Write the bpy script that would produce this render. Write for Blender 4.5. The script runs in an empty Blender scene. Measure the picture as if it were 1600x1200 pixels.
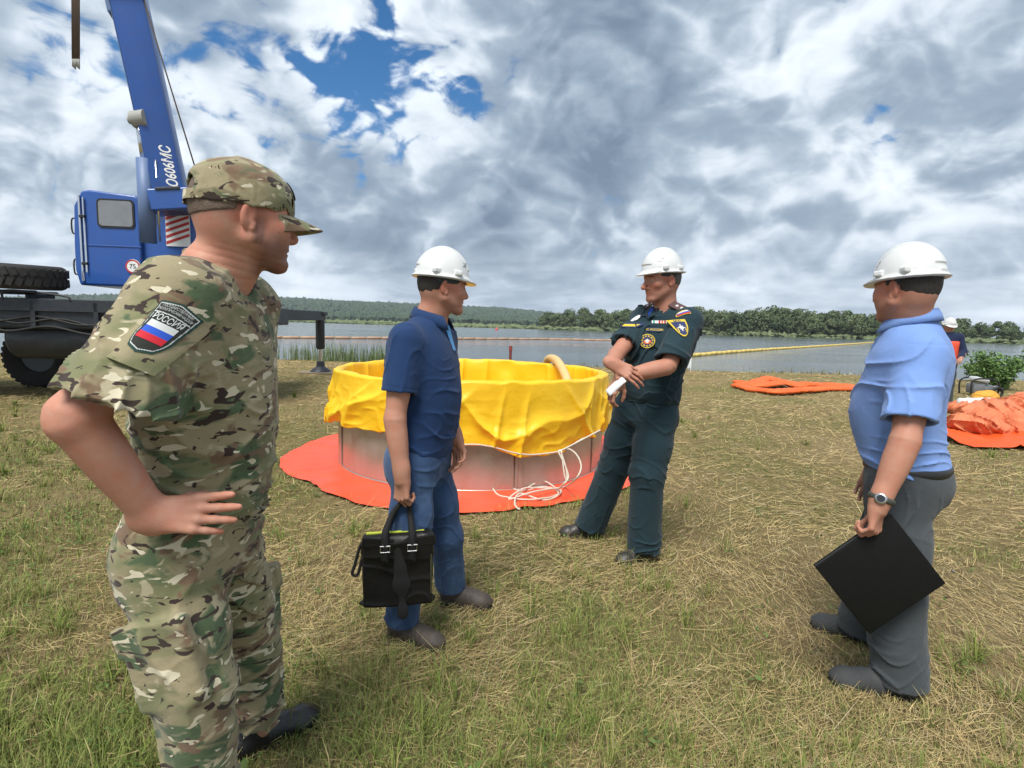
import bpy, bmesh, math, random
import time as _time
TM = []
import numpy as np
from mathutils import Vector, Matrix
from mathutils.bvhtree import BVHTree
random.seed(7); np.random.seed(7)
R = math.radians
SC = bpy.context.scene
COL = SC.collection

# ------------------------------------------------------------------ camera
CAM_H = 1.43; FPX = 850.0; PITCH = 6.18; ROLL = 1.5
cd = bpy.data.cameras.new('camera'); CAM = bpy.data.objects.new('camera', cd); COL.objects.link(CAM)
cd.sensor_width = 36; cd.lens = 36 * FPX / 1600; cd.clip_end = 20000; cd.clip_start = 0.05
CAM_M = Matrix.Rotation(R(90 - PITCH), 3, 'X') @ Matrix.Rotation(R(ROLL), 3, 'Z')
CAM.location = (0, 0, CAM_H); CAM.rotation_euler = CAM_M.to_euler()
SC.camera = CAM

# ------------------------------------------------------------------ sky, sun, exposure
SUN_EL, SUN_AZ = 58.0, 200.0          # degrees; azimuth measured clockwise from +Y
vs = SC.view_settings
vs.view_transform = 'Standard'; vs.look = 'None'; vs.gamma = 1; vs.use_curve_mapping = False
vs.exposure = 1.0
def make_world():
    W = bpy.data.worlds.new('World'); SC.world = W; W.use_nodes = True; nt = W.node_tree; N = nt.nodes; L = nt.links; N.clear()
    def val(x, sock):
        if isinstance(x, (int, float)): sock.default_value = x
        else: L.new(x, sock)
    def mth(op, a, b=0.0, c=None, clamp=False):
        n = N.new('ShaderNodeMath'); n.operation = op; n.use_clamp = clamp; val(a, n.inputs[0]); val(b, n.inputs[1])
        if c is not None: val(c, n.inputs[2])
        return n.outputs[0]
    def mr(x, a, b, c=0.0, d=1.0, smooth=True):
        n = N.new('ShaderNodeMapRange'); n.interpolation_type = 'SMOOTHSTEP' if smooth else 'LINEAR'; val(x, n.inputs[0])
        for i, q in enumerate((a, b, c, d)): n.inputs[i + 1].default_value = q
        return n.outputs[0]
    def mix(f, a, b):
        n = N.new('ShaderNodeMix'); n.data_type = 'RGBA'; val(f, n.inputs['Factor'])
        for q, s in ((a, 'A'), (b, 'B')):
            if isinstance(q, tuple): n.inputs[s].default_value = (*q, 1)
            else: L.new(q, n.inputs[s])
        return n.outputs['Result']
    tc = N.new('ShaderNodeTexCoord'); sx = N.new('ShaderNodeSeparateXYZ'); L.new(tc.outputs['Generated'], sx.inputs[0])
    X, Y, Z = sx.outputs; zz = mth('ADD', mth('MAXIMUM', Z, 0.0), .50)
    zz = mth('ADD', mth('MULTIPLY', zz, .45), .52); U = mth('DIVIDE', X, zz); Vv = mth('DIVIDE', Y, zz)
    def noise(scale, det, rough, dx=0.0, dz=0.0, dist=0.0, seed=0.0, sz=2.0):
        cb = N.new('ShaderNodeCombineXYZ'); L.new(mth('ADD', U, dx), cb.inputs[0]); L.new(mth('ADD', Vv, seed), cb.inputs[1]); L.new(mth('MULTIPLY_ADD', Z, sz, dz), cb.inputs[2])
        n = N.new('ShaderNodeTexNoise'); n.inputs['Scale'].default_value = scale; n.inputs['Detail'].default_value = det; n.inputs['Roughness'].default_value = rough; n.inputs['Distortion'].default_value = dist
        L.new(cb.outputs[0], n.inputs['Vector']); return n.outputs['Fac']
    def lobe(px, py, a, b):
        d = (CAM_M @ Vector(((px - 800) / FPX, -(py - 600) / FPX, -1))).normalized()
        n = N.new('ShaderNodeVectorMath'); n.operation = 'DOT_PRODUCT'; L.new(tc.outputs['Generated'], n.inputs[0]); n.inputs[1].default_value = d
        return mr(n.outputs['Value'], math.cos(R(a)), math.cos(R(b)))
    def puff(dx=0.0, dz=0.0, det=8):
        """cauliflower cloud: fractal noise with rounded billows"""
        cb = N.new('ShaderNodeCombineXYZ'); L.new(mth('ADD', U, dx), cb.inputs[0]); L.new(mth('ADD', Vv, 1.3), cb.inputs[1]); L.new(mth('MULTIPLY_ADD', Z, 1.35, dz), cb.inputs[2])
        w = N.new('ShaderNodeTexNoise'); w.inputs['Scale'].default_value = 4.0; w.inputs['Detail'].default_value = 2; L.new(cb.outputs[0], w.inputs['Vector'])
        ws = N.new('ShaderNodeVectorMath'); ws.operation = 'MULTIPLY_ADD'; L.new(w.outputs['Color'], ws.inputs[0]); ws.inputs[1].default_value = (.22, .22, .22); L.new(cb.outputs[0], ws.inputs[2])
        n = N.new('ShaderNodeTexNoise'); n.inputs['Scale'].default_value = 2.5; n.inputs['Detail'].default_value = det; n.inputs['Roughness'].default_value = .56; L.new(ws.outputs[0], n.inputs['Vector'])
        acc = mth('MULTIPLY_ADD', n.outputs['Fac'], .75, .0)
        for sc_, am in ((4.2, .42), (9.0, .24), (19.0, .13)) + (((40.0, .07),) if det > 6 else ()):
            q = N.new('ShaderNodeTexNoise'); q.inputs['Scale'].default_value = sc_; q.inputs['Detail'].default_value = 0; L.new(ws.outputs[0], q.inputs['Vector'])
            acc = mth('MULTIPLY_ADD', mth('ABSOLUTE', mth('MULTIPLY_ADD', q.outputs['Fac'], 2.0, -1.0)), am, acc)
        return acc
    big = noise(1.3, 3, .5, seed=4.2); mid = puff(); lit = puff(-.012, .055, 5); fine = noise(9.5, 6, .62, seed=7.7, dist=.6)
    # cover: mostly closed, with small blue openings high on the left
    hole = mth('MAXIMUM', mth('MAXIMUM', lobe(510, 120, 14, 2), mth('MULTIPLY', lobe(340, 10, 15, 3), .85)), mth('MAXIMUM', mth('MULTIPLY', lobe(650, 150, 8, 1), .95), mth('MULTIPLY', lobe(80, 60, 24, 4), .72)))
    dens = mth('ADD', mth('ADD', mid, mth('MULTIPLY', fine, .50)), mth('MULTIPLY', big, .20))
    dens = mth('SUBTRACT', dens, mth('MULTIPLY', hole, .25)); cover = mr(dens, .57, .70)
    # light and dark of the cloud: crowns turned to the light are white, thick undersides are slate
    edge = mr(mth('SUBTRACT', mid, lit), -.20, .24)
    thick = mr(mth('ADD', mth('MULTIPLY', mid, .55), mth('ADD', mth('MULTIPLY', big, .9), mth('MULTIPLY', fine, .15))), .66, 1.02)
    dark = mth('MAXIMUM', mth('MULTIPLY', lobe(800, 310, 22, 4), .85), mth('MULTIPLY', lobe(950, 160, 11, 3), .50))
    dark = mth('MAXIMUM', dark, mth('MULTIPLY', lobe(1590, 90, 12, 3), .55)); thick = mth('ADD', mth('MULTIPLY', thick, .65), mth('MULTIPLY', dark, .60), clamp=True)
    brt = mth('MAXIMUM', mth('MULTIPLY', lobe(170, 240, 15, 3), .55), mth('MULTIPLY', lobe(640, 80, 14, 2), .65)); brt = mth('MAXIMUM', brt, mth('MULTIPLY', lobe(440, 440, 7, 1), .55))
    bright = mth('ADD', mth('ADD', mth('MULTIPLY', edge, .54), mth('MULTIPLY', mth('SUBTRACT', 1.0, thick), .58)), mth('MULTIPLY', mth('SUBTRACT', fine, .5), .70))
    bright = mth('SUBTRACT', mth('ADD', bright, mth('MULTIPLY', brt, .40)), .13, clamp=True)
    ccol = mix(bright, (.100, .138, .190), (.53, .575, .62)); ccol = mix(mr(bright, .30, .75), mix(bright, (.100, .138, .190), (.33, .395, .465)), ccol)
    # far clouds near the horizon are flatter and paler
    low = noise(3.2, 8, .58, seed=9.1, sz=5.5, dist=.4); far = mix(mr(low, .36, .66), (.20, .25, .31), (.50, .55, .60)); hz = mr(Z, .015, .17, 1.0, 0.0)
    ccol = mix(mth('MULTIPLY', hz, .75), ccol, far); cover = mth('MAXIMUM', cover, mr(Z, .05, .25, 1.0, 0.0))
    sk = N.new('ShaderNodeTexSky'); sk.sky_type = 'NISHITA'; sk.sun_disc = False; sk.sun_elevation = R(SUN_EL); sk.sun_rotation = R(SUN_AZ); sk.ozone_density = 2.5
    b1 = N.new('ShaderNodeBackground'); hs = N.new('ShaderNodeHueSaturation'); hs.inputs['Saturation'].default_value = 1.35; L.new(sk.outputs[0], hs.inputs['Color']); L.new(hs.outputs[0], b1.inputs[0]); b1.inputs[1].default_value = .066
    b2 = N.new('ShaderNodeBackground'); L.new(ccol, b2.inputs[0]); b2.inputs[1].default_value = 1.0
    ms = N.new('ShaderNodeMixShader'); L.new(cover, ms.inputs[0]); L.new(b1.outputs[0], ms.inputs[1]); L.new(b2.outputs[0], ms.inputs[2])
    o = N.new('ShaderNodeOutputWorld'); L.new(ms.outputs[0], o.inputs[0])
make_world()

sl = bpy.data.lights.new('sun', 'SUN'); sl.energy = 2.4; sl.angle = R(24); sl.color = (1.0, .96, .9)
SUN = bpy.data.objects.new('sun', sl); COL.objects.link(SUN)
_sd = Vector((math.sin(R(SUN_AZ)) * math.cos(R(SUN_EL)), math.cos(R(SUN_AZ)) * math.cos(R(SUN_EL)), math.sin(R(SUN_EL))))
SUN.rotation_euler = _sd.to_track_quat('Z', 'Y').to_euler(); SUN.location = _sd * 50

# ------------------------------------------------------------------ helpers
def at(px, py, Y):
    """world point seen at photo pixel (px,py) standing at distance Y in front of the camera"""
    d = CAM_M @ Vector(((px - 800) / FPX, -(py - 600) / FPX, -1))
    return np.array([d.x, d.y, d.z]) * (Y / d.y) + np.array([0, 0, CAM_H])
def onz(px, py, z=0.0):
    d = CAM_M @ Vector(((px - 800) / FPX, -(py - 600) / FPX, -1))
    t = (z - CAM_H) / d.z
    return np.array([d.x * t, d.y * t, z])
V = lambda *a: np.array(a, float)
def nrm(v):
    v = np.asarray(v, float); return v / (np.linalg.norm(v) + 1e-12)
def lerp(a, b, t): return np.asarray(a, float) * (1 - t) + np.asarray(b, float) * t

def link(name, me, mat=None, parent=None, loc=None):
    o = bpy.data.objects.new(name, me); COL.objects.link(o)
    if mat is not None and me is not None and len(me.materials) == 0: me.materials.append(mat)
    if loc is not None: o.location = loc
    if parent is not None: o.parent = parent
    return o
def tag(o, label=None, cat=None, group=None, kind=None):
    if label: o['label'] = label
    if cat: o['category'] = cat
    if group: o['group'] = group
    if kind: o['kind'] = kind
    return o
def empty(name, loc=(0, 0, 0), rz=0):
    o = bpy.data.objects.new(name, None); COL.objects.link(o); o.location = loc; o.rotation_euler.z = rz
    o.empty_display_size = .1
    return o
def fmesh(name, verts, faces, smooth=True):
    """faces: (n,k) int array, or list of such arrays"""
    verts = np.asarray(verts, np.float32)
    fl = faces if isinstance(faces, list) else [faces]
    fl = [np.asarray(f, np.int32) for f in fl if len(f)]
    me = bpy.data.meshes.new(name)
    me.vertices.add(len(verts)); me.vertices.foreach_set('co', verts.ravel())
    nl = sum(f.size for f in fl); nf = sum(len(f) for f in fl)
    me.loops.add(nl); me.loops.foreach_set('vertex_index', np.concatenate([f.ravel() for f in fl]))
    me.polygons.add(nf)
    tot = np.concatenate([np.full(len(f), f.shape[1], np.int32) for f in fl])
    st = np.concatenate([[0], np.cumsum(tot)[:-1]]).astype(np.int32)
    me.polygons.foreach_set('loop_start', st)
    me.polygons.foreach_set('use_smooth', np.full(nf, bool(smooth)))
    me.update(calc_edges=True); me.validate()
    return me
class MB:
    """collects shapes into ONE mesh"""
    def __init__(s): s.v = []; s.f3 = []; s.f4 = []; s.n = 0
    def add(s, v, f):
        v = np.asarray(v, float); f = np.asarray(f, int)
        (s.f4 if f.shape[1] == 4 else s.f3).append(f + s.n); s.v.append(v); s.n += len(v)
    def box(s, c, size, rot=None, bev=0.0):
        hx, hy, hz = np.asarray(size, float) / 2
        if bev <= 0:
            v = np.array([[x, y, z] for x in (-hx, hx) for y in (-hy, hy) for z in (-hz, hz)])
            f = [[0, 1, 3, 2], [4, 6, 7, 5], [0, 4, 5, 1], [2, 3, 7, 6], [0, 2, 6, 4], [1, 5, 7, 3]]
            if rot is not None: v = v @ np.asarray(rot).T
            s.add(v + np.asarray(c), f)
        else:
            bm = bmesh.new(); bmesh.ops.create_cube(bm, size=1)
            for q in bm.verts: q.co = Vector((q.co.x * hx * 2, q.co.y * hy * 2, q.co.z * hz * 2))
            bmesh.ops.bevel(bm, geom=bm.edges[:], offset=bev, segments=2, affect='EDGES', profile=.5)
            bmesh.ops.triangulate(bm, faces=bm.faces[:]); bm.verts.index_update()
            v = np.array([q.co[:] for q in bm.verts]); f = np.array([[q.index for q in fc.verts] for fc in bm.faces]); bm.free()
            if rot is not None: v = v @ np.asarray(rot).T
            s.add(v + np.asarray(c), f)
    def tube(s, pts, r, n=8, cap=True, closed=False, sx=1.0):
        pts = np.asarray(pts, float); m = len(pts); r = np.broadcast_to(np.asarray(r, float), (m,))
        T = np.gradient(pts, axis=0)
        if closed: T = np.roll(pts, -1, 0) - np.roll(pts, 1, 0)
        T /= np.linalg.norm(T, axis=1, keepdims=True) + 1e-12
        u = np.cross(T[0], [0, 0, 1.]);
        if np.linalg.norm(u) < 1e-3: u = np.cross(T[0], [0, 1., 0])
        u = nrm(u); vv = []
        a = np.arange(n) * 2 * math.pi / n
        for i in range(m):
            u = nrm(u - T[i] * np.dot(u, T[i])); w = np.cross(T[i], u)
            vv.append(pts[i] + r[i] * (np.cos(a)[:, None] * u * sx + np.sin(a)[:, None] * w))
        v = np.concatenate(vv); f = []
        for i in range(m if closed else m - 1):
            j = (i + 1) % m
            for k in range(n):
                l = (k + 1) % n
                f.append([i * n + k, i * n + l, j * n + l, j * n + k])
        s.add(v, f)
        if cap and not closed:
            b = s.n - len(v)
            for i, e in ((0, 1), (m - 1, -1)):
                c = s.n; s.v.append(pts[i][None]); s.n += 1
                s.f3.append(np.array([[b + i * n + (k + (e > 0)) % n, b + i * n + (k + (e < 0)) % n, c] for k in range(n)]))
    def lathe(s, prof, c=(0, 0, 0), rot=None, n=24, ang=2 * math.pi):
        prof = np.asarray(prof, float); m = len(prof); full = ang > 6.28
        k = n if full else n + 1; a = np.arange(k) * ang / n
        v = np.stack([np.outer(prof[:, 0], np.cos(a)), np.outer(prof[:, 0], np.sin(a)), np.outer(prof[:, 1], np.ones(k))], -1).reshape(-1, 3)
        f = [[i * k + j, i * k + (j + 1) % k, (i + 1) * k + (j + 1) % k, (i + 1) * k + j] for i in range(m - 1) for j in range(n)]
        if rot is not None: v = v @ np.asarray(rot).T
        s.add(v + np.asarray(c), f)
    def prism(s, poly, axis_m, c, depth):
        """2-D polygon (convex or star about its mean), extruded; axis_m 3x3 columns = u,v,n"""
        p = np.asarray(poly, float); n = len(p); A = np.asarray(axis_m, float)
        v0 = p @ A[:, :2].T + c; v1 = v0 + A[:, 2] * depth
        m0 = v0.mean(0); m1 = v1.mean(0)
        v = np.concatenate([v0, v1, [m0, m1]])
        f = [[i, (i + 1) % n, n + (i + 1) % n, n + i] for i in range(n)]
        s.add(v, f); b = s.n - len(v)
        s.f3.append(np.array([[b + (i + 1) % n, b + i, b + 2 * n] for i in range(n)] + [[b + n + i, b + n + (i + 1) % n, b + 2 * n + 1] for i in range(n)]))
    def mesh(s, name, smooth=False):
        fl = []
        if s.f4: fl.append(np.concatenate(s.f4))
        if s.f3: fl.append(np.concatenate(s.f3))
        return fmesh(name, np.concatenate(s.v), fl, smooth)
    def build(s, name, mat, parent=None, smooth=False, loc=None, auto=None):
        me = s.mesh(name, smooth or auto is not None)
        if auto is not None:
            bm = bmesh.new(); bm.from_mesh(me)
            bmesh.ops.recalc_face_normals(bm, faces=bm.faces[:])
            for e in bm.edges:
                if len(e.link_faces) == 2 and e.calc_face_angle(0) > R(auto): e.smooth = False
            bm.to_mesh(me); bm.free()
        if loc is not None:
            me.transform(Matrix.Translation(-Vector(loc)))
        return link(name, me, mat, parent, loc)
def frame(z, x=None):
    """3x3 with columns x,y,z"""
    z = nrm(z); x = np.array([1., 0, 0]) if x is None else np.asarray(x, float)
    if abs(np.dot(nrm(x), z)) > .98: x = np.array([0, 1., .1])
    x = nrm(x - z * np.dot(x, z)); return np.stack([x, np.cross(z, x), z], 1)
def catmull(P, n=8):
    P = np.asarray(P, float); Q = np.concatenate([[2 * P[0] - P[1]], P, [2 * P[-1] - P[-2]]]); out = []
    for i in range(len(P) - 1):
        p0, p1, p2, p3 = Q[i:i + 4]
        for k in range(n):
            t = k / n
            out.append(.5 * ((2 * p1) + (-p0 + p2) * t + (2 * p0 - 5 * p1 + 4 * p2 - p3) * t * t + (-p0 + 3 * p1 - 3 * p2 + p3) * t ** 3))
    out.append(P[-1]); return np.array(out)

# numpy noise (trilinear-smooth value noise)
_rt = np.random.RandomState(3).rand(64, 64, 64).astype(np.float32) * 2 - 1
def vnoise(P, f=1.0, seed=0):
    Q = np.asarray(P, np.float32) * f + np.float32(seed * 17.13 + 100.5)
    if Q.shape[-1] == 2: Q = np.concatenate([Q, np.full(Q.shape[:-1] + (1,), seed * 3.7, np.float32)], -1)
    i = np.floor(Q).astype(np.int32); t = Q - i; t = t * t * (3 - 2 * t)
    i0 = i & 63; i1 = (i + 1) & 63; r = 0
    for a in (0, 1):
        for b in (0, 1):
            for c in (0, 1):
                w = (t[..., 0] if a else 1 - t[..., 0]) * (t[..., 1] if b else 1 - t[..., 1]) * (t[..., 2] if c else 1 - t[..., 2])
                r = r + w * _rt.ravel()[((i1 if a else i0)[..., 0] << 12) | ((i1 if b else i0)[..., 1] << 6) | (i1 if c else i0)[..., 2]]
    return r
def fbm(P, f=1.0, oct=4, seed=0):
    r = 0; a = 1.0
    for o in range(oct): r = r + a * vnoise(P, f * 2 ** o, seed + o); a *= .5
    return r

# ------------------------------------------------------------------ signed-distance modeller
class Sdf:
    def __init__(s): s.p = []; s.lo = np.full(3, 1e9); s.hi = np.full(3, -1e9); s.post = []; s.band = .02
    def _bb(s, pts, r):
        pts = np.atleast_2d(pts); s.lo = np.minimum(s.lo, pts.min(0) - r); s.hi = np.maximum(s.hi, pts.max(0) + r)
    def cone(s, a, b, ra, rb=None, k=.02, op='u', flat=None):
        """tapered capsule; flat=(axis, factor) squashes it along an axis"""
        a = np.asarray(a, np.float32); b = np.asarray(b, np.float32); rb = ra if rb is None else rb
        if op == 'u': s._bb([a, b], max(ra, rb) * (max(1, 1 / flat[1]) if flat else 1))
        ba = b - a; L2 = float(ba @ ba) + 1e-12
        fx = None if flat is None else (nrm(flat[0]).astype(np.float32), flat[1])
        def f(P):
            w = P - a; t = np.clip((w @ ba) / L2, 0, 1); q = w - t[:, None] * ba
            if fx is not None:
                c = q @ fx[0]; q = q + np.outer(c * (1 / fx[1] - 1), fx[0])
                d = np.sqrt(np.einsum('ij,ij->i', q, q)) - (ra + (rb - ra) * t)
                return d * (fx[1] if fx[1] < 1 else 1)
            return np.sqrt(np.einsum('ij,ij->i', q, q)) - (ra + (rb - ra) * t)
        s.p.append((f, k, op)); return s
    def chain(s, pts, rs, k=.02, op='u', flat=None):
        for i in range(len(pts) - 1): s.cone(pts[i], pts[i + 1], rs[i], rs[i + 1], k, op, flat)
        return s
    def ell(s, c, r, M=None, k=.02, op='u'):
        c = np.asarray(c, np.float32); r = np.asarray(r, np.float32) * np.ones(3, np.float32); M = np.eye(3, dtype=np.float32) if M is None else np.asarray(M, np.float32)
        if op == 'u': s._bb(c, r.max())
        def f(P):
            q = (P - c) @ M; a = q / r; k0 = np.sqrt(np.einsum('ij,ij->i', a, a)) + 1e-6; b = a / r
            return k0 * (k0 - 1) / (np.sqrt(np.einsum('ij,ij->i', b, b)) + 1e-6)
        s.p.append((f, k, op)); return s
    def box(s, c, h, M=None, rd=.005, k=.005, op='u'):
        c = np.asarray(c, np.float32); h = np.asarray(h, np.float32) - rd; M = np.eye(3, dtype=np.float32) if M is None else np.asarray(M, np.float32)
        if op == 'u': s._bb(c, float(np.linalg.norm(h)) + rd)
        def f(P):
            q = np.abs((P - c) @ M) - h; m = np.maximum(q, 0)
            return np.sqrt(np.einsum('ij,ij->i', m, m)) + np.minimum(q.max(1), 0) - rd
        s.p.append((f, k, op)); return s
    def loft(s, p0, p1, side, tab, k=.02, op='u', n=2.0, cap=.02):
        """tab rows: t, half width, front depth, back depth (front = side x axis)"""
        p0 = np.asarray(p0, np.float32); p1 = np.asarray(p1, np.float32); L = float(np.linalg.norm(p1 - p0)); u = ((p1 - p0) / L).astype(np.float32)
        sd = nrm(np.asarray(side) - u * np.dot(side, u)).astype(np.float32); fr = np.cross(u, sd).astype(np.float32)
        tab = np.asarray(tab, float); tt = np.linspace(tab[0, 0], tab[-1, 0], 96)
        ip = lambda j: catmull(tab[:, [0, j]], 12)
        cs = [np.interp(tt, ip(j)[:, 0], ip(j)[:, 1]).astype(np.float32) for j in (1, 2, 3)]
        mx = float(max(c.max() for c in cs)); t0, t1 = tab[0, 0], tab[-1, 0]
        if op == 'u': s._bb([p0 + u * L * t0, p0 + u * L * t1], mx)
        def f(P):
            w = P - p0; t = (w @ u) / L; tc = np.clip(t, t0, t1)
            W = np.interp(tc, tt, cs[0]); F = np.interp(tc, tt, cs[1]); B = np.interp(tc, tt, cs[2])
            x = w @ sd; y = w @ fr; D = np.where(y > 0, F, B)
            ax = np.abs(x) / W; ay = np.abs(y) / D
            k0 = (ax ** n + ay ** n) ** (1 / n) + 1e-6
            k1 = np.sqrt((ax / W) ** 2 + (ay / D) ** 2) + 1e-4
            d = np.where(k0 > .3, k0 * (k0 - 1) / k1, -.7 * np.minimum(W, D)); e = np.abs(t - tc) * L
            return np.where(e > 0, np.sqrt(np.maximum(d, 0) ** 2 + e * e) + np.minimum(np.maximum(d, e), 0), d)
        s.p.append((f, k, op)); return s
    def cut(s, pt, n, k=.004):
        """remove the half space on the +n side"""
        pt = np.asarray(pt, np.float32); n = nrm(n).astype(np.float32)
        s.p.append((lambda P: (P - pt) @ (-n), k, 's')); return s
    def fn(s, f, k=.004, op='s'): s.p.append((f, k, op)); return s
    def ev(s, P, nb=0, act=None):
        """act: per primitive a mask of the blocks (runs of nb points) it can touch"""
        d = None
        for i, (f, k, op) in enumerate(s.p):
            if act is not None and d is not None:
                bm_ = act[i]
                if not bm_.any(): continue
                if not bm_.all():
                    sub = np.repeat(bm_, nb); v = f(P[sub]).astype(np.float32); c = d[sub]
                    if op == 's': v = -v
                    h = np.maximum(k - np.abs(c - v), 0) / k
                    d[sub] = (np.minimum(c, v) - h * h * k * .25) if op == 'u' else (np.maximum(c, v) + h * h * k * .25)
                    continue
            v = f(P).astype(np.float32)
            if d is None: d = v; continue
            if op == 's': v = -v
            h = np.maximum(k - np.abs(d - v), 0) / k
            d = (np.minimum(d, v) - h * h * k * .25) if op == 'u' else (np.maximum(d, v) + h * h * k * .25)
        if s.post and len(P):
            m = np.abs(d) < s.band
            if m.any():
                Q = P[m]
                for g in s.post: d[m] += g(Q)
        return d
    def mesh(s, h, pad=.02):
        _t0 = _time.time(); r = s._mesh(h, pad); TM.append((round(_time.time() - _t0, 2), len(r[0]))); return r
    def _mesh(s, h, pad):
        lo = s.lo - pad - 2 * h; n = np.ceil((s.hi + pad + 2 * h - lo) / h / 8).astype(int); B = 8
        nb = n; N = nb * B
        ax = [lo[i] + (np.arange(nb[i]) * B + 3.5) * h for i in range(3)]
        C = np.stack(np.meshgrid(*ax, indexing='ij'), -1).reshape(-1, 3).astype(np.float32)
        Dc = s.ev(C); keep = np.abs(Dc) < 4 * 1.75 * h * 1.6 + .006
        G = np.where(Dc > 0, 1, -1).astype(np.float32).reshape(nb)
        G = np.repeat(np.repeat(np.repeat(G, B, 0), B, 1), B, 2)
        kb = np.nonzero(keep)[0]; off = (np.stack(np.meshgrid(*(np.arange(B),) * 3, indexing='ij'), -1).reshape(-1, 3) - 3.5) * h
        G6 = G.reshape(nb[0], B, nb[1], B, nb[2], B).transpose(0, 2, 4, 1, 3, 5)
        ijk = np.stack(np.unravel_index(kb, nb), 1)
        for a in range(0, len(kb), 1500):
            Cb = C[kb[a:a + 1500]]; rho = 7.5 * h
            act = [np.ones(len(Cb), bool) if op == 'i' else f(Cb) < 2 * rho + k + .012 for f, k, op in s.p]
            P = (Cb[:, None, :] + off[None].astype(np.float32)).reshape(-1, 3)
            q = ijk[a:a + 1500]; G6[q[:, 0], q[:, 1], q[:, 2]] = s.ev(P, 512, act).reshape(-1, B, B, B)
        return surfnet(G, lo, h)
def surfnet(G, lo, h):
    S = G < 0; U = S.astype(np.uint8)
    c = U[:-1, :-1, :-1] + U[1:, :-1, :-1] + U[:-1, 1:, :-1] + U[:-1, :-1, 1:] + U[1:, 1:, :-1] + U[1:, :-1, 1:] + U[:-1, 1:, 1:] + U[1:, 1:, 1:]
    I = np.argwhere((c > 0) & (c < 8)); idx = np.full(c.shape, -1, np.int32); idx[I[:, 0], I[:, 1], I[:, 2]] = np.arange(len(I))
    acc = np.zeros((len(I), 3)); cnt = np.zeros(len(I)); co = [(a, b, d) for a in (0, 1) for b in (0, 1) for d in (0, 1)]
    g = {q: G[I[:, 0] + q[0], I[:, 1] + q[1], I[:, 2] + q[2]] for q in co}
    for q in co:
        for ax in range(3):
            if q[ax]: continue
            r = list(q); r[ax] = 1; r = tuple(r); a, b = g[q], g[r]; m = (a < 0) != (b < 0)
            t = np.where(m, a / np.where(m, a - b, 1), 0); p = np.array(q, float)[None].repeat(len(I), 0); p[:, ax] += t
            acc += p * m[:, None]; cnt += m
    v = (I + acc / cnt[:, None]) * h + lo; F = []
    for ax in range(3):
        a = [slice(None)] * 3; b = [slice(None)] * 3; a[ax] = slice(0, -1); b[ax] = slice(1, None)
        E = np.argwhere(S[tuple(a)] != S[tuple(b)]); o1, o2 = (ax + 1) % 3, (ax + 2) % 3
        E = E[(E[:, o1] > 0) & (E[:, o2] > 0) & (E[:, o1] < c.shape[o1]) & (E[:, o2] < c.shape[o2])]
        def cell(d1, d2):
            q = E.copy(); q[:, o1] += d1; q[:, o2] += d2; return idx[q[:, 0], q[:, 1], q[:, 2]]
        f = np.stack([cell(-1, -1), cell(0, -1), cell(0, 0), cell(-1, 0)], 1)
        fl = ~S[E[:, 0], E[:, 1], E[:, 2]]; f[fl] = f[fl][:, ::-1]; F.append(f[(f >= 0).all(1)])
    return v, np.concatenate(F)
def relax(v, F, it=1, w=.5):
    for _ in range(it):
        a = np.zeros_like(v); n = np.zeros(len(v))
        for k in range(4):
            i, j = F[:, k], F[:, (k + 1) % 4]; np.add.at(a, i, v[j]); np.add.at(n, i, 1); np.add.at(a, j, v[i]); np.add.at(n, j, 1)
        v = v * (1 - w) + w * a / np.maximum(n, 1)[:, None]
    return v
def sobj(name, sdf, h, mat, parent=None, loc=None, relaxn=0, pad=.02):
    """mesh a Sdf as one object; loc = world position of its origin (a parent's own loc is subtracted)"""
    v, F = sdf.mesh(h, pad)
    if relaxn: v = relax(v, F, relaxn)
    base = np.zeros(3) if loc is None else np.asarray(loc, float)
    o = link(name, fmesh(name, v - base, F), mat, parent)
    if parent is None: o.location = base
    return o, v, F

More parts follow.
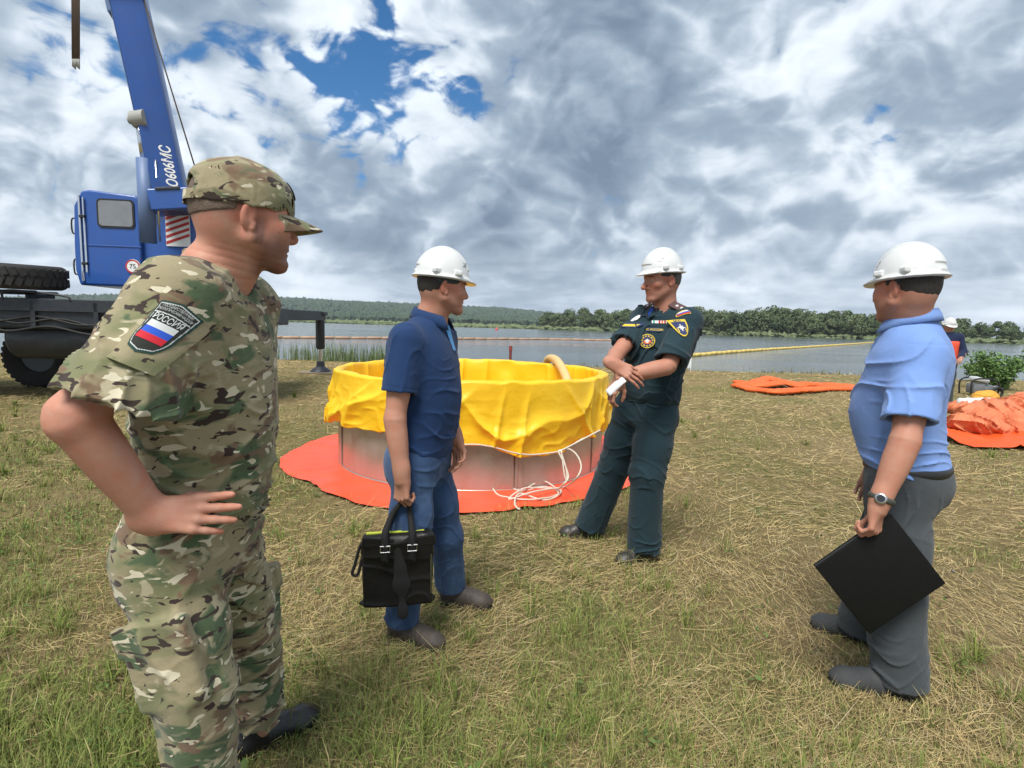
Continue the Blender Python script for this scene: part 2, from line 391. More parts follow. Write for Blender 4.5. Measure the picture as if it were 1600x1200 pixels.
# ------------------------------------------------------------------ materials
def mat(name, col, rough=.7, metal=0.0, spec=.5, bump=None, var=None, coat=0, sss=0, sheen=0, coord='Object', extra=None, alpha=None):
    """var=(scale, amount, second colour); bump=(scale, strength, detail)"""
    m = bpy.data.materials.new(name); m.use_nodes = True; nt = m.node_tree; N = nt.nodes; L = nt.links
    b = N['Principled BSDF']; b.inputs['Roughness'].default_value = rough; b.inputs['Metallic'].default_value = metal
    b.inputs['Specular IOR Level'].default_value = spec; b.inputs['Coat Weight'].default_value = coat
    b.inputs['Base Color'].default_value = (*col, 1)
    if sheen: b.inputs['Sheen Weight'].default_value = sheen
    if sss: b.inputs['Subsurface Weight'].default_value = sss; b.inputs['Subsurface Radius'].default_value = (.012, .004, .002); b.inputs['Subsurface Scale'].default_value = 1
    tc = N.new('ShaderNodeTexCoord')
    if var:
        lst = var if isinstance(var, list) else [var]; cur = None
        for (sc, am, c2) in lst:
            nz = N.new('ShaderNodeTexNoise'); nz.inputs['Scale'].default_value = sc if not isinstance(sc, tuple) else 1; nz.inputs['Detail'].default_value = 5
            if isinstance(sc, tuple):
                mp = N.new('ShaderNodeMapping'); mp.inputs['Scale'].default_value = sc; L.new(tc.outputs[coord], mp.inputs[0]); L.new(mp.outputs[0], nz.inputs['Vector'])
            else: L.new(tc.outputs[coord], nz.inputs['Vector'])
            rp = N.new('ShaderNodeMapRange'); rp.inputs[1].default_value = .35; rp.inputs[2].default_value = .68; rp.inputs[4].default_value = am; L.new(nz.outputs['Fac'], rp.inputs[0])
            mx = N.new('ShaderNodeMix'); mx.data_type = 'RGBA'; L.new(rp.outputs[0], mx.inputs['Factor'])
            if cur is None: mx.inputs['A'].default_value = (*col, 1)
            else: L.new(cur, mx.inputs['A'])
            mx.inputs['B'].default_value = (*c2, 1); cur = mx.outputs['Result']
        L.new(cur, b.inputs['Base Color'])
    if bump:
        lst = bump if isinstance(bump, list) else [bump]; prev = None
        for (sc, st, de) in lst:
            nz = N.new('ShaderNodeTexNoise'); nz.inputs['Scale'].default_value = sc if not isinstance(sc, tuple) else 1; nz.inputs['Detail'].default_value = de
            if isinstance(sc, tuple):
                mp = N.new('ShaderNodeMapping'); mp.inputs['Scale'].default_value = sc; L.new(tc.outputs[coord], mp.inputs[0]); L.new(mp.outputs[0], nz.inputs['Vector'])
            else: L.new(tc.outputs[coord], nz.inputs['Vector'])
            bp = N.new('ShaderNodeBump'); bp.inputs['Strength'].default_value = st; bp.inputs['Distance'].default_value = .01; L.new(nz.outputs['Fac'], bp.inputs['Height'])
            if prev: L.new(prev, bp.inputs['Normal'])
            prev = bp.outputs[0]
        L.new(prev, b.inputs['Normal'])
    if extra: extra(m, nt, N, L, b, tc)
    return m
# ------------------------------------------------------------------ setting: meadow, bank, water, far shore
WATER_Z = -.62
def ground_h(x, y):
    x = np.asarray(x, float); y = np.asarray(y, float); P = np.stack([x, y], -1)
    edge = 19.2 + .55 * vnoise(P, .16, 2) + .25 * vnoise(P, .7, 4) - np.clip(x - 11, 0, 40) * .14
    d = y - edge
    h = .012 * vnoise(P, 1.3, 5) + .006 * vnoise(P, 5, 6) + .02 * vnoise(P, .3, 8) * np.clip((y - 6) / 6, 0, 1)
    h = h + np.where(d > 0, -np.minimum(d * .75, .9 + d * .05) - .02 * vnoise(P, 2.2, 3), 0)
    return np.maximum(h, -6)
def grid_sheet(xs, ys, hf):
    gx, gy = np.meshgrid(xs, ys, indexing='ij'); z = hf(gx, gy); v = np.stack([gx, gy, z], -1).reshape(-1, 3)
    n, m = len(xs), len(ys); i, j = np.meshgrid(np.arange(n - 1), np.arange(m - 1), indexing='ij'); a = i * m + j
    return v, np.stack([a, a + m, a + m + 1, a + 1], -1).reshape(-1, 4)
def soil_extra(m, nt, N, L, b, tc):
    def nz(sc, det, rough=.6, mp=None):
        n = N.new('ShaderNodeTexNoise'); n.inputs['Scale'].default_value = sc; n.inputs['Detail'].default_value = det; n.inputs['Roughness'].default_value = rough
        L.new(tc.outputs['Object'], n.inputs['Vector']); return n.outputs['Fac']
    def mix(f, lo, hi, A, B):
        r = N.new('ShaderNodeMapRange'); r.inputs[1].default_value = lo; r.inputs[2].default_value = hi; L.new(f, r.inputs[0])
        x = N.new('ShaderNodeMix'); x.data_type = 'RGBA'; L.new(r.outputs[0], x.inputs['Factor'])
        for q, s in ((A, 'A'), (B, 'B')):
            if isinstance(q, tuple): x.inputs[s].default_value = (*q, 1)
            else: L.new(q, x.inputs[s])
        return x.outputs['Result']
    c = mix(nz(.55, 5), .42, .60, (.270, .200, .100), (.165, .155, .055))
    c = mix(nz(9, 6, .7), .45, .68, c, (.305, .235, .120)); c = mix(nz(38, 5, .75), .52, .72, c, (.075, .060, .030))
    L.new(c, b.inputs['Base Color'])
    bp = N.new('ShaderNodeBump'); bp.inputs['Strength'].default_value = .9; bp.inputs['Distance'].default_value = .05; L.new(nz(26, 8, .75), bp.inputs['Height']); L.new(bp.outputs[0], b.inputs['Normal'])
M_SOIL = mat('mown_meadow', (.2, .16, .08), rough=.95, spec=.1, extra=soil_extra)
ys = np.concatenate([np.linspace(-6, 4, 60), np.linspace(4.15, 14, 50), np.linspace(14.2, 24, 70), [26, 30, 40]]); xs = np.concatenate([np.linspace(-60, -12, 25), np.linspace(-11.5, 20, 150), np.linspace(21, 70, 25)])
gv, gF = grid_sheet(xs, ys, ground_h); tag(link('meadow_ground', fmesh('meadow_ground', gv, gF), M_SOIL), kind='structure')
# water
def water_extra(m, nt, N, L, b, tc):
    def nz(sx, sy, det, loc=0):
        mp = N.new('ShaderNodeMapping'); mp.inputs['Scale'].default_value = (sx, sy, 1); mp.inputs['Location'].default_value = (loc, loc, 0); L.new(tc.outputs['Object'], mp.inputs[0])
        n = N.new('ShaderNodeTexNoise'); n.inputs['Scale'].default_value = 1; n.inputs['Detail'].default_value = det; n.inputs['Roughness'].default_value = .6; L.new(mp.outputs[0], n.inputs['Vector']); return n.outputs['Fac']
    b1 = N.new('ShaderNodeBump'); b1.inputs['Strength'].default_value = .34; b1.inputs['Distance'].default_value = .16; L.new(nz(.9, 1.6, 5), b1.inputs['Height'])
    b2 = N.new('ShaderNodeBump'); b2.inputs['Strength'].default_value = .25; b2.inputs['Distance'].default_value = .05; L.new(nz(3.2, 5.5, 4, 5), b2.inputs['Height']); L.new(b1.outputs[0], b2.inputs['Normal']); L.new(b2.outputs[0], b.inputs['Normal'])
    r = N.new('ShaderNodeMapRange'); r.inputs[1].default_value = .35; r.inputs[2].default_value = .65; r.inputs[3].default_value = .05; r.inputs[4].default_value = .16; L.new(nz(.03, .09, 3), r.inputs[0]); L.new(r.outputs[0], b.inputs['Roughness'])
M_WATER = mat('lake_water', (.105, .125, .130), rough=.12, spec=.5, extra=water_extra); M_WATER.node_tree.nodes['Principled BSDF'].inputs['IOR'].default_value = 1.333
wv, wF = grid_sheet(np.linspace(-2500, 2500, 21), np.concatenate([[17.5, 60, 200, 600], np.linspace(1000, 3000, 5)]), lambda x, y: np.full(x.shape, WATER_Z)); tag(link('lake', fmesh('lake', wv, wF), M_WATER), kind='structure')
# far shore: low meadow rising to the wooded hill on the left
SH = [(-1400, 640), (-700, 560), (-360, 480), (-120, 390), (10, 330), (60, 285), (110, 232), (165, 200), (215, 172), (300, 150), (420, 140), (900, 150)]
def shore_y(x): return np.interp(x, [p[0] for p in SH], [p[1] for p in SH])
def shore_h(x, y):
    P = np.stack([x, y], -1); d = y - shore_y(x); h = WATER_Z - .8 + np.clip(d, -8, 4) * .35 + np.clip(d - 4, 0, 60) * .02
    hill = 50 * np.exp(-((x + 760) / 620) ** 2) * sst(y, 820, 1500) + 26 * np.exp(-((x + 40) / 320) ** 2) * sst(y, 1000, 1700)
    return h + hill * (1 + .10 * vnoise(P, .006, 3))
def sst(x, a, b):
    t = np.clip((np.asarray(x, float) - a) / (b - a), 0, 1); return t * t * (3 - 2 * t)
hv_, hF_ = grid_sheet(np.linspace(-2600, 1500, 150), np.concatenate([np.linspace(120, 700, 130), np.linspace(720, 2600, 60)]), shore_h)
tag(link('far_shore', fmesh('far_shore', hv_, hF_), mat('shore_grass', (.075, .105, .034), .95, spec=.1, var=[(.02, .8, (.13, .14, .06)), (.15, .5, (.05, .075, .028))])), kind='structure')
# ------------------------------------------------------------------ far trees
def leaf_mat(name, c1, c2):
    def ex(m, nt, N, L, b, tc):
        oi = N.new('ShaderNodeObjectInfo'); a = N.new('ShaderNodeAttribute'); a.attribute_name = 'leaf_tone'
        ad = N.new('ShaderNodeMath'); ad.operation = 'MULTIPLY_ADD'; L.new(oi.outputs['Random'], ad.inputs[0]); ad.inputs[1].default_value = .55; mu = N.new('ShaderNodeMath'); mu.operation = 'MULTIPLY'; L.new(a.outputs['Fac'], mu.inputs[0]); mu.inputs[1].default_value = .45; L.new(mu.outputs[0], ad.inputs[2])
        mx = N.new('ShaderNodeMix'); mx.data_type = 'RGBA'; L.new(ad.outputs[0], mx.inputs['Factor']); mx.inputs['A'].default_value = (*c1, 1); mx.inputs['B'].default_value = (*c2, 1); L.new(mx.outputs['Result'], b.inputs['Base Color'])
        b.inputs['Transmission Weight'].default_value = 0
    return mat(name, c1, .75, spec=.25, extra=ex)
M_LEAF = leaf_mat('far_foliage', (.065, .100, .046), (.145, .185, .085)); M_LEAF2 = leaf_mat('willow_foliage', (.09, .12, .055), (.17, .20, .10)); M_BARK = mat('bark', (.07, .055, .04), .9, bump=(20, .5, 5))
def quads_cloud(cen, size, nrmv, rs, flat=1.0, n4=True):
    n = len(cen); a = rs.randn(n, 3); a -= nrmv * (a * nrmv).sum(1, keepdims=True); a /= np.linalg.norm(a, axis=1, keepdims=True) + 1e-9; b = np.cross(nrmv, a)
    s = size[:, None]; v = np.stack([cen - a * s - b * s * flat, cen + a * s * .9 - b * s * flat * .7, cen + a * s + b * s * flat, cen - a * s * .8 + b * s * flat * .8], 1).reshape(-1, 3)
    return v, np.arange(4 * n).reshape(-1, 4)
def crown_mesh(name, seed, h, w, n=2600, leaf=.30, lobes=22, base=.18):
    rs = np.random.RandomState(seed); L = []
    for i in range(lobes):
        t = rs.rand() ** .8; z = h * (base + (1 - base) * t); rr = w * .5 * math.sin(math.pi * min(.97, .22 + .72 * t)) ** .7; a = rs.rand() * 6.283
        L.append((math.cos(a) * rr * rs.rand() ** .5 * .9, math.sin(a) * rr * rs.rand() ** .5 * .9, z * .93, w * rs.uniform(.13, .24)))
    L = np.array(L); k = rs.randint(0, lobes, n); d = rs.randn(n, 3); d /= np.linalg.norm(d, axis=1, keepdims=True)
    r = L[k, 3] * (1 - .35 * rs.rand(n) ** 2); c = L[k, :3] + d * r[:, None] * V(1, 1, .8); nn = d * .7 + rs.randn(n, 3) * .5 + V(0, 0, .2); nn /= np.linalg.norm(nn, axis=1, keepdims=True)
    v, F = quads_cloud(c, leaf * rs.uniform(.6, 1.3, n), nn, rs); me = fmesh(name, v, F, False)
    at_ = me.attributes.new('leaf_tone', 'FLOAT', 'POINT'); at_.data.foreach_set('value', np.repeat(np.clip(.5 + .22 * rs.randn(n) + .25 * (d[:, 2]), 0, 1), 4).astype(np.float32)); return me  # leaf tone: random, and lighter towards the top of each lobe
def trunk_mesh(name, h, w, seed):
    rs = np.random.RandomState(seed); mb = MB(); mb.tube([(0, 0, -.3), (.05, 0, h * .3), (0, .1, h * .72)], [.22, .17, .06], 7)
    for i in range(5):
        a = rs.rand() * 6.28; z = h * rs.uniform(.22, .5); mb.tube([(0, 0, z), (math.cos(a) * w * .2, math.sin(a) * w * .2, z + h * .14), (math.cos(a) * w * .34, math.sin(a) * w * .34, z + h * .26)], [.1, .06, .03], 5)
    return mb.mesh(name, True)
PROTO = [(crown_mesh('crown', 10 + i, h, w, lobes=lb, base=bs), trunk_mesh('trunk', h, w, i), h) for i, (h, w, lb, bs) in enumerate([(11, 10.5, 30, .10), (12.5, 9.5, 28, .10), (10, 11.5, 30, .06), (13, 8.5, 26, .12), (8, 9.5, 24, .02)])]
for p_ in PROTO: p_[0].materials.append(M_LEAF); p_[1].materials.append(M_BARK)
def tree(pos, k, s, rz, label, group=None, sz=None):
    e = empty('shore_tree', pos, rz); e.scale = (s, s, s * (sz or 1)); tag(e, label, 'tree', group)
    link('crown', PROTO[k][0], None, e); link('trunk', PROTO[k][1], None, e); return e
rs = np.random.RandomState(11); cnt = 0
x = 18.0
while x < 300:                                  # the wood along the right-hand shore, front row and a back row
    sy_ = float(shore_y(x)); dens = 3.4 * sy_ / 215
    for row in range(2):
        xx = x + rs.uniform(-1.5, 1.5) + row * dens; yy = sy_ + 9 + row * 9 + rs.uniform(-2.5, 2.5); k = rs.randint(0, 5 if row == 0 else 4)
        pxx = 800 + FPX * xx / yy
        hgt = np.interp(pxx, [780, 880, 1000, 1100, 1250, 1380, 1450, 1520, 1620, 1900], [8, 10.5, 11, 11.6, 10.5, 9.2, 7.6, 6.4, 6.6, 7.5]) * rs.uniform(.82, 1.12) * (1.05 if row else .82)
        tree((xx, yy, float(shore_h(np.array(xx), np.array(yy)))), k, hgt / PROTO[k][2], rs.rand() * 6.28, 'broad leafy tree in the dense wood along the far shore', 'trees of the far shore wood'); cnt += 1
    x += dens * 1.15
print('trees', cnt)
# the wooded hill far behind: crowns nobody could count
n = 26000; px_ = rs.uniform(-2300, 500, n); py_ = 760 + 1000 * rs.rand(n) ** .8
pz_ = shore_h(px_, py_); sc = rs.uniform(3.2, 6.5, n); ico = np.array([(0, 0, 1), (.85, 0, .35), (.26, .81, .3), (-.69, .5, .4), (-.69, -.5, .3), (.26, -.81, .36), (.5, .4, -.7), (-.5, .3, -.7), (0, -.6, -.7)])
icf = np.array([[0, 1, 2], [0, 2, 3], [0, 3, 4], [0, 4, 5], [0, 5, 1], [1, 6, 2], [2, 7, 3], [3, 7, 4], [4, 8, 5], [5, 8, 1], [1, 8, 6], [2, 6, 7], [4, 7, 8]])
hv2 = (ico[None] * (sc[:, None, None] * V(1, 1, 1.25)) * (1 + .25 * rs.randn(n, 9, 1)) + np.stack([px_, py_, pz_ + 4], 1)[:, None, :]).reshape(-1, 3); hf2 = (icf[None] + (np.arange(n) * 9)[:, None, None]).reshape(-1, 3)
me = fmesh('hill_forest', hv2, hf2, False); a_ = me.attributes.new('leaf_tone', 'FLOAT', 'POINT'); a_.data.foreach_set('value', np.repeat(rs.rand(n), 9).astype(np.float32))
tag(link('hill_forest', me, leaf_mat('hill_foliage', (.028, .055, .032), (.065, .098, .055))), 'dense green forest covering the far hill', 'forest', kind='stuff')
# shrubs and reeds at the foot of the far shore
n = 5000; x_ = rs.uniform(-900, 420, n); y_ = shore_y(x_) + rs.uniform(1, 9, n); z_ = shore_h(x_, y_); s_ = rs.uniform(.5, 1.5, n) * np.clip(y_ / 250, .5, 1.6)
hv2 = (ico[None] * (s_[:, None, None] * V(1.5, 1, .8)) * (1 + .3 * rs.randn(n, 9, 1)) + np.stack([x_, y_, z_ + .3], 1)[:, None, :]).reshape(-1, 3); hf2 = (icf[None] + (np.arange(n) * 9)[:, None, None]).reshape(-1, 3)
me = fmesh('shore_scrub', hv2, hf2, False); a_ = me.attributes.new('leaf_tone', 'FLOAT', 'POINT'); a_.data.foreach_set('value', np.repeat(rs.rand(n), 9).astype(np.float32)); tag(link('shore_scrub', me, M_LEAF2), 'low pale green scrub along the far waterline', 'scrub', kind='stuff')
# ------------------------------------------------------------------ people: shared builders
def skin_mat(name, base, red):
    def ex(m, nt, N, L, b, tc):
        a = N.new('ShaderNodeAttribute'); a.attribute_name = 'tint'
        n1 = N.new('ShaderNodeTexNoise'); n1.inputs['Scale'].default_value = 30; n1.inputs['Detail'].default_value = 8; n1.inputs['Roughness'].default_value = .7; L.new(tc.outputs['Object'], n1.inputs['Vector'])
        rp = N.new('ShaderNodeMapRange'); rp.inputs[1].default_value = .35; rp.inputs[2].default_value = .7; rp.inputs[4].default_value = .75; L.new(n1.outputs['Fac'], rp.inputs[0])
        mx = N.new('ShaderNodeMix'); mx.data_type = 'RGBA'; L.new(rp.outputs[0], mx.inputs['Factor']); L.new(a.outputs['Color'], mx.inputs['A'])
        mu = N.new('ShaderNodeMix'); mu.data_type = 'RGBA'; mu.blend_type = 'MULTIPLY'; mu.inputs['Factor'].default_value = 1; L.new(a.outputs['Color'], mu.inputs['A']); mu.inputs['B'].default_value = (*red, 1)
        L.new(mu.outputs['Result'], mx.inputs['B']); L.new(mx.outputs['Result'], b.inputs['Base Color'])
        bp = N.new('ShaderNodeBump'); bp.inputs['Strength'].default_value = .18; bp.inputs['Distance'].default_value = .003
        n2 = N.new('ShaderNodeTexNoise'); n2.inputs['Scale'].default_value = 260; n2.inputs['Detail'].default_value = 4; L.new(tc.outputs['Object'], n2.inputs['Vector']); L.new(n2.outputs['Fac'], bp.inputs['Height']); L.new(bp.outputs[0], b.inputs['Normal'])
    return mat(name, base, rough=.58, spec=.35, sss=.08, extra=ex)

def head_sdf(S, c, M, s=1.0, fat=1.0, nose=1.0):
    """face looks along M[:,1], up M[:,2]; origin at eye level in the middle of the skull"""
    c = np.asarray(c, float)
    h = lambda x, y, z: c + M @ (np.array([x, y, z]) * s)
    S.ell(h(0, -.012, .028), V(.076, .099, .090) * s, M, k=.03)
    S.ell(h(0, -.045, .0), V(.068, .062, .075) * s, M, k=.03)
    S.loft(h(0, .028, .03), h(0, .048, -.098), M[:, 0], [(0, .066 * s, .056 * s, .06 * s), (.45, .063 * fat * s, .05 * s, .06 * s), (.8, .053 * fat * s, .042 * s, .05 * s), (1, .034 * s, .036 * s, .035 * s)], k=.03)
    for e in (-1, 1):
        S.cone(h(e * .056 * fat, -.002, -.055), h(e * .02, .068, -.104), .019 * s, .016 * s, k=.028)
        S.ell(h(e * .043, .058, -.026), V(.024, .022, .020) * s, M, k=.022)
        S.cone(h(e * .014, .083, .019), h(e * .046, .066, .017), .010 * s, .009 * s, k=.014)
        S.ell(h(e * .0315, .094, -.001), V(.016, .014, .0105) * s, M, k=.012, op='s')
        S.ell(h(e * .0315, .072, -.001), V(.0135, .0135, .0125) * s, M, k=.002)
        S.ell(h(e * .012, .094, -.044), V(.008, .011, .0075) * s, M, k=.007)
    S.cone(h(0, .083, .010), h(0, .108 * (.2 + .8 * nose), -.037), .0085 * s, .0115 * s, k=.011)
    S.ell(h(0, .102 * (.2 + .8 * nose), -.041), V(.0105, .012, .009) * s, M, k=.008)
    S.ell(h(0, .083, -.068), V(.022, .013, .006) * s, M, k=.007)
    S.ell(h(0, .081, -.079), V(.019, .013, .0065) * s, M, k=.007)
    S.box(h(0, .096, -.0735), V(.021, .010, .0011) * s, M, rd=.001, k=.003, op='s')
    S.ell(h(0, .076, -.106), V(.020, .016, .016) * s, M, k=.02)
    for e in (-1, 1):
        E = M @ np.array(Matrix.Rotation(R(-14), 3, 'X')) @ np.array(Matrix.Rotation(R(e * 20), 3, 'Z'))
        S.ell(h(e * .079, -.012, -.008), V(.0085, .019, .033) * s, E, k=.008)
        S.ell(h(e * .089, -.008, -.004), V(.006, .010, .020) * s, E, k=.005, op='s')
        S.cone(h(e * .078, -.002, -.03), h(e * .08, -.005, -.038), .007 * s, .006 * s, k=.006)
    return h

def head_tint(v, c, M, s, skin, stubble=0.0, lip=(.42, .16, .13), cheek=.12, brow=(.05, .035, .025)):
    q = ((v - c) @ M) / s; x, y, z = q.T; ax = np.abs(x)
    col = np.tile(np.asarray(skin, float), (len(v), 1))
    def mix(w, cc): 
        nonlocal col
        w = np.clip(w, 0, 1)[:, None]; col = col * (1 - w) + np.asarray(cc) * w
    near = (np.abs(q) < .2).all(1).astype(float)
    sk = np.asarray(skin)
    mix(cheek * 3 * near * np.exp(-((ax - .045) / .02) ** 2 - ((z + .035) / .02) ** 2) * (y > .02), sk * V(1.05, .72, .66))
    mix(.5 * near * np.exp(-(x / .014) ** 2 - ((z + .04) / .014) ** 2) * (y > .085), sk * V(1.05, .72, .66))
    mix(.45 * near * (ax > .07) * np.exp(-((z + .005) / .04) ** 2), sk * V(1.1, .66, .58))
    if stubble:
        w = np.clip((-.035 - z) / .03, 0, 1) * np.clip((z + .15) / .02, 0, 1) * np.clip((y - (-.005)) / .03, 0, 1)
        w = np.maximum(w, np.clip((.02 - np.abs(y - .01)) / .012, 0, 1) * np.clip((-.0 - z) / .03, 0, 1) * (z > -.07))
        mix(w * near * stubble, sk * V(.42, .42, .46))
    mix(near * ((ax / .022) ** 2 + ((z + .073) / .011) ** 2 < 1) * (y > .075) * .8, lip)
    mix(near * (ax > .014) * (ax < .048) * (np.abs(z - .020 + (ax - .03) ** 2 * 3) < .0042) * (y > .06) * .85, brow)
    d = np.sqrt(((ax - .0315) / 1) ** 2 + (z + .001) ** 2)
    eye = near * (y > .070) * (((ax - .0315) / .0125) ** 2 + ((z + .001) / .0055) ** 2 < 1)
    mix(eye, (.62, .58, .55)); mix(eye * (d < .0052), (.06, .05, .045))
    return col

FING = [(.033, .092, (.043, .026, .021), .0093), (.011, .097, (.048, .030, .022), .0095), (-.0115, .092, (.044, .028, .022), .0091), (-.032, .082, (.034, .021, .019), .0082)]
def hand_sdf(S, wrist, dirv, back, tside, curls, spread=(.06, .02, -.03, -.09), thumb=((.75, .65, -.25), (.35, .9, -.3), (.2, .95, -.3)), s=1.0, kf=.004, fl=1.0, fr=1.0):
    """tside=+1: the thumb lies on the side dir x back; curls: four (knuckle, middle, tip) bends in degrees"""
    y = nrm(dirv); z = nrm(np.asarray(back) - y * np.dot(back, y)); x = np.cross(y, z) * tside
    A = np.stack([x, y, z], 1); w = np.asarray(wrist, float)
    g = lambda a, b, c: w + A @ (np.array([a, b, c]) * s)
    S.cone(g(0, -.035, 0), g(0, .02, 0), .0305 * s, .029 * s, k=.03, flat=(z, .76))
    for i, (fx, fy, ls, r) in enumerate(FING):
        S.cone(g(fx * .62, .012, -.002), g(fx, fy - .004, 0), .0145 * s, (r + .0022) * s, k=.012)
    S.ell(g(.022, .035, -.010), V(.017, .030, .016) * s, A, k=.014)
    S.ell(g(-.020, .032, -.009), V(.014, .030, .013) * s, A, k=.014)
    tips = []
    for i, (fx, fy, ls, r) in enumerate(FING):
        r = r * fr; ls = [q * fl for q in ls]; p = np.array([fx, fy, 0.]); ang = 0; rr = r; sp = spread[i]
        S.ell(g(fx, fy, .003), V(r, r * 1.2, r) * s * 1.02, A, k=.006)
        for j in range(3):
            ang += R(curls[i][j]); d = np.array([math.sin(sp) * math.cos(ang), math.cos(sp) * math.cos(ang), -math.sin(ang)])
            p2 = p + d * ls[j]; r2 = r * (1 - .09 * (j + 1)); S.cone(g(*p), g(*p2), rr * s, r2 * s, k=kf); p, rr = p2, r2
        tips.append(g(*p))
    p = np.array([.026, .026, -.010]); rr = .0135
    for d, l, r2 in zip(thumb, (.040, .033, .026), (.0112, .0100, .0082)):
        p2 = p + nrm(d) * l; S.cone(g(*p), g(*p2), rr * s, r2 * s, k=.006); p, rr = p2, r2
    return A, tips

def arm_sdf(S, sh, el, wr, r=(.056, .046, .048, .031), k=.03):
    sh, el, wr = map(np.asarray, (sh, el, wr)); side = np.cross(el - sh, wr - el)
    if np.linalg.norm(side) < 1e-4: side = np.cross(el - sh, [0, 1., .2])
    side = nrm(side); t3 = lambda rows: [(t, q, q, q) for t, q in rows]
    S.loft(sh, el, side, t3([(-.12, r[0] * .9), (0, r[0]), (.3, r[0] * 1.0), (.55, r[0] * .96), (.8, r[1] * .99), (1.0, r[1] * .92)]), k=k)
    S.loft(el, wr, side, t3([(0, r[1] * .90), (.12, r[1] * .98), (.28, r[2]), (.45, r[2] * .95), (.65, lerp(r[2], r[3], .55)), (.85, r[3] * 1.03), (1.0, r[3] * .92), (1.12, r[3] * .70)]), k=.012)
    S.ell(el, V(1, 1, 1) * r[1] * .90, k=.02)

def tub(S, a, b, ra, rb, k=.03, wob=0, nrm_b=None):
    """tapered tube that ends flat at b"""
    a = np.asarray(a, np.float32); b = np.asarray(b, np.float32); u = nrm(b - a).astype(np.float32); L = float(np.linalg.norm(b - a))
    nb = u if nrm_b is None else nrm(nrm_b).astype(np.float32)
    S._bb([a, b], max(ra, rb) * 1.15)
    def f(P):
        w = P - a; t = w @ u; tc = np.clip(t, 0, None); q = w - tc[:, None] * u
        d = np.sqrt(np.einsum('ij,ij->i', q, q)) - (ra + (rb - ra) * np.clip(t / L, 0, 1.2)); e = (P - b) @ nb
        if wob: e = e + wob * np.sin(q @ np.array([31, 17, 23], np.float32))
        kk = .006; h = np.maximum(kk - np.abs(d - e), 0) / kk
        return np.maximum(d, e) + h * h * kk * .25
    S.p.append((f, k, 'u'))
def hollow(S, b, u, r, depth=.05):
    u = nrm(u); S.cone(np.asarray(b) - u * depth, np.asarray(b) + u * .05, r * .97, r, k=.003, op='s')

def ridge(P, d, f, warp=1.0, wf=5.0, seed=0, sharp=2.0):
    x = P @ np.asarray(d, np.float32) * f + warp * vnoise(P, wf, seed)
    return (1 - np.abs(np.sin(np.pi * x))) ** sharp
def sstep(x, a, b):
    t = np.clip((x - a) / (b - a), 0, 1); return t * t * (3 - 2 * t)

def torso_tab(w, f, b, g=0.0, belly=0.0):
    T = [(-.12, .165, .10, .115), (0, .174, .112, .125), (.2, .164, .118, .108), (.45, .165, .124, .102), (.7, .182, .122, .118), (.85, .172, .098, .112), (.95, .120, .072, .088), (1.03, .066, .060, .064)]
    return [(t, W * w + g, F * f + g + belly * math.exp(-((t - .38) / .2) ** 2), B * b + g) for t, W, F, B in T]

def join_body(name, pieces, mt, base):
    """pieces: list of (v, F, tint) -> ONE mesh"""
    vs_, fs_, cs_, n = [], [], [], 0
    for v, F, c in pieces:
        vs_.append(v - base); fs_.append(F + n); n += len(v); cs_.append(np.broadcast_to(np.asarray(c, float), (len(v), 3)))
    me = fmesh(name, np.concatenate(vs_), np.concatenate(fs_)); C = np.concatenate(cs_)
    a = me.color_attributes.new('tint', 'FLOAT_COLOR', 'POINT')
    a.data.foreach_set('color', np.concatenate([C, np.ones((len(C), 1))], 1).astype(np.float32).ravel())
    o = link(name, me, mt); o.location = base
    return o
def inner_body(p, n, side, tab, hips, knees, ankles, neck_top, h=.012):
    S = Sdf(); S.loft(p, n, side, tab, k=.05)
    S.cone(n, neck_top, .052, .05, k=.04)
    for a, b, c in zip(hips, knees, ankles):
        S.cone(a, b, .072, .05, k=.05); S.cone(b, c, .05, .036, k=.04)
    return S.mesh(h)

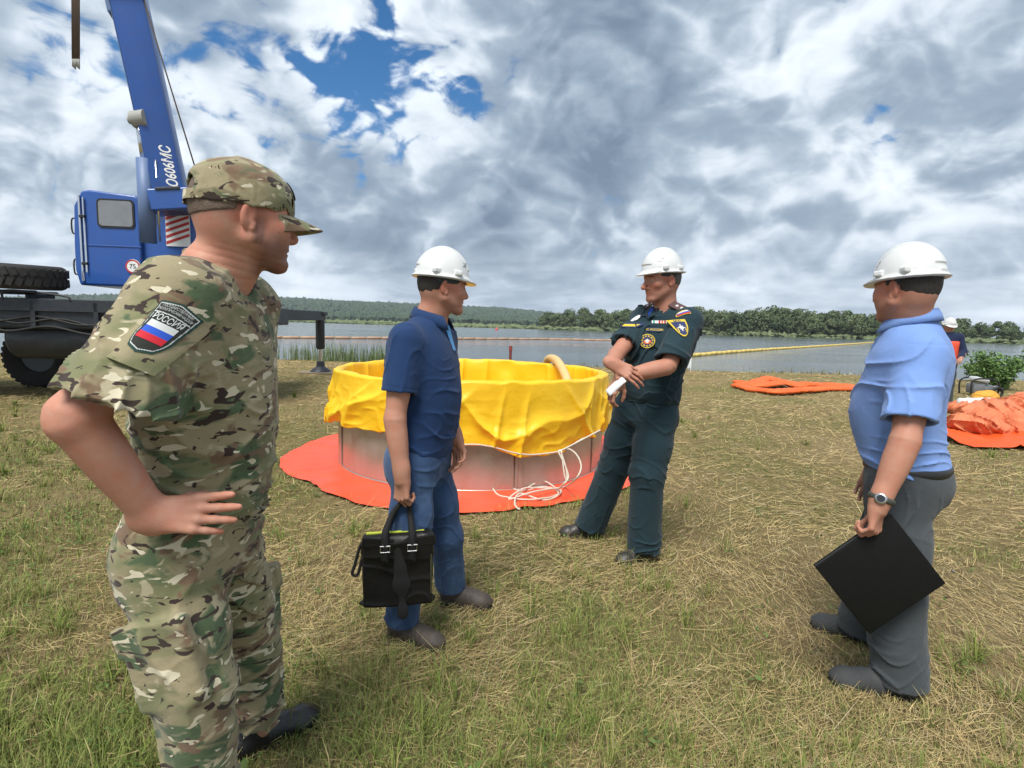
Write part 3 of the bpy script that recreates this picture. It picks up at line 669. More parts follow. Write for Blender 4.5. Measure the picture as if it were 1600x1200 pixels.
def shoe(person, base, heel, toe, mt, mt_sole, L=.29, W=.048, hgt=.075, name='shoe', laces=None, sole_h=.022):
    """heel/toe: ground points that give the direction and the place; built at real length L"""
    heel = np.asarray(heel, float); toe = np.asarray(toe, float); d = toe - heel; d[2] = 0; d = nrm(d); mid = (heel + toe) / 2
    M = np.stack([np.array([d[1], -d[0], 0]), d, [0, 0, 1.]], 1); z0 = heel[2]
    g = lambda x, y, z: np.array([mid[0], mid[1], z0]) + M @ np.array([x, y, z])
    S = Sdf(); a = L / 2
    S.cone(g(0, -a + .045, .035), g(0, -.02, .035), .036, .037, k=.02, flat=(M[:, 0], .98))
    S.cone(g(.002, -.02, .032), g(.004, a - .06, .026), .039, W - .002, k=.03)
    S.ell(g(.004, a - .065, .026), V(W, .068, .032), M, k=.02)
    S.cone(g(0, -a + .05, .06), g(0, -a + .075, hgt + .03), .036, .040, k=.03)
    S.cone(g(0, -a + .09, .07), g(0, .03, .05), .034, .032, k=.03)
    S.cut(g(0, 0, sole_h * .7), (0, 0, -1), k=.004); S.cut(g(0, 0, hgt + .03), (0, 0, 1))
    S.post.append(lambda P: -.0025 * ridge(P, M[:, 1], 34, 1.2, 20, 3) * sstep((P - mid.astype(np.float32)) @ M[:, 1].astype(np.float32), -.02, .02) * sstep((P - mid.astype(np.float32)) @ M[:, 1].astype(np.float32), .075, .04))
    o, _, _ = sobj(name, S, .004, mt, person, base)
    T = Sdf(); T.cone(g(0, -a + .042, .012), g(.002, -.01, .012), .042, .038, k=.02, flat=((0, 0, 1), .9)); T.cone(g(.002, -.01, .012), g(.004, a - .055, .012), .038, W + .005, k=.02)
    T.cut(g(0, 0, sole_h), (0, 0, 1)); T.cut(g(0, 0, 0), (0, 0, -1))
    v, F = T.mesh(.005); so = link('sole', fmesh('sole', v - base, F), mt_sole, o)
    if laces is not None:
        mb = MB()
        for i in range(4):
            y = .0 + i * .018; zt = .079 - i * .0075
            mb.tube(np.array([g(-.026, y, zt - .012), g(-.012, y + .003, zt - .001), g(.012, y - .003, zt - .001), g(.026, y, zt - .012)]) - base, .003, 6)
        mb.build('laces', laces, o, smooth=True)
    return o

def hard_hat(person, base, c, M, mats, s=1.0, mark=None, emblem=None):
    """c: middle of the rim plane; M columns right, front, up"""
    white, band_m, grey = mats; c = np.asarray(c, float); h = lambda x, y, z: c + M @ (np.array([x, y, z]) * s)
    S = Sdf(); S.ell(h(0, -.004, -.012), V(.108, .127, .148) * s, M, k=.01)
    Mi = M.astype(np.float32); cc = h(0, -.004, -.012).astype(np.float32); rr = (V(.114, .1325, .1545) * s).astype(np.float32)
    def cap(P):
        q = (P - cc) @ Mi; a = q / rr; k0 = np.sqrt((a * a).sum(1)) + 1e-6; d = k0 * (k0 - 1) / (np.sqrt(((a / rr) ** 2).sum(1)) + 1e-6)
        w = (.040 + .010 * q[:, 1] / (.13 * s)) * s; e = np.maximum(np.abs(q[:, 0]) - w, (.055 * s - q[:, 2]))
        return np.maximum(d, e)
    S.fn(cap, k=.006, op='u')
    S.cut(h(0, 0, -.004), M @ V(0, 0, -1), k=.002)
    S.ell(h(0, -.006, -.004), V(.120, .138, .0085) * s, M, k=.016)
    Mp = M @ np.array(Matrix.Rotation(R(-9), 3, 'X'))
    S.ell(h(0, .092, -.006), V(.086, .066, .0075) * s, Mp, k=.014)
    S.ell(h(0, -.004, -.03), V(.099, .118, .141) * s, M, k=.003, op='s')
    for e in (-1, 1):
        for y, x in ((.045, .104), (-.055, .100)):
            S.box(h(e * x, y, .020), V(.012, .016, .011) * s, M @ np.array(Matrix.Rotation(R(-e * (16 if y > 0 else -20)), 3, 'Z')), rd=.004, k=.004)
    S.box(h(0, -.122, .016), V(.018, .012, .007) * s, M, rd=.003, k=.003)
    o, v, F = sobj('hard_hat', S, .0034, white, person, base)
    mb = MB(); n = 40; a = np.arange(n) * 2 * math.pi / n; rows = []
    for r, z in ((1.0, .012), (1.02, -.006), (1.0, -.030), (.955, -.030), (.955, .012)):
        rows.append(np.stack([.086 * r * np.cos(a), -.006 + .109 * r * np.sin(a), z - .008 * np.sin(a) * -1 * (z < 0)], 1))
    vv = np.concatenate(rows) * s @ M.T + c - base; f = [[i * n + j, i * n + (j + 1) % n, (i + 1) * n + (j + 1) % n, (i + 1) * n + j] for i in range(4) for j in range(n)]
    mb.add(vv, f); mb.build('headband', band_m, o, smooth=True)
    if emblem:
        side, ang = emblem
        bv = BVHTree.FromPolygons([Vector(q) for q in v], F.tolist())
        d0 = M @ V(side * math.cos(R(ang)), math.sin(R(ang)), .18); d0 = nrm(d0); pt = h(0, 0, .045)
        hit = bv.ray_cast(Vector(pt + d0 * .4), Vector(-d0))
        if hit[0] is not None:
            nn = nrm(np.array(hit[1])); A = frame(nn, np.cross([0, 0, 1.], nn)); p0 = np.array(hit[0])
            tri = [np.array([(-.020, -.010), (.004, -.010), (.020, .012), (.010, .012)]) * 1.0, np.array([(-.002, .006), (.003, .013), (-.006, .013)])]
            mb = MB()
            for t in tri: 
                P3 = []
                for (u, w) in t:
                    q = p0 + A[:, 0] * u + A[:, 1] * w; hh = bv.ray_cast(Vector(q + nn * .05), Vector(-nn)); P3.append((np.array(hh[0]) if hh[0] is not None else q) + nn * .0012)
                P3 = np.array(P3) - base; mb.add(P3, [list(range(4))] if len(P3) == 4 else [[0, 1, 2]])
            mb.build('emblem', grey, o)
    return o

class Decal:
    """flat print laid on a cloth surface: layers follow the surface by ray casting"""
    def __init__(s, bvh, c, n, up, base, roll=0):
        n = nrm(n); up = np.asarray(up, float); y = nrm(up - n * np.dot(up, n)); x = np.cross(y, n); a = R(roll)
        s.x = x * math.cos(a) + y * math.sin(a); s.y = -x * math.sin(a) + y * math.cos(a)
        s.n = n; s.c = np.asarray(c, float); s.b = bvh; s.base = base
    def fit(s, ex, ey):
        """smooth (quadratic) height of the cloth over the print's area"""
        g = [(u, w) for u in np.linspace(-ex, ex, 9) for w in np.linspace(-ey, ey, 9)]; A, T = [], []
        for u, w in g:
            q = s.c + s.x * u + s.y * w; h = s.b.ray_cast(Vector(q + s.n * .12), Vector(-s.n), .22)
            if h[0] is not None: A.append((1, u, w, u * u, u * w, w * w)); T.append(.12 - h[3])
        if len(T) < 12: print('decal misses the cloth', s.c); s.k = np.zeros(6); s.lift = 0; return s
        A, T = np.array(A), np.array(T)
        for _ in range(2):
            s.k = np.linalg.lstsq(A, T, rcond=None)[0]; e = T - A @ s.k; m = np.abs(e) < 2.2 * e.std() + 1e-4; A, T = A[m], T[m]
        s.lift = float(np.clip((T - A @ s.k).max(), 0, .006)); return s
    zoom = 1.0
    def scale(s, k): s.zoom = k
    def put(s, uv, off):
        uv = np.asarray(uv, float) * s.zoom; u, w = uv[:, 0], uv[:, 1]
        t = np.stack([np.ones(len(u)), u, w, u * u, u * w, w * w], 1) @ s.k + s.lift + off
        return s.c + np.outer(u, s.x) + np.outer(w, s.y) + np.outer(t, s.n) - s.base
    def grid(s, inside, ext, step, off, name, mt, parent):
        nx, ny = int(ext[0] * 2 / step), int(ext[1] * 2 / step)
        gx, gy = np.meshgrid(np.linspace(-ext[0], ext[0], nx + 1), np.linspace(-ext[1], ext[1], ny + 1), indexing='ij')
        cx, cy = (gx[:-1, :-1] + gx[1:, 1:]) / 2, (gy[:-1, :-1] + gy[1:, 1:]) / 2; m = inside(cx, cy)
        I = np.argwhere(m); idx = lambda a, b: a * (ny + 1) + b
        F = np.stack([idx(I[:, 0], I[:, 1]), idx(I[:, 0] + 1, I[:, 1]), idx(I[:, 0] + 1, I[:, 1] + 1), idx(I[:, 0], I[:, 1] + 1)], 1)
        u, inv = np.unique(F, return_inverse=True); uv = np.stack([gx.ravel()[u], gy.ravel()[u]], 1)
        return link(name, fmesh(name, s.put(uv, off), inv.reshape(-1, 4)), mt, parent)
    def text(s, txt, size, pos, off, name, mt, parent, rot=0, arc=0.0, sx=1.0, shear=0, bold=0.0):
        v, F = text_mesh(txt, size, shear, bold); v = v[:, :2] * V(sx, 1)
        if arc: v = np.stack([v[:, 0], v[:, 1] - arc * v[:, 0] ** 2], 1)
        a = R(rot); v = v @ np.array([[math.cos(a), math.sin(a)], [-math.sin(a), math.cos(a)]]) + np.asarray(pos)
        me = fmesh(name, s.put(v, off), F, False); return link(name, me, mt, parent)
def text_mesh(txt, size, shear=0, bold=0.0):
    cu = bpy.data.curves.new('t', 'FONT'); cu.body = txt; cu.size = size; cu.align_x = 'CENTER'; cu.align_y = 'CENTER'; cu.shear = shear; cu.offset = bold; cu.resolution_u = 3
    o = bpy.data.objects.new('t', cu); COL.objects.link(o); bpy.context.view_layer.update()
    me = bpy.data.meshes.new_from_object(o.evaluated_get(bpy.context.evaluated_depsgraph_get()))
    bpy.data.objects.remove(o); bpy.data.curves.remove(cu)
    v = np.array([q.co[:] for q in me.vertices]); me.calc_loop_triangles()
    F = np.array([t.vertices[:] for t in me.loop_triangles]); bpy.data.meshes.remove(me)
    return v, F
def cloth_point(bvh, px, py, Y):
    o = Vector((0, 0, CAM_H)); d = Vector(at(px, py, 1.0)) - o; d.normalize(); h = bvh.ray_cast(o, d)
    return at(px, py, Y) if h[0] is None else np.array(h[0])
def bvh_of(v, F): return BVHTree.FromPolygons([Vector(q) for q in v], F.tolist())
# ------------------------------------------------------------------ the man in camouflage
def camo_mat():
    def ex(m, nt, N, L, b, tc):
        def layer(prev, scale, thr, soft, col, seed, detail=2.0, dist=0.6, rough=.5):
            mp = N.new('ShaderNodeMapping'); mp.inputs['Scale'].default_value = scale; mp.inputs['Location'].default_value = (seed * 3.1, seed * 1.7, seed * 2.3)
            nz = N.new('ShaderNodeTexNoise'); nz.inputs['Scale'].default_value = 1; nz.inputs['Detail'].default_value = detail; nz.inputs['Distortion'].default_value = dist; nz.inputs['Roughness'].default_value = rough
            L.new(tc.outputs['Object'], mp.inputs[0]); L.new(mp.outputs[0], nz.inputs['Vector'])
            rp = N.new('ShaderNodeMapRange'); rp.inputs[1].default_value = thr; rp.inputs[2].default_value = thr + soft; L.new(nz.outputs['Fac'], rp.inputs[0])
            mx = N.new('ShaderNodeMix'); mx.data_type = 'RGBA'; L.new(rp.outputs[0], mx.inputs['Factor'])
            if isinstance(prev, tuple): mx.inputs['A'].default_value = (*prev, 1)
            else: L.new(prev, mx.inputs['A'])
            mx.inputs['B'].default_value = (*col, 1); return mx.outputs['Result']
        c = layer((.275, .235, .140), (6.5, 6.5, 12), .47, .14, (.165, .170, .085), 1)
        c = layer(c, (8, 8, 13), .54, .06, (.070, .105, .052), 2, 3)
        c = layer(c, (9, 9, 17), .565, .05, (.160, .105, .065), 3, 3)
        c = layer(c, (12, 12, 22), .60, .05, (.36, .32, .21), 5, 3)
        c = layer(c, (15, 15, 32), .603, .012, (.040, .027, .022), 4, 2.5, 1.2)
        c = layer(c, (17, 17, 36), .632, .012, (.54, .49, .36), 7, 1.5, .8)
        L.new(c, b.inputs['Base Color'])
        wv = N.new('ShaderNodeTexNoise'); wv.inputs['Scale'].default_value = 600; L.new(tc.outputs['Object'], wv.inputs['Vector'])
        bp = N.new('ShaderNodeBump'); bp.inputs['Strength'].default_value = .25; bp.inputs['Distance'].default_value = .002; L.new(wv.outputs['Fac'], bp.inputs['Height'])
        n2 = N.new('ShaderNodeTexNoise'); n2.inputs['Scale'].default_value = 24; n2.inputs['Detail'].default_value = 5; L.new(tc.outputs['Object'], n2.inputs['Vector'])
        b2 = N.new('ShaderNodeBump'); b2.inputs['Strength'].default_value = .35; b2.inputs['Distance'].default_value = .012; L.new(n2.outputs['Fac'], b2.inputs['Height']); L.new(bp.outputs[0], b2.inputs['Normal'])
        L.new(b2.outputs[0], b.inputs['Normal'])
    return mat('camouflage_cloth', (.2, .17, .1), rough=.88, spec=.2, sheen=.15, extra=ex)
M_CAMO = camo_mat()
M_SKIN_A = skin_mat('skin_soldier', (.5, .3, .22), (1.0, .70, .60))
M_HAIR_D = mat('hair_dark', (.045, .034, .026), rough=.75, bump=[((300, 300, 60), .5, 3)])
M_BLACK = mat('black_leather', (.012, .012, .013), rough=.42, bump=[(160, .25, 4), (30, .2, 3)])
M_SOLE = mat('dark_rubber', (.02, .02, .02), rough=.8)

def make_soldier():
    B = V(-.75, 1.42, 0)
    f = nrm(V(1, -.02, 0)); r = V(f[1], -f[0], 0)
    P = at(305, 835, 1.40); N_ = at(333, 428, 1.375)
    shR = at(262, 470, 1.205); shL = N_ + (N_ - shR) * V(-.4, 1, 0) + V(.0, 0, shR[2] - N_[2])
    elR = at(118, 652, 1.055); wrR = at(238, 806, 1.155)
    hipR = P + r * .10 + V(0, 0, -.02); hipL = P - r * .10 + V(0, 0, -.02)
    knR = at(306, 1075, 1.25); anR = V(-.735, 1.255, .09)
    knL = at(392, 1020, 1.60); anL = V(-.80, 1.665, .09)
    hc = at(384, 338, 1.37)
    hf = nrm(V(.76, .62, -.03)); hr = nrm(np.cross(hf, [0, 0, 1])); HM = np.stack([hr, hf, np.cross(hr, hf)], 1)
    for n, a, b in (('upper', shR, elR), ('fore', elR, wrR), ('thighR', hipR, knR), ('shinR', knR, anR), ('thighL', hipL, knL), ('shinL', knL, anL), ('torso', P, N_), ('neck', N_, hc)): print('A', n, round(float(np.linalg.norm(b - a)), 3), np.round(b, 3))
    tab = torso_tab(1.06, 1.08, 1.02)
    skin = (.48, .258, .182)
    # body: head and neck, arms with hands, and the plain body below the clothes, one mesh
    S = Sdf(); S.cone(N_ + V(-.015, 0, -.03), hc + HM @ V(0, -.03, -.05), .064, .060, k=.03); S.cone(N_ + V(.03, 0, -.04), hc + HM @ V(0, .01, -.07), .05, .05, k=.03)
    sH = 1.06
    S.cone(N_ - r * .02, N_ + r * .11 + V(0, 0, -.03), .05, .04, k=.05)
    S.cone(N_ + r * .02, N_ - r * .11 + V(0, 0, -.03), .05, .04, k=.05)
    head_sdf(S, hc, HM, sH, fat=1.12)
    # folds in the turned neck
    S.post.append(lambda P_: .0012 * ridge(P_, (.3, 0, 1), 55, .6, 12, 5) * sstep(P_[:, 2], hc[2] - .06, hc[2] - .10))
    hv, hF = S.mesh(.0034)
    ht = head_tint(hv, hc, HM, sH, skin, stubble=.92)
    q = ((hv - hc) @ HM) / sH   # cropped hair at the nape: a soft shade of hair roots on the skin
    w = np.clip((q[:, 2] + .035) / .05, 0, 1) * np.clip((.035 - q[:, 1]) / .03, 0, 1) * (np.abs(q[:, 2]) < .16); w = w * (1 - .85 * np.exp(-((q[:, 1] + .012) / .02) ** 2 - ((q[:, 2] + .008) / .035) ** 2) * (np.abs(q[:, 0]) > .074))
    ht = ht * (1 - w[:, None] * .75) + V(.075, .055, .043) * w[:, None] * .75
    S = Sdf(); arm_sdf(S, shR, elR, wrR, (.059, .050, .048, .036))
    S.ell(elR + nrm(elR - lerp(shR, wrR, .5)) * .012, (.034, .034, .034), k=.03)
    hd = nrm(at(372, 800, 1.15) - wrR); bk = nrm(V(-.12, -.95, .30))
    A_, tips = hand_sdf(S, wrR + hd * .012, hd, bk, -1, [(2, 6, 4), (8, 10, 6), (14, 14, 8), (24, 16, 10)], spread=(.07, .0, -.08, -.18), thumb=((.3, .3, -.9), (.1, .5, -.85), (.1, .5, -.85)), s=1.02, fl=.74, fr=1.14)
    print('hand x axis', A_[:, 0])
    av, aF = S.mesh(.0034); av = relax(av, aF, 5)
    iv, iF = inner_body(P, N_ + V(0, 0, -.03), r, torso_tab(.86, .8, .8), (hipR, hipL), (knR, knL), (anR, anL), N_ + V(0, 0, .02))
    S = Sdf(); S.cone(N_ - r * .1 + V(0, 0, -.04), shL, .045, .05, k=.03); elL = shL + V(-.07, .02, -.29); arm_sdf(S, shL, elL, elL + V(.02, .0, -.25), (.055, .046, .046, .032))
    wl = elL + V(.02, .0, -.25); hand_sdf(S, wl, V(.15, 0, -1), V(0, 1, 0), 1, [(20, 25, 15)] * 4)
    lv, lF = S.mesh(.006)
    tone = np.asarray(skin)
    arm_t = np.tile(tone, (len(av), 1)); we = np.exp(-((np.linalg.norm(av - elR, axis=1)) / .05) ** 2)[:, None]; arm_t = arm_t * (1 - .35 * we) + tone * V(1.12, .72, .66) * .35 * we
    wt = np.zeros(len(av))
    for t in tips: wt = np.maximum(wt, np.exp(-(np.linalg.norm(av - t, axis=1) / .02) ** 2))
    arm_t = arm_t * (1 - .4 * wt[:, None]) + tone * V(1.15, .75, .7) * .4 * wt[:, None]
    # nails
    me = join_body('person', [(hv, hF, ht), (av, aF, arm_t), (iv, iF, tone), (lv, lF, tone)], M_SKIN_A, B)
    tag(me, 'man in camouflage uniform and cap, hand on hip, back half turned, at the left', 'person', 'men standing around the pool')
    # hair under the cap
    S = Sdf(); S.ell(hc + HM @ V(0, -.013, .03) * sH, V(.0785, .1015, .092) * sH, HM, k=.03); S.ell(hc + HM @ V(0, -.045, .004) * sH, V(.071, .0655, .07) * sH, HM, k=.03)
    S.cut(hc + HM @ V(0, .0, .006), HM @ V(0, .2, -1)); S.cut(hc + HM @ V(0, .035, 0), HM @ V(0, 1, -.2)); S.ell(hc + HM @ V(.078, -.008, -.01), V(.03, .030, .045), HM, op='s', k=.006); S.ell(hc + HM @ V(-.078, -.008, -.01), V(.03, .030, .045), HM, op='s', k=.006)
    sobj('hair', S, .004, mat('hair_cropped', (.12, .085, .062), rough=.8, bump=(420, .5, 3), var=(60, .6, (.2, .14, .105))), me, B)
    # cap
    capM = HM @ np.array(Matrix.Rotation(R(-3), 3, 'X')); cc = hc + HM @ V(0, -.006, .024)
    h = lambda x, y, z: cc + capM @ V(x, y, z)
    S = Sdf(); S.loft(h(0, 0, -.03), h(0, 0, .108), capM[:, 0], [(0, .092, .118, .128), (.3, .0935, .120, .129), (.6, .087, .112, .118), (.8, .068, .088, .094), (.93, .042, .055, .060), (1, .02, .026, .028)], k=.02)
    S.cut(h(0, 0, -.014), capM @ V(0, .04, -1), k=.003)
    cM = capM.astype(np.float32); c0 = cc.astype(np.float32)
    def seams(P_):
        q = (P_ - c0) @ cM; an = np.arctan2(q[:, 0], q[:, 1]); d = np.abs(((an / (math.pi / 3)) % 1) - .5) * (math.pi / 3) * .1
        return -.0012 * np.exp(-(d / .0035) ** 2) * (q[:, 2] > .0) + .002 * vnoise(P_, 28, 2) - .0025 * ridge(P_, (.2, .3, 1), 16, 1, 9, 4) 
    S.post.append(seams)
    S.loft(h(0, 0, -.06), h(0, 0, .10), capM[:, 0], [(0, .088, .114, .124), (.45, .089, .115, .124), (.7, .080, .105, .111), (.9, .05, .07, .07), (1, .02, .026, .028)], k=.003, op='s')
    S.ell(h(0, -.135, .014), (.042, .06, .036), capM, k=.004, op='s')
    cap, cv, cF = sobj('cap', S, .0034, M_CAMO, me, B)
    # peak: curved thin shell
    n1, n2 = 26, 10; vv = []
    for lay in (0, 1):
        for i in range(n1 + 1):
            t = -1 + 2 * i / n1
            for j in range(n2 + 1):
                u = j / n2; ph = t * R(57); ln = .078 * (1 - abs(t) ** 2.4)
                x = .089 * math.sin(ph) * (1 + .02 * u); y = .117 * math.cos(ph) + ln * u; z = -.004 - .008 * u - .012 * t * t - .024 * t * t * u - .008 * u * u - .0035 * lay
                vv.append(h(x, y + .0, z) - B)
    n = (n1 + 1) * (n2 + 1); ff = []
    for i in range(n1):
        for j in range(n2):
            a, b_, c_, d_ = i * (n2 + 1) + j, (i + 1) * (n2 + 1) + j, (i + 1) * (n2 + 1) + j + 1, i * (n2 + 1) + j + 1
            ff += [[a, b_, c_, d_], [n + d_, n + c_, n + b_, n + a]]
        a, b_ = i * (n2 + 1) + n2, (i + 1) * (n2 + 1) + n2; ff.append([a, b_, n + b_, n + a])
    link('peak', fmesh('peak', vv, np.array(ff)), M_CAMO, cap)
    mb = MB(); mb.ell = None
    ths = np.linspace(R(-118), R(-62), 14); sp = [h(.0925 * math.cos(t), .1275 * math.sin(t), -.004) for t in ths]
    rows = np.array([p + capM[:, 2] * z for p in sp for z in (-.011, .011)]) - B
    mb.add(rows, [[2 * i, 2 * i + 1, 2 * i + 3, 2 * i + 2] for i in range(13)]); mb.build('strap', M_CAMO, cap, smooth=True)
    mb = MB(); mb.lathe([(0.0, .007), (.004, .006), (.007, .003), (.008, 0)], h(0, -.004, .107) - B, capM, 12); mb.build('button', M_CAMO, cap, smooth=True)
    # dark square badge on the front of the cap
    bv = bvh_of(cv, cF); dn = nrm(capM @ V(0, 1, .35)); D = Decal(bv, h(0, .08, .05), dn, capM[:, 2], B).fit(.03, .02)
    D.grid(lambda x, y: (np.abs(x) < .034) & (np.abs(y) < .024), (.036, .026), .004, .003, 'cap_badge', mat('badge_dark', (.03, .028, .022), .8), cap)
    # shirt
    S = Sdf(); S.loft(P, N_ + V(-.008, 0, -.004), r, torso_tab(1.10, 1.17, 1.10, .012, .022), k=.05)
    S.cut(at(330, 826, 1.25), V(-.27, 0, -.96), k=.006)
    S.cone(N_ + V(-.02, 0, -.045), shR + V(.0, .03, .012), .058, .076, k=.07); S.cone(N_ + V(-.02, 0, -.045), shL + V(0, -.03, .012), .058, .07, k=.07)
    slv = lerp(shR, elR, .76) + V(.040, 0, -.026); tub(S, shR + V(0.01, .02, 0), slv, .084, .108, k=.06, wob=.004, nrm_b=V(-.36, -.22, -.9)); tub(S, shL, lerp(shL, elL, .5), .08, .08, k=.06)
    S.cone(N_ + V(-.012, 0, .03), N_ + V(.03, 0, -.03), .060, .058, k=.015, op='s'); 
    hollow(S, slv + V(-.012, -.012, 0), elR - shR, .088, .03)
    ua = nrm(elR - shR).astype(np.float32); shf = shR.astype(np.float32)
    def folds(P_):
        z = P_[:, 2]; d = 0
        d = d - .011 * ridge(P_, (-.35, .2, 1), 11, 1.7, 6, 1, 3.5) * sstep(vnoise(P_, 5, 8), -.25, .4) * sstep(z, 1.32, 1.12)
        d = d - .016 * ridge(P_, (.35, 0, 1), 9.0, 1.5, 5, 2, 3.5) * sstep(z, 1.16, 1.02)
        d = d - .007 * ridge(P_, (.8, .3, .6), 10, 1.2, 6, 12) * sstep(vnoise(P_, 6, 15), -.1, .4)
        t = (P_ - shf) @ ua
        d = d - .010 * ridge(P_, (.5, -.3, .8), 11, 1.7, 7, 6, 3.5) * sstep(t, .02, .12) * sstep(vnoise(P_, 7, 3), -.3, .3)
        d = d - .0016 * np.exp(-((t - .035) / .006) ** 2) * sstep((P_ - shf) @ r.astype(np.float32), -.02, .03) * (np.linalg.norm(P_ - shf, axis=1) < .13)
        return d
    S.post.append(folds)
    shirt, sv, sF = sobj('shirt', S, .0045, M_CAMO, me, B)
    # collar ring
    mb = MB(); ring = []
    for a in np.linspace(0, 2 * math.pi, 41)[:-1]: ring.append(N_ + V(.012, 0, .0) + V(math.cos(a) * .068, math.sin(a) * .066, .012 - .040 * math.cos(a)) - B)
    mb.tube(np.array(ring), .009, 8, closed=True); mb.build('collar', M_CAMO, me, smooth=True)
    # trousers
    S = Sdf(); S.loft(P, N_, r, [(t, w, a, b) for t, w, a, b in torso_tab(1.07, 1.10, 1.16, .006)][:3], k=.05)
    for hip, kn, an, e in ((hipR, knR, anR, 1), (hipL, knL, anL, -1)):
        S.cone(hip + r * e * .0 + V(-.012, 0, 0), lerp(hip, kn, .6), .112, .094, k=.06); S.cone(lerp(hip, kn, .55), kn, .094, .082, k=.04)
        tub(S, kn, an + (V(-.01, 0, -.02) if e > 0 else V(.0, -.02, .055)), .082, .075 if e > 0 else .072, k=.04)
        # cargo pocket with its flap, on the outer thigh
        ou = r * e; ax = nrm(kn - hip); fwd = nrm(np.cross(ou, ax)) ; MM = np.stack([fwd, ou, np.cross(fwd, ou)], 1); pc = lerp(hip, kn, .66) + ou * .084
        S.box(pc, (.080, .022, .105), MM, rd=.018, k=.02); S.box(pc + ou * .020 - ax * .075, (.088, .013, .036), MM, rd=.004, k=.003)
    def tf(P_):
        z = P_[:, 2]; d = 0
        d = d - .012 * ridge(P_, (.25, .2, 1), 10, 1.6, 5, 21, 3.5) * sstep(vnoise(P_, 5, 9), -.3, .35)
        d = d - .013 * ridge(P_, (-.15, .1, 1), 12, 1.6, 6, 22, 3.5) * sstep(z, .42, .2)
        d = d - .009 * ridge(P_, (.9, .3, .35), 9, 1.4, 6, 24) * sstep(vnoise(P_, 6, 5), 0, .4)
        return d
    S.post.append(tf)
    sobj('trousers', S, .005, M_CAMO, me, B)
    shoe(me, B, V(-.79, 1.245, 0), V(-.53, 1.30, 0), M_BLACK, M_SOLE, L=.30, W=.052)
    shoe(me, B, V(-.875, 1.60, 0), V(-.675, 1.83, 0), M_BLACK, M_SOLE, L=.31, W=.052, laces=M_BLACK)
    # sleeve badge: pocket, shield, border, flag bars, lettering
    bv = bvh_of(sv, sF); ctr = cloth_point(bv, 254, 513, 1.08); side_n = nrm(V(.10, -.93, .32)); 
    D = Decal(bv, ctr, side_n, V(0, 0, 1), B, roll=-22).fit(.036, .048)
    w, hh = .058, .070; D.scale(V(.50, .92))
    def shield(x, y, m=0.0):
        top = hh - m - .10 * x * x / .01 * .0; yy = y
        lim = np.where(yy > -.02, (w - m) * (1 + .10 * (yy / hh)), (w - m) * .98 * np.sqrt(np.clip(1 - ((-.02 - yy) / (hh - .02 - m)) ** 2 * .80, 0, 1)) )
        peak = hh - m - np.abs(x) * .20
        return (np.abs(x) < lim) & (yy < peak) & (yy > -hh + m * 1.1 + np.abs(x) * .22)
    M_pd = mat('badge_green', (.012, .045, .034), .85); M_pk = mat('badge_black', (.018, .02, .015), .85); M_pw = mat('badge_white', (.62, .64, .62), .8); M_pb = mat('badge_blue', (.02, .09, .52), .8); M_pr = mat('badge_red', (.55, .015, .03), .8)
    D.grid(lambda x, y: (np.abs(x) < .082) & (y < .088) & (y > -.100), (.085, .102), .006, .0022, 'sleeve_pocket', M_CAMO, shirt); D.grid(lambda x, y: (np.abs(x) < .085) & (y < .094) & (y > .050), (.09, .10), .006, .0034, 'pocket_flap', M_CAMO, shirt)
    bd = D.grid(lambda x, y: shield(x, y), (w * 1.2, hh * 1.05), .0016, .004, 'sleeve_badge', M_pd, shirt); bd['label'] = 'dark shield badge with a white, blue and red flag and РОССИЯ'
    D.grid(lambda x, y: shield(x, y, .0055), (w * 1.2, hh), .0012, .0050, 'badge_border', M_pw, bd)
    D.grid(lambda x, y: shield(x, y, .0078), (w * 1.2, hh), .0014, .0058, 'badge_field', M_pk, bd)
    bar = lambda y0, y1: (lambda x, y: (np.abs(x) < .041) & (y > y0) & (y < y1))
    D.grid(bar(-.006, .010), (.045, .03), .002, .0066, 'flag_white', M_pw, bd); D.grid(bar(-.022, -.006), (.045, .03), .002, .0066, 'flag_blue', M_pb, bd); D.grid(bar(-.038, -.022), (.045, .042), .002, .0066, 'flag_red', M_pr, bd)
    D.grid(lambda x, y: shield(x, y, .0078) & (np.abs(y - .0335 + 1.6 * x * x) < .0012), (w, hh), .0012, .0066, 'badge_line', M_pw, bd)
    D.text('РОССИЯ', .0215, (0, .0195), .0072, 'lettering', M_pw, bd, sx=.98, bold=.0003)
    D.text('ГОСУДАРСТВЕННЫЙ', .0098, (0, .0530), .0072, 'lettering', M_pw, bd, arc=2.0, sx=.86)
    D.text('ЭКОЛОГИЧЕСКИЙ НАДЗОР', .0092, (0, .0430), .0072, 'lettering', M_pw, bd, arc=1.8, sx=.80)
    return me
make_soldier()
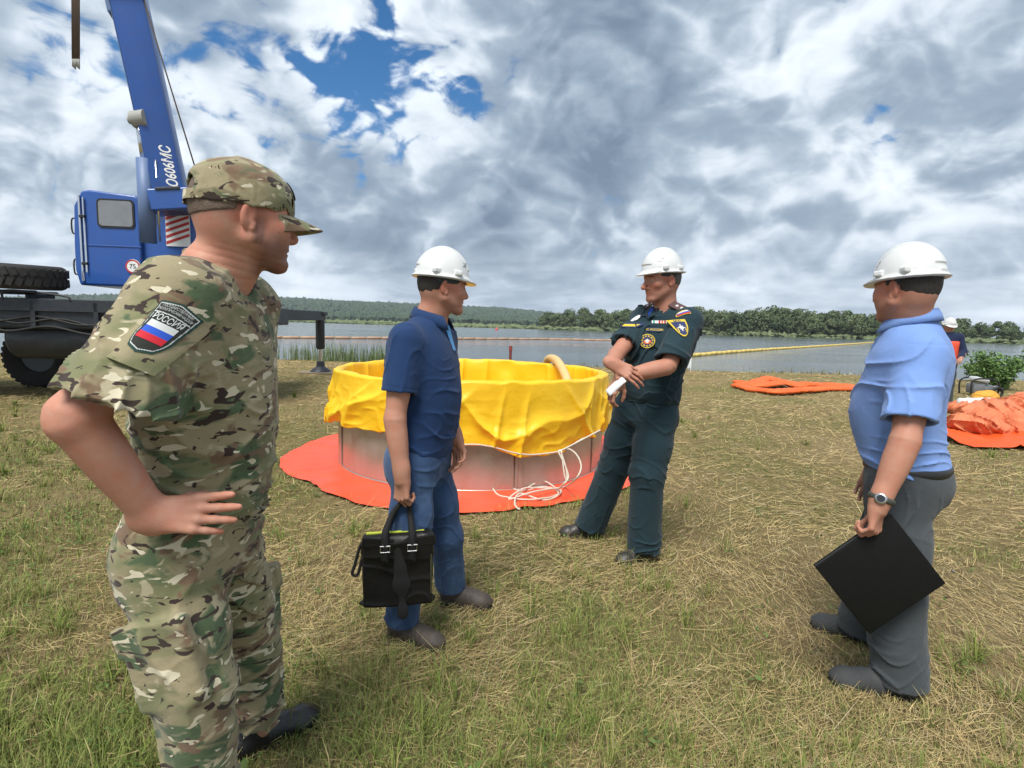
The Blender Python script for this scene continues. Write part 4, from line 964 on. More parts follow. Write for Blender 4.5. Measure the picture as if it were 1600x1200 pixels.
# ------------------------------------------------------------------ the three men in hard hats
def cloth(name, col, var=None, rough=.85, weave=700, fold=.25, sheen=.1):
    return mat(name, col, rough=rough, spec=.2, sheen=sheen, var=var, bump=[(weave, .22, 2), (26, fold, 5)])
M_SKIN_B = skin_mat('skin_ruddy', (.45, .26, .18), (1.0, .74, .66))
M_HAT = mat('white_helmet_plastic', (.60, .61, .60), rough=.28, spec=.5, coat=.2, bump=[(9, .04, 2)], var=[(14, .25, (.54, .55, .54))])
M_BAND = mat('helmet_headband', (.03, .045, .055), rough=.7)
M_MARK = mat('helmet_mark_grey', (.22, .24, .25), rough=.6)
M_POLO = cloth('navy_polo_knit', (.012, .036, .105), var=[(3, .4, (.016, .044, .125))])
M_SKY = cloth('light_blue_facing', (.08, .30, .62))
M_JEANS = cloth('blue_denim', (.026, .060, .140), var=[((7, 7, 3), .7, (.080, .140, .255)), (30, .35, (.014, .032, .085))], weave=900, fold=.4)
M_MES = cloth('officer_green_cloth', (.013, .032, .042), var=[(4, .4, (.018, .041, .052))])
M_BLUE = cloth('light_blue_shirting', (.170, .285, .59), var=[(3, .35, (.20, .32, .62))])
M_GREY = cloth('dark_grey_suiting', (.052, .060, .066), var=[(5, .35, (.064, .074, .080))])
M_SHOE_BR = mat('brown_grey_leather', (.055, .043, .034), rough=.6, bump=[(120, .3, 4)], var=[(12, .5, (.085, .07, .056))])
M_SHOE_BK = mat('black_shoe_leather', (.022, .021, .021), rough=.4, bump=[(120, .25, 4)], var=[(10, .6, (.055, .05, .044))])
M_SHOE_GY = mat('grey_suede_shoe', (.045, .048, .050), rough=.85, bump=[(200, .3, 4)], var=[(10, .5, (.07, .07, .068))])
M_LACE = mat('brown_lace', (.03, .022, .018), rough=.8)
M_BELT = mat('black_belt', (.012, .012, .013), rough=.45)
M_HAIRB = mat('hair_brown', (.030, .024, .020), rough=.7, bump=[((350, 350, 90), .6, 3)])
M_HAIRG = mat('hair_greying', (.075, .066, .058), rough=.75, bump=[((350, 350, 90), .6, 3)], var=(80, .6, (.15, .14, .13)))
M_STEEL = mat('brushed_steel', (.55, .55, .54), rough=.3, metal=1)
M_GLASSK = mat('watch_face', (.02, .025, .03), rough=.12)

def hair_sdf(hc, HM, s, low=-.045, front=.03):
    S = Sdf(); S.ell(hc + HM @ V(0, -.012, .03) * s, V(.0795, .1025, .092) * s, HM, k=.03); S.ell(hc + HM @ V(0, -.046, .002) * s, V(.0715, .066, .076) * s, HM, k=.03)
    S.cut(hc + HM @ V(0, -.03, low) * s, HM @ V(0, .5, -1)); S.cut(hc + HM @ V(0, front, 0) * s, HM @ V(0, 1, -.35))
    for e in (-1, 1):
        S.ell(hc + HM @ V(e * .082, -.004, -.016) * s, V(.035, .027, .040) * s, HM, op='s', k=.006)
    S.post.append(lambda P_: .0012 * vnoise(P_, 110, 3))
    return S
def head_frame(d, roll=0):
    d = nrm(d); r = nrm(np.cross(d, [0, 0, 1.])); M = np.stack([r, d, np.cross(r, d)], 1)
    return M @ np.array(Matrix.Rotation(R(roll), 3, 'Y'))
def neck_sdf(S, N_, hc, HM, r0=.062, r1=.056):
    S.cone(N_ + V(0, 0, -.03), hc + HM @ V(0, -.032, -.045), r0, r1, k=.03); S.cone(N_ + HM @ V(0, .02, -.03), hc + HM @ V(0, .0, -.075), r0 * .75, r1 * .8, k=.03)
    S.cone(N_ + V(0, 0, -.01), N_ + V(0, 0, -.06), .055, .075, k=.04)
def collar(person, base, N_, f, mt, rx=.068, ry=.072, h0=.036, tip=.075, drop=.03, gap=22, up=None):
    """fold-down shirt collar: stand + fall, open at the front"""
    f = nrm(f); r = V(f[1], -f[0], 0); n = 44; vv = []; ths = np.linspace(R(gap), R(360 - gap), n + 1)
    for i, a in enumerate(ths):
        d = f * math.cos(a) * ry + r * math.sin(a) * rx; c = math.cos(a); cf = max(c, 0) ** 2
        top = N_ + d * .98 + V(0, 0, .034 - drop * (c * .5 + .5)); bot = N_ + d * 1.10 + V(0, 0, .0 - drop * (c * .5 + .5))
        fall = N_ + d * (1.30 + .22 * cf) + V(0, 0, .034 - h0 - drop * (c * .5 + .5) - (tip - h0) * .55 * cf)
        edge = top + d * .07 + V(0, 0, .004)
        for q in (bot - d * .06, top, edge, lerp(edge, fall, .5) + d * .035, fall, fall - d * .045): vv.append(q - base)
    k = 6; F = [[i * k + j, (i + 1) * k + j, (i + 1) * k + j + 1, i * k + j + 1] for i in range(n) for j in range(k - 1)]
    me = fmesh('collar', np.array(vv), np.array(F)); o = link('collar', me, mt, person)
    md = o.modifiers.new('thick', 'SOLIDIFY'); md.thickness = .0035; md.offset = 0
    return o
def leg_sdf(S, hip, kn, an, r=(.095, .078, .070), hem=None, k=.06):
    S.cone(hip, lerp(hip, kn, .6), r[0], lerp(r[0], r[1], .6), k=k); S.cone(lerp(hip, kn, .55), kn, float(lerp(r[0], r[1], .55)), r[1], k=.05)
    u = nrm(an - kn); tub(S, kn, an if hem is None else hem, r[1], r[2], k=.04, nrm_b=u * .6 + V(0, 0, -.4))
def crumple(P_, f, seed, sharp=7): return (1 - np.abs(vnoise(P_, f, seed))) ** sharp
def trouser_folds(hem_z, kn_z, d1=(.2, .25, 1), amp=1.0, seed=0, top_z=9.0):
    def g(P_):
        z = P_[:, 2]; lo = sstep(z, hem_z + .30, hem_z + .04)
        d = -.014 * amp * ridge(P_, (-.45, .4, 1), 11, 1.7, 7, 22 + seed, 3.5) * lo * sstep(vnoise(P_, 7, 2 + seed), -.35, .3)
        d = d - .012 * amp * ridge(P_, d1, 11, 1.8, 6, 31 + seed, 4) * sstep(vnoise(P_, 6, 12 + seed), -.2, .4) * np.exp(-((z - kn_z) / .14) ** 2)
        d = d - .010 * amp * ridge(P_, (.8, .5, .22), 7, 1.6, 5, 41 + seed, 3.5) * sstep(vnoise(P_, 4.5, 5 + seed), -.15, .4)
        d = d - .011 * amp * ridge(P_, (.5, -.4, 1), 11, 1.5, 5, 47 + seed, 4) * sstep(vnoise(P_, 5, 9 + seed), .0, .4) * sstep(z, kn_z + .1, kn_z + .3)
        d = d - .0045 * amp * crumple(P_, 13, 55 + seed) * sstep(vnoise(P_, 5, 58 + seed), -.2, .4)
        return d * sstep(z, top_z, top_z - .07)
    return g
def shirt_folds(waist_z, d1, amp=1.0, seed=0, arm=None):
    def g(P_):
        z = P_[:, 2]; m1 = sstep(vnoise(P_, 4.5, 8 + seed), -.2, .35)
        d = -.010 * amp * ridge(P_, (.30, .25, 1), 11, 1.7, 5, 3 + seed, 3.5) * sstep(z, waist_z + .18, waist_z + .05) * sstep(z, waist_z - .035, waist_z + .03) * sstep(vnoise(P_, 6, 21 + seed), -.3, .3)
        d = d - .012 * amp * ridge(P_, d1, 8, 1.9, 5, 7 + seed, 3.5) * m1
        d = d - .009 * amp * ridge(P_, (.8, -.5, .3), 7, 1.6, 6, 13 + seed, 3.5) * sstep(vnoise(P_, 5, 15 + seed), -.1, .4)
        d = d - .0045 * amp * crumple(P_, 11, 65 + seed) * sstep(vnoise(P_, 5, 68 + seed), -.2, .4)
        return d
    return g
def chk(n, **k):
    for q, (a, b) in k.items(): print(n, q, round(float(np.linalg.norm(np.asarray(b) - np.asarray(a))), 3), end=' ')
    print()

def make_polo_man():
    B = V(-.33, 2.46, 0); f = nrm(V(.96, -.20, 0)); r = V(f[1], -f[0], 0)
    P = at(657, 712, 2.45); N_ = at(672, 492, 2.44); shR = at(634, 532, 2.27); shL = N_ + r * -.165 + V(0, 0, shR[2] - N_[2])
    elR = at(617, 655, 2.22); wrR = at(628, 742, 2.20); elL = shL + V(-.02, .05, -.27); wrL = at(712, 682, 2.52)
    hipR = P + r * .088 + V(0, 0, -.02); hipL = P - r * .088 + V(0, 0, -.02)
    knR = at(640, 868, 2.30); anR = V(-.47, 2.33, .085); knL = at(697, 838, 2.58); anL = V(-.285, 2.665, .085)
    HM = head_frame(V(.93, .36, -.05)); hc = at(693, 447, 2.43)
    chk('B', upper=(shR, elR), fore=(elR, wrR), thR=(hipR, knR), snR=(knR, anR), thL=(hipL, knL), snL=(knL, anL), torso=(P, N_), neck=(N_, hc), foreL=(elL, wrL)); print(np.round([P, N_, hc], 3))
    skin = (.44, .230, .158); sH = .98
    S = Sdf(); neck_sdf(S, N_, hc, HM, .060, .056); head_sdf(S, hc, HM, sH, 1.05); hv, hF = S.mesh(.0036); ht = head_tint(hv, hc, HM, sH, skin, stubble=.2)
    S = Sdf(); arm_sdf(S, shR, elR, wrR, (.055, .046, .045, .033))
    hd = nrm(V(.0, -.02, -1)); bk = nrm(V(-.55, -.8, .1)); A_, _ = hand_sdf(S, wrR + hd * .012, hd, bk, 1, [(42, 82, 55), (45, 85, 55), (48, 85, 55), (50, 85, 55)], spread=(.04, .0, -.04, -.08), thumb=((.35, .7, -.7), (-.1, .75, -.75), (-.6, .6, -.6)), s=.98)
    grip = wrR + hd * .105 - A_[:, 2] * .030
    av, aF = S.mesh(.0036); av = relax(av, aF, 4)
    S = Sdf(); arm_sdf(S, shL, elL, wrL, (.05, .042, .042, .030)); hand_sdf(S, wrL, V(.25, -.05, -.95), V(.5, .8, .2), -1, [(25, 35, 20), (28, 38, 20), (30, 40, 22), (32, 42, 25)], s=.98)
    lv, lF = S.mesh(.0045)
    iv, iF = inner_body(P, N_ + V(0, 0, -.03), r, torso_tab(.84, .8, .8), (hipR, hipL), (knR, knL), (anR, anL), N_)
    t = np.asarray(skin)
    o = join_body('person', [(hv, hF, ht), (av, aF, t), (lv, lF, t), (iv, iF, t)], M_SKIN_B, B)
    tag(o, 'man in navy polo shirt, jeans and white hard hat, carrying a black bag', 'person', 'men standing around the pool')
    sobj('hair', hair_sdf(hc, HM, sH), .004, M_HAIRB, o, B)
    hard_hat(o, B, hc + HM @ V(0, -.005, .036) * sH, HM @ np.array(Matrix.Rotation(R(-2), 3, 'X')), (M_HAT, M_BAND, M_MARK), .96, emblem=(1, 52))
    # polo shirt
    S = Sdf(); S.loft(P, N_ + V(0, 0, -.032), r, [(max(tt, .03), w, a, b) for tt, w, a, b in torso_tab(1.0, 1.06, 1.0, .008, .030)][1:], k=.05)
    S.cone(N_ + V(-.01, 0, -.064), shR + V(.0, .03, .004), .050, .062, k=.06); S.cone(N_ + V(-.01, 0, -.064), shL + V(0, -.03, .004), .05, .06, k=.06)
    sR = lerp(shR, elR, .66); tub(S, shR, sR, .068, .072, k=.045, wob=.002, nrm_b=nrm(elR - shR)); sL = lerp(shL, elL, .66); tub(S, shL, sL, .066, .068, k=.045)
    hollow(S, sR, elR - shR, .064, .015)
    S.cone(N_ + V(0, 0, .04), N_ + f * .035 + V(0, 0, -.035), .060, .045, k=.012, op='s')
    S.post.append(shirt_folds(P[2] + .05, (.35, -.2, 1), 1.0))
    uR = nrm(elR - shR).astype(np.float32); s0 = shR.astype(np.float32)
    S.post.append(lambda P_: .0022 * np.exp(-(((P_ - s0) @ uR - (float(np.linalg.norm(sR - shR)) - .018)) / .0022) ** 2) * (np.linalg.norm(P_ - sR.astype(np.float32), axis=1) < .09) + .0018 * np.exp(-((P_ - s0) @ np.float32(nrm(V(.05, .95, -.45))) / .0025) ** 2) * (np.linalg.norm(P_ - s0, axis=1) < .12))
    shirt, sv, sF = sobj('shirt', S, .0048, M_POLO, o, B)
    collar(o, B, N_ + V(.004, 0, -.004), f, M_POLO, .068, .072, .042, .075, .040, 24)
    # light blue facing of the open placket
    bv = bvh_of(sv, sF); D = Decal(bv, N_ + f * .06 + V(0, 0, -.11), nrm(f * .9 + V(0, 0, .3)), V(0, 0, 1), B).fit(.03, .05)
    D.grid(lambda x, y: (np.abs(x) < .016 * (1.0 + (y + .055) * 9)) & (np.abs(y) < .058), (.05, .06), .004, .003, 'placket', M_SKY, o)
    # jeans
    S = Sdf(); S.loft(P, N_, r, [q for q in torso_tab(.98, 1.0, 1.06, .004)][:4], k=.05); S.cut(lerp(P, N_, .27), nrm(N_ - P))
    leg_sdf(S, hipR, knR, anR, (.098, .078, .074)); leg_sdf(S, hipL, knL, anL, (.098, .078, .074))
    S.post.append(trouser_folds(.09, .5, amp=.62)); 
    S.ell(P - f * .05 - V(0, 0, .03) + r * .05, (.09, .09, .11), k=.05)
    sobj('trousers', S, .005, M_JEANS, o, B)
    shoe(o, B, V(-.53, 2.355, 0), V(-.28, 2.27, 0), M_SHOE_BR, M_SOLE, .29, .049, laces=M_LACE)
    shoe(o, B, V(-.345, 2.675, 0), V(-.075, 2.64, 0), M_SHOE_BR, M_SOLE, .28, .049, laces=M_LACE)
    return grip, A_
GRIP_BAG, HAND_BAG = make_polo_man()

def make_officer():
    B = V(.66, 3.4, 0); f = nrm(V(-.72, -.69, 0)); r = V(f[1], -f[0], 0); l = -r
    P = at(1008, 640, 3.36); N_ = at(1042, 483, 3.30); shL = at(1076, 503, 3.17); shR = N_ + (N_ - shL) * V(1, 1, 0) * 1.05 + V(0, 0, shL[2] - N_[2] + .01)
    elL = at(1043, 573, 3.02); wrL = at(972, 588, 2.97); elR = at(962, 556, 3.16); wrR = at(957, 568, 2.97)
    hipL = P + l * .095 + V(0, 0, -.02); hipR = P - l * .095 + V(0, 0, -.02)
    knL = at(1012, 738, 3.24); anL = V(.845, 3.265, .09); knR = at(963, 722, 3.50); anR = V(.565, 3.615, .09)
    HM = head_frame(V(-.93, -.34, -.10)); hc = at(1033, 437, 3.27)
    chk('C', upL=(shL, elL), foL=(elL, wrL), upR=(shR, elR), foR=(elR, wrR), thL=(hipL, knL), snL=(knL, anL), thR=(hipR, knR), snR=(knR, anR), torso=(P, N_), neck=(N_, hc)); print(np.round([P, N_, hc, shL, shR], 3))
    skin = (.42, .212, .145); sH = 1.06
    S = Sdf(); neck_sdf(S, N_, hc, HM, .062, .056); head_sdf(S, hc, HM, sH, .95, nose=1.15); hv, hF = S.mesh(.004); ht = head_tint(hv, hc, HM, sH, skin, stubble=.25, cheek=.2)
    S = Sdf(); arm_sdf(S, shL, elL, wrL, (.056, .048, .048, .033)); hdL = nrm(V(-.55, -.10, -.8)); AL, _ = hand_sdf(S, wrL + hdL * .01, hdL, nrm(V(-.75, -.5, .5)), -1, [(30, 45, 25), (34, 48, 28), (38, 50, 30), (42, 52, 30)], thumb=((.4, .6, -.7), (.0, .8, -.6), (-.2, .85, -.5)), s=1.03)
    av, aF = S.mesh(.004); av = relax(av, aF, 4)
    S = Sdf(); arm_sdf(S, shR, elR, wrR, (.056, .048, .048, .033)); hdR = nrm(at(990, 585, 2.93) - wrR); AR, _ = hand_sdf(S, wrR + hdR * .01, hdR, nrm(V(-.25, -.8, .55)), 1, [(12, 18, 12), (14, 20, 12), (16, 22, 14), (20, 24, 15)], spread=(.10, .02, -.06, -.13), s=1.03)
    lv, lF = S.mesh(.004); lv = relax(lv, lF, 4)
    iv, iF = inner_body(P, N_ + V(0, 0, -.03), r, torso_tab(.84, .8, .8), (hipR, hipL), (knR, knL), (anR, anL), N_)
    t = np.asarray(skin)
    o = join_body('person', [(hv, hF, ht), (av, aF, t), (lv, lF, t), (iv, iF, t)], M_SKIN_B, B)
    tag(o, 'man in dark green officer uniform with badges and white hard hat, arms crossed', 'person', 'men standing around the pool')
    sobj('hair', hair_sdf(hc, HM, sH, low=-.05), .004, M_HAIRG, o, B)
    hard_hat(o, B, hc + HM @ V(0, -.006, .040) * sH, HM @ np.array(Matrix.Rotation(R(2), 3, 'X')), (M_HAT, M_BAND, M_MARK), 1.02, emblem=(-1, 40))
    S = Sdf(); S.loft(P, N_ + V(0, 0, -.032), r, [(max(tt, .12), w, a, b) for tt, w, a, b in torso_tab(1.07, 1.08, 1.10, .012, .025)][2:], k=.05)
    # the blouse gathers over its waistband
    S.loft(lerp(P, N_, .08), lerp(P, N_, .36), r, [(0, .178, .128, .128), (.25, .198, .152, .148), (.6, .200, .154, .145), (1, .185, .13, .12)], k=.02)
    S.cone(N_ + V(0, 0, -.068), shR + V(0, 0, .004), .052, .068, k=.06); S.cone(N_ + V(0, 0, -.068), shL + V(0, 0, .004), .052, .068, k=.06)
    sL = lerp(shL, elL, .86); tub(S, shL, sL, .076, .088, k=.05, wob=.003, nrm_b=nrm(elL - shL) + V(.15, 0, -.2)); sR = lerp(shR, elR, .72); tub(S, shR, sR, .074, .080, k=.05)
    hollow(S, sL, elL - shL, .076, .012); hollow(S, sR, elR - shR, .068, .012)
    S.cone(N_ + V(0, 0, .05), N_ + f * .055 + V(0, 0, -.075), .066, .040, k=.012, op='s')
    pr = nrm(f + l * .15)
    S.post.append(shirt_folds(P[2] + .06, (-.2, -.35, 1), 1.1, 50))
    S.post.append(lambda P_: -.004 * sstep(np.abs((P_ - N_.astype(np.float32)) @ r.astype(np.float32)), .022, .019) * ((P_ - N_.astype(np.float32)) @ f.astype(np.float32) > .03))
    shirt, sv, sF = sobj('shirt', S, .005, M_MES, o, B)
    bv = bvh_of(sv, sF)
    collar(o, B, N_ + V(.0, 0, -.004), f, M_MES, .070, .074, .046, .095, .040, 34)
    # blue vest at the open neck
    S = Sdf(); S.cone(N_ + V(0, 0, -.02), N_ + f * .06 + V(0, 0, -.13), .052, .04, k=.02); sobj('undershirt', S, .006, mat('blue_vest', (.01, .07, .38), .8), o, B)
    # trousers
    S = Sdf(); S.loft(P, N_, r, [q for q in torso_tab(1.06, 1.08, 1.08, .004)][:4], k=.05); S.cut(lerp(P, N_, .25), nrm(N_ - P))
    leg_sdf(S, hipR, knR, anR + V(-.005, 0, -.02), (.116, .100, .104)); leg_sdf(S, hipL, knL, anL + V(0, 0, -.02), (.116, .100, .102))
    S.post.append(trouser_folds(.08, .53, amp=.8, seed=3, d1=(.4, -.2, 1)))
    sobj('trousers', S, .0052, M_MES, o, B)
    shoe(o, B, V(.915, 3.32, 0), V(.675, 3.16, 0), M_SHOE_BK, M_SOLE, .30, .05)
    shoe(o, B, V(.645, 3.635, 0), V(.36, 3.60, 0), M_SHOE_BK, M_SOLE, .30, .05)
    # watch, paper
    ax = nrm(wrL - elL); mb = MB(); wc = lerp(elL, wrL, .97); A = frame(ax, (0, 0, 1)); ring = [wc + (A[:, 0] * math.cos(a) + A[:, 1] * math.sin(a)) * .0375 - B for a in np.linspace(0, 2 * math.pi, 25)[:-1]]
    mb.tube(np.array(ring), .008, 8, closed=True, sx=.4); w = mb.build('wristwatch', M_STEEL, o, smooth=True)
    mb = MB(); nn = nrm(V(-.6, -.6, .5)); mb.lathe([(0, .010), (.017, .010), (.019, .006), (.019, 0)], wc + nn * .034 - B, frame(nn), 18); mb.build('watch_case', M_STEEL, w, smooth=True)
    # shoulder boards, ribbons, badges
    M_r = mat('shoulder_board_maroon', (.085, .045, .045), .85); M_y = mat('badge_yellow', (.62, .44, .03), .75); M_w2 = mat('badge_silver', (.62, .62, .60), .6); M_bl = mat('badge_navy', (.015, .03, .10), .8); M_rd = mat('badge_red2', (.40, .02, .03), .8); M_g2 = mat('ribbon_green', (.05, .30, .22), .8); M_og = mat('badge_orange', (.65, .14, .02), .8)
    for sd, sh in ((l, shL), (r, shR)):
        p0 = lerp(N_ + V(0, 0, -.02), sh, .62); hit = bv.ray_cast(Vector(p0 + V(0, 0, .3)), Vector((0, 0, -1))); p0 = np.array(hit[0]) if hit[0] is not None else p0
        u = nrm(sd + V(0, 0, -.42)); n = nrm(np.cross(u, np.cross(V(0, 0, 1) + f * .75, u))); A3 = np.stack([u, np.cross(n, u), n], 1); q = p0 + n * .010 + f * .022 - B
        mb = MB(); mb.box(q, (.115, .052, .006), A3, bev=.002); b_ = mb.build('shoulder_board', M_r, o)
        for xx in (-.012, .020):
            mb = MB(); mb.lathe([(0, .0045), (.004, .004), (.010, .0)], q + A3 @ V(xx, 0, .003), A3, 5); mb.build('star', M_w2, b_)
    D = Decal(bv, cloth_point(bv, 1019, 487, 3.15), nrm(f + V(0, 0, .35)), V(0, 0, 1), B).fit(.035, .035)
    D.grid(lambda x, y: (np.abs(x) < .034 * np.clip((y + .055) / .10, 0, 1)) & (y < .045), (.04, .055), .004, .003, 'vest_opening', mat('blue_vest_front', (.01, .07, .38), .8), o)
    for e in (-1, 1): D.grid(lambda x, y, e=e: (e * x > .030 * np.clip((y + .060) / .10, 0, 1) - .002) & (e * x < .058) & (y > -.060 + (e * x) * .75) & (y < .052), (.06, .065), .004, .0075, 'lapel', M_MES, o)
    def at_s(px, py, n, Y=3.0, up=(0, 0, 1), roll=0, ex=.03, ey=.02): return Decal(bv, cloth_point(bv, px, py, Y), n, up, B, roll).fit(ex, ey)
    chest = nrm(f * .75 + l * .55)
    # name strips and ribbons
    D = at_s(1020, 515, chest, 3.12); b_ = D.grid(lambda x, y: (np.abs(x) < .052) & (np.abs(y) < .012), (.055, .015), .004, .003, 'name_strip', M_bl, o)
    D.text('МЧС РОССИИ', .0165, (0, -.0005), .0045, 'lettering', M_y, b_, bold=.0004)
    D = at_s(982, 508, nrm(f * .9 + r * .3), 3.18); b_ = D.grid(lambda x, y: (np.abs(x) < .045) & (np.abs(y) < .011), (.05, .013), .004, .003, 'name_strip', M_bl, o); D.grid(lambda x, y: (np.abs(x) < .036) & (np.abs(y) < .006), (.04, .01), .003, .0045, 'name_letters', M_y, b_)
    D = at_s(1030, 503, chest, 3.12)
    b_ = D.grid(lambda x, y: (np.abs(x) < .040) & (np.abs(y) < .010), (.045, .012), .004, .003, 'ribbon_bar', M_w2, o)
    for i, mm in enumerate((M_g2, M_w2, M_rd, M_og, M_rd)): D.grid(lambda x, y, i=i: (np.abs(x + .030 - i * .0155) < .0055) & (np.abs(y) < .008), (.042, .01), .0025, .0042, 'ribbon', mm, b_)
    D = at_s(995, 497, nrm(f * .9 + r * .3), 3.18); D.grid(lambda x, y: (x / .012) ** 2 + (y / .020) ** 2 < 1, (.015, .022), .003, .003, 'medal', M_w2, o)
    # round chest badge
    def round_badge(D, Rr, par):
        b_ = D.grid(lambda x, y: x * x + y * y < Rr * Rr, (Rr, Rr), .0028, .0035, 'round_badge', M_y, par)
        D.grid(lambda x, y: x * x + y * y < (Rr * .90) ** 2, (Rr, Rr), .0028, .0044, 'badge_ring', M_bl, b_); D.grid(lambda x, y: (x * x + y * y < (Rr * .78) ** 2) & (np.sin(np.arctan2(y, x) * 11) > -.35) , (Rr, Rr), .0024, .0052, 'badge_letters', M_y, b_)
        D.grid(lambda x, y: x * x + y * y < (Rr * .60) ** 2, (Rr, Rr), .0028, .0060, 'badge_field', M_bl, b_); D.grid(lambda x, y: (x / (Rr * .5)) ** 2 + ((y + .004) / (Rr * .34)) ** 2 < 1, (Rr, Rr), .0024, .0068, 'eagle', M_og, b_)
        D.grid(lambda x, y: (np.abs(x) + np.abs(y) < Rr * .33) | ((np.abs(x) * np.abs(y) < (Rr * .09) ** 2) & (x * x + y * y < (Rr * .48) ** 2)), (Rr, Rr), .0022, .0076, 'star', M_w2, b_)
    round_badge(at_s(1011, 533, nrm(chest + V(0, 0, .1)), 3.1, ex=.03, ey=.03), .042, o)
    # sleeve shield and the flag badge above it
    sn = nrm(l * .80 + V(-.25, -.75, .12)); D = at_s(1063, 511, sn, 3.05, ex=.026, ey=.04); D.scale(V(.66, .92))
    def shd(x, y, k): return (np.abs(x) < .046 * k * np.where(y > 0, 1, np.sqrt(np.clip(1 - (y / (.058 * k)) ** 2 * .92, 0, 1)))) & (y < .050 * k) & (y > -.058 * k)
    b_ = D.grid(lambda x, y: shd(x, y, 1), (.05, .062), .003, .004, 'sleeve_shield', M_y, o); b_['label'] = 'yellow edged shield badge with a white eight pointed star'
    D.grid(lambda x, y: shd(x, y + .004, .80), (.05, .062), .003, .005, 'badge_field', M_bl, b_); D.grid(lambda x, y: (np.abs(x * (y + .004)) < .00004) & (x * x + (y + .004) ** 2 < .00052) | (np.abs((x - y - .004) * (x + y + .004)) < .00004) & (x * x + (y + .004) ** 2 < .0003), (.03, .03), .0018, .006, 'star', M_w2, b_)
    D.text('МЧС', .017, (0, .0395), .006, 'lettering', M_bl, b_, bold=.0005)
    for e in (-1, 1): D.grid(lambda x, y, e=e: (np.abs(x - e * .026) < .004) & (y < -.004) & (y > -.032 + abs(.0)), (.035, .035), .003, .006, 'laurel', M_y, b_)
    D = at_s(1068, 489, nrm(sn + V(0, 0, .35)), 3.05, ex=.025, ey=.02); D.scale(V(.75, 1)); dome = lambda x, y: (x / .040) ** 2 + ((y + .016) / .036) ** 2 < 1
    b_ = D.grid(lambda x, y: dome(x, y) & (y > -.016), (.042, .024), .003, .004, 'flag_badge', M_y, o)
    for i, mm in enumerate((M_rd, mat('badge_blue2', (.03, .09, .4), .8), M_w2)): D.grid(lambda x, y, i=i: dome(x * 1.08, y * 1.1) & (y > -.012 + i * .009) & (y < -.003 + i * .009), (.042, .024), .002, .005, 'flag_bar', mm, b_)
    return wrL, AL
OFF_HAND, OFF_A = make_officer()

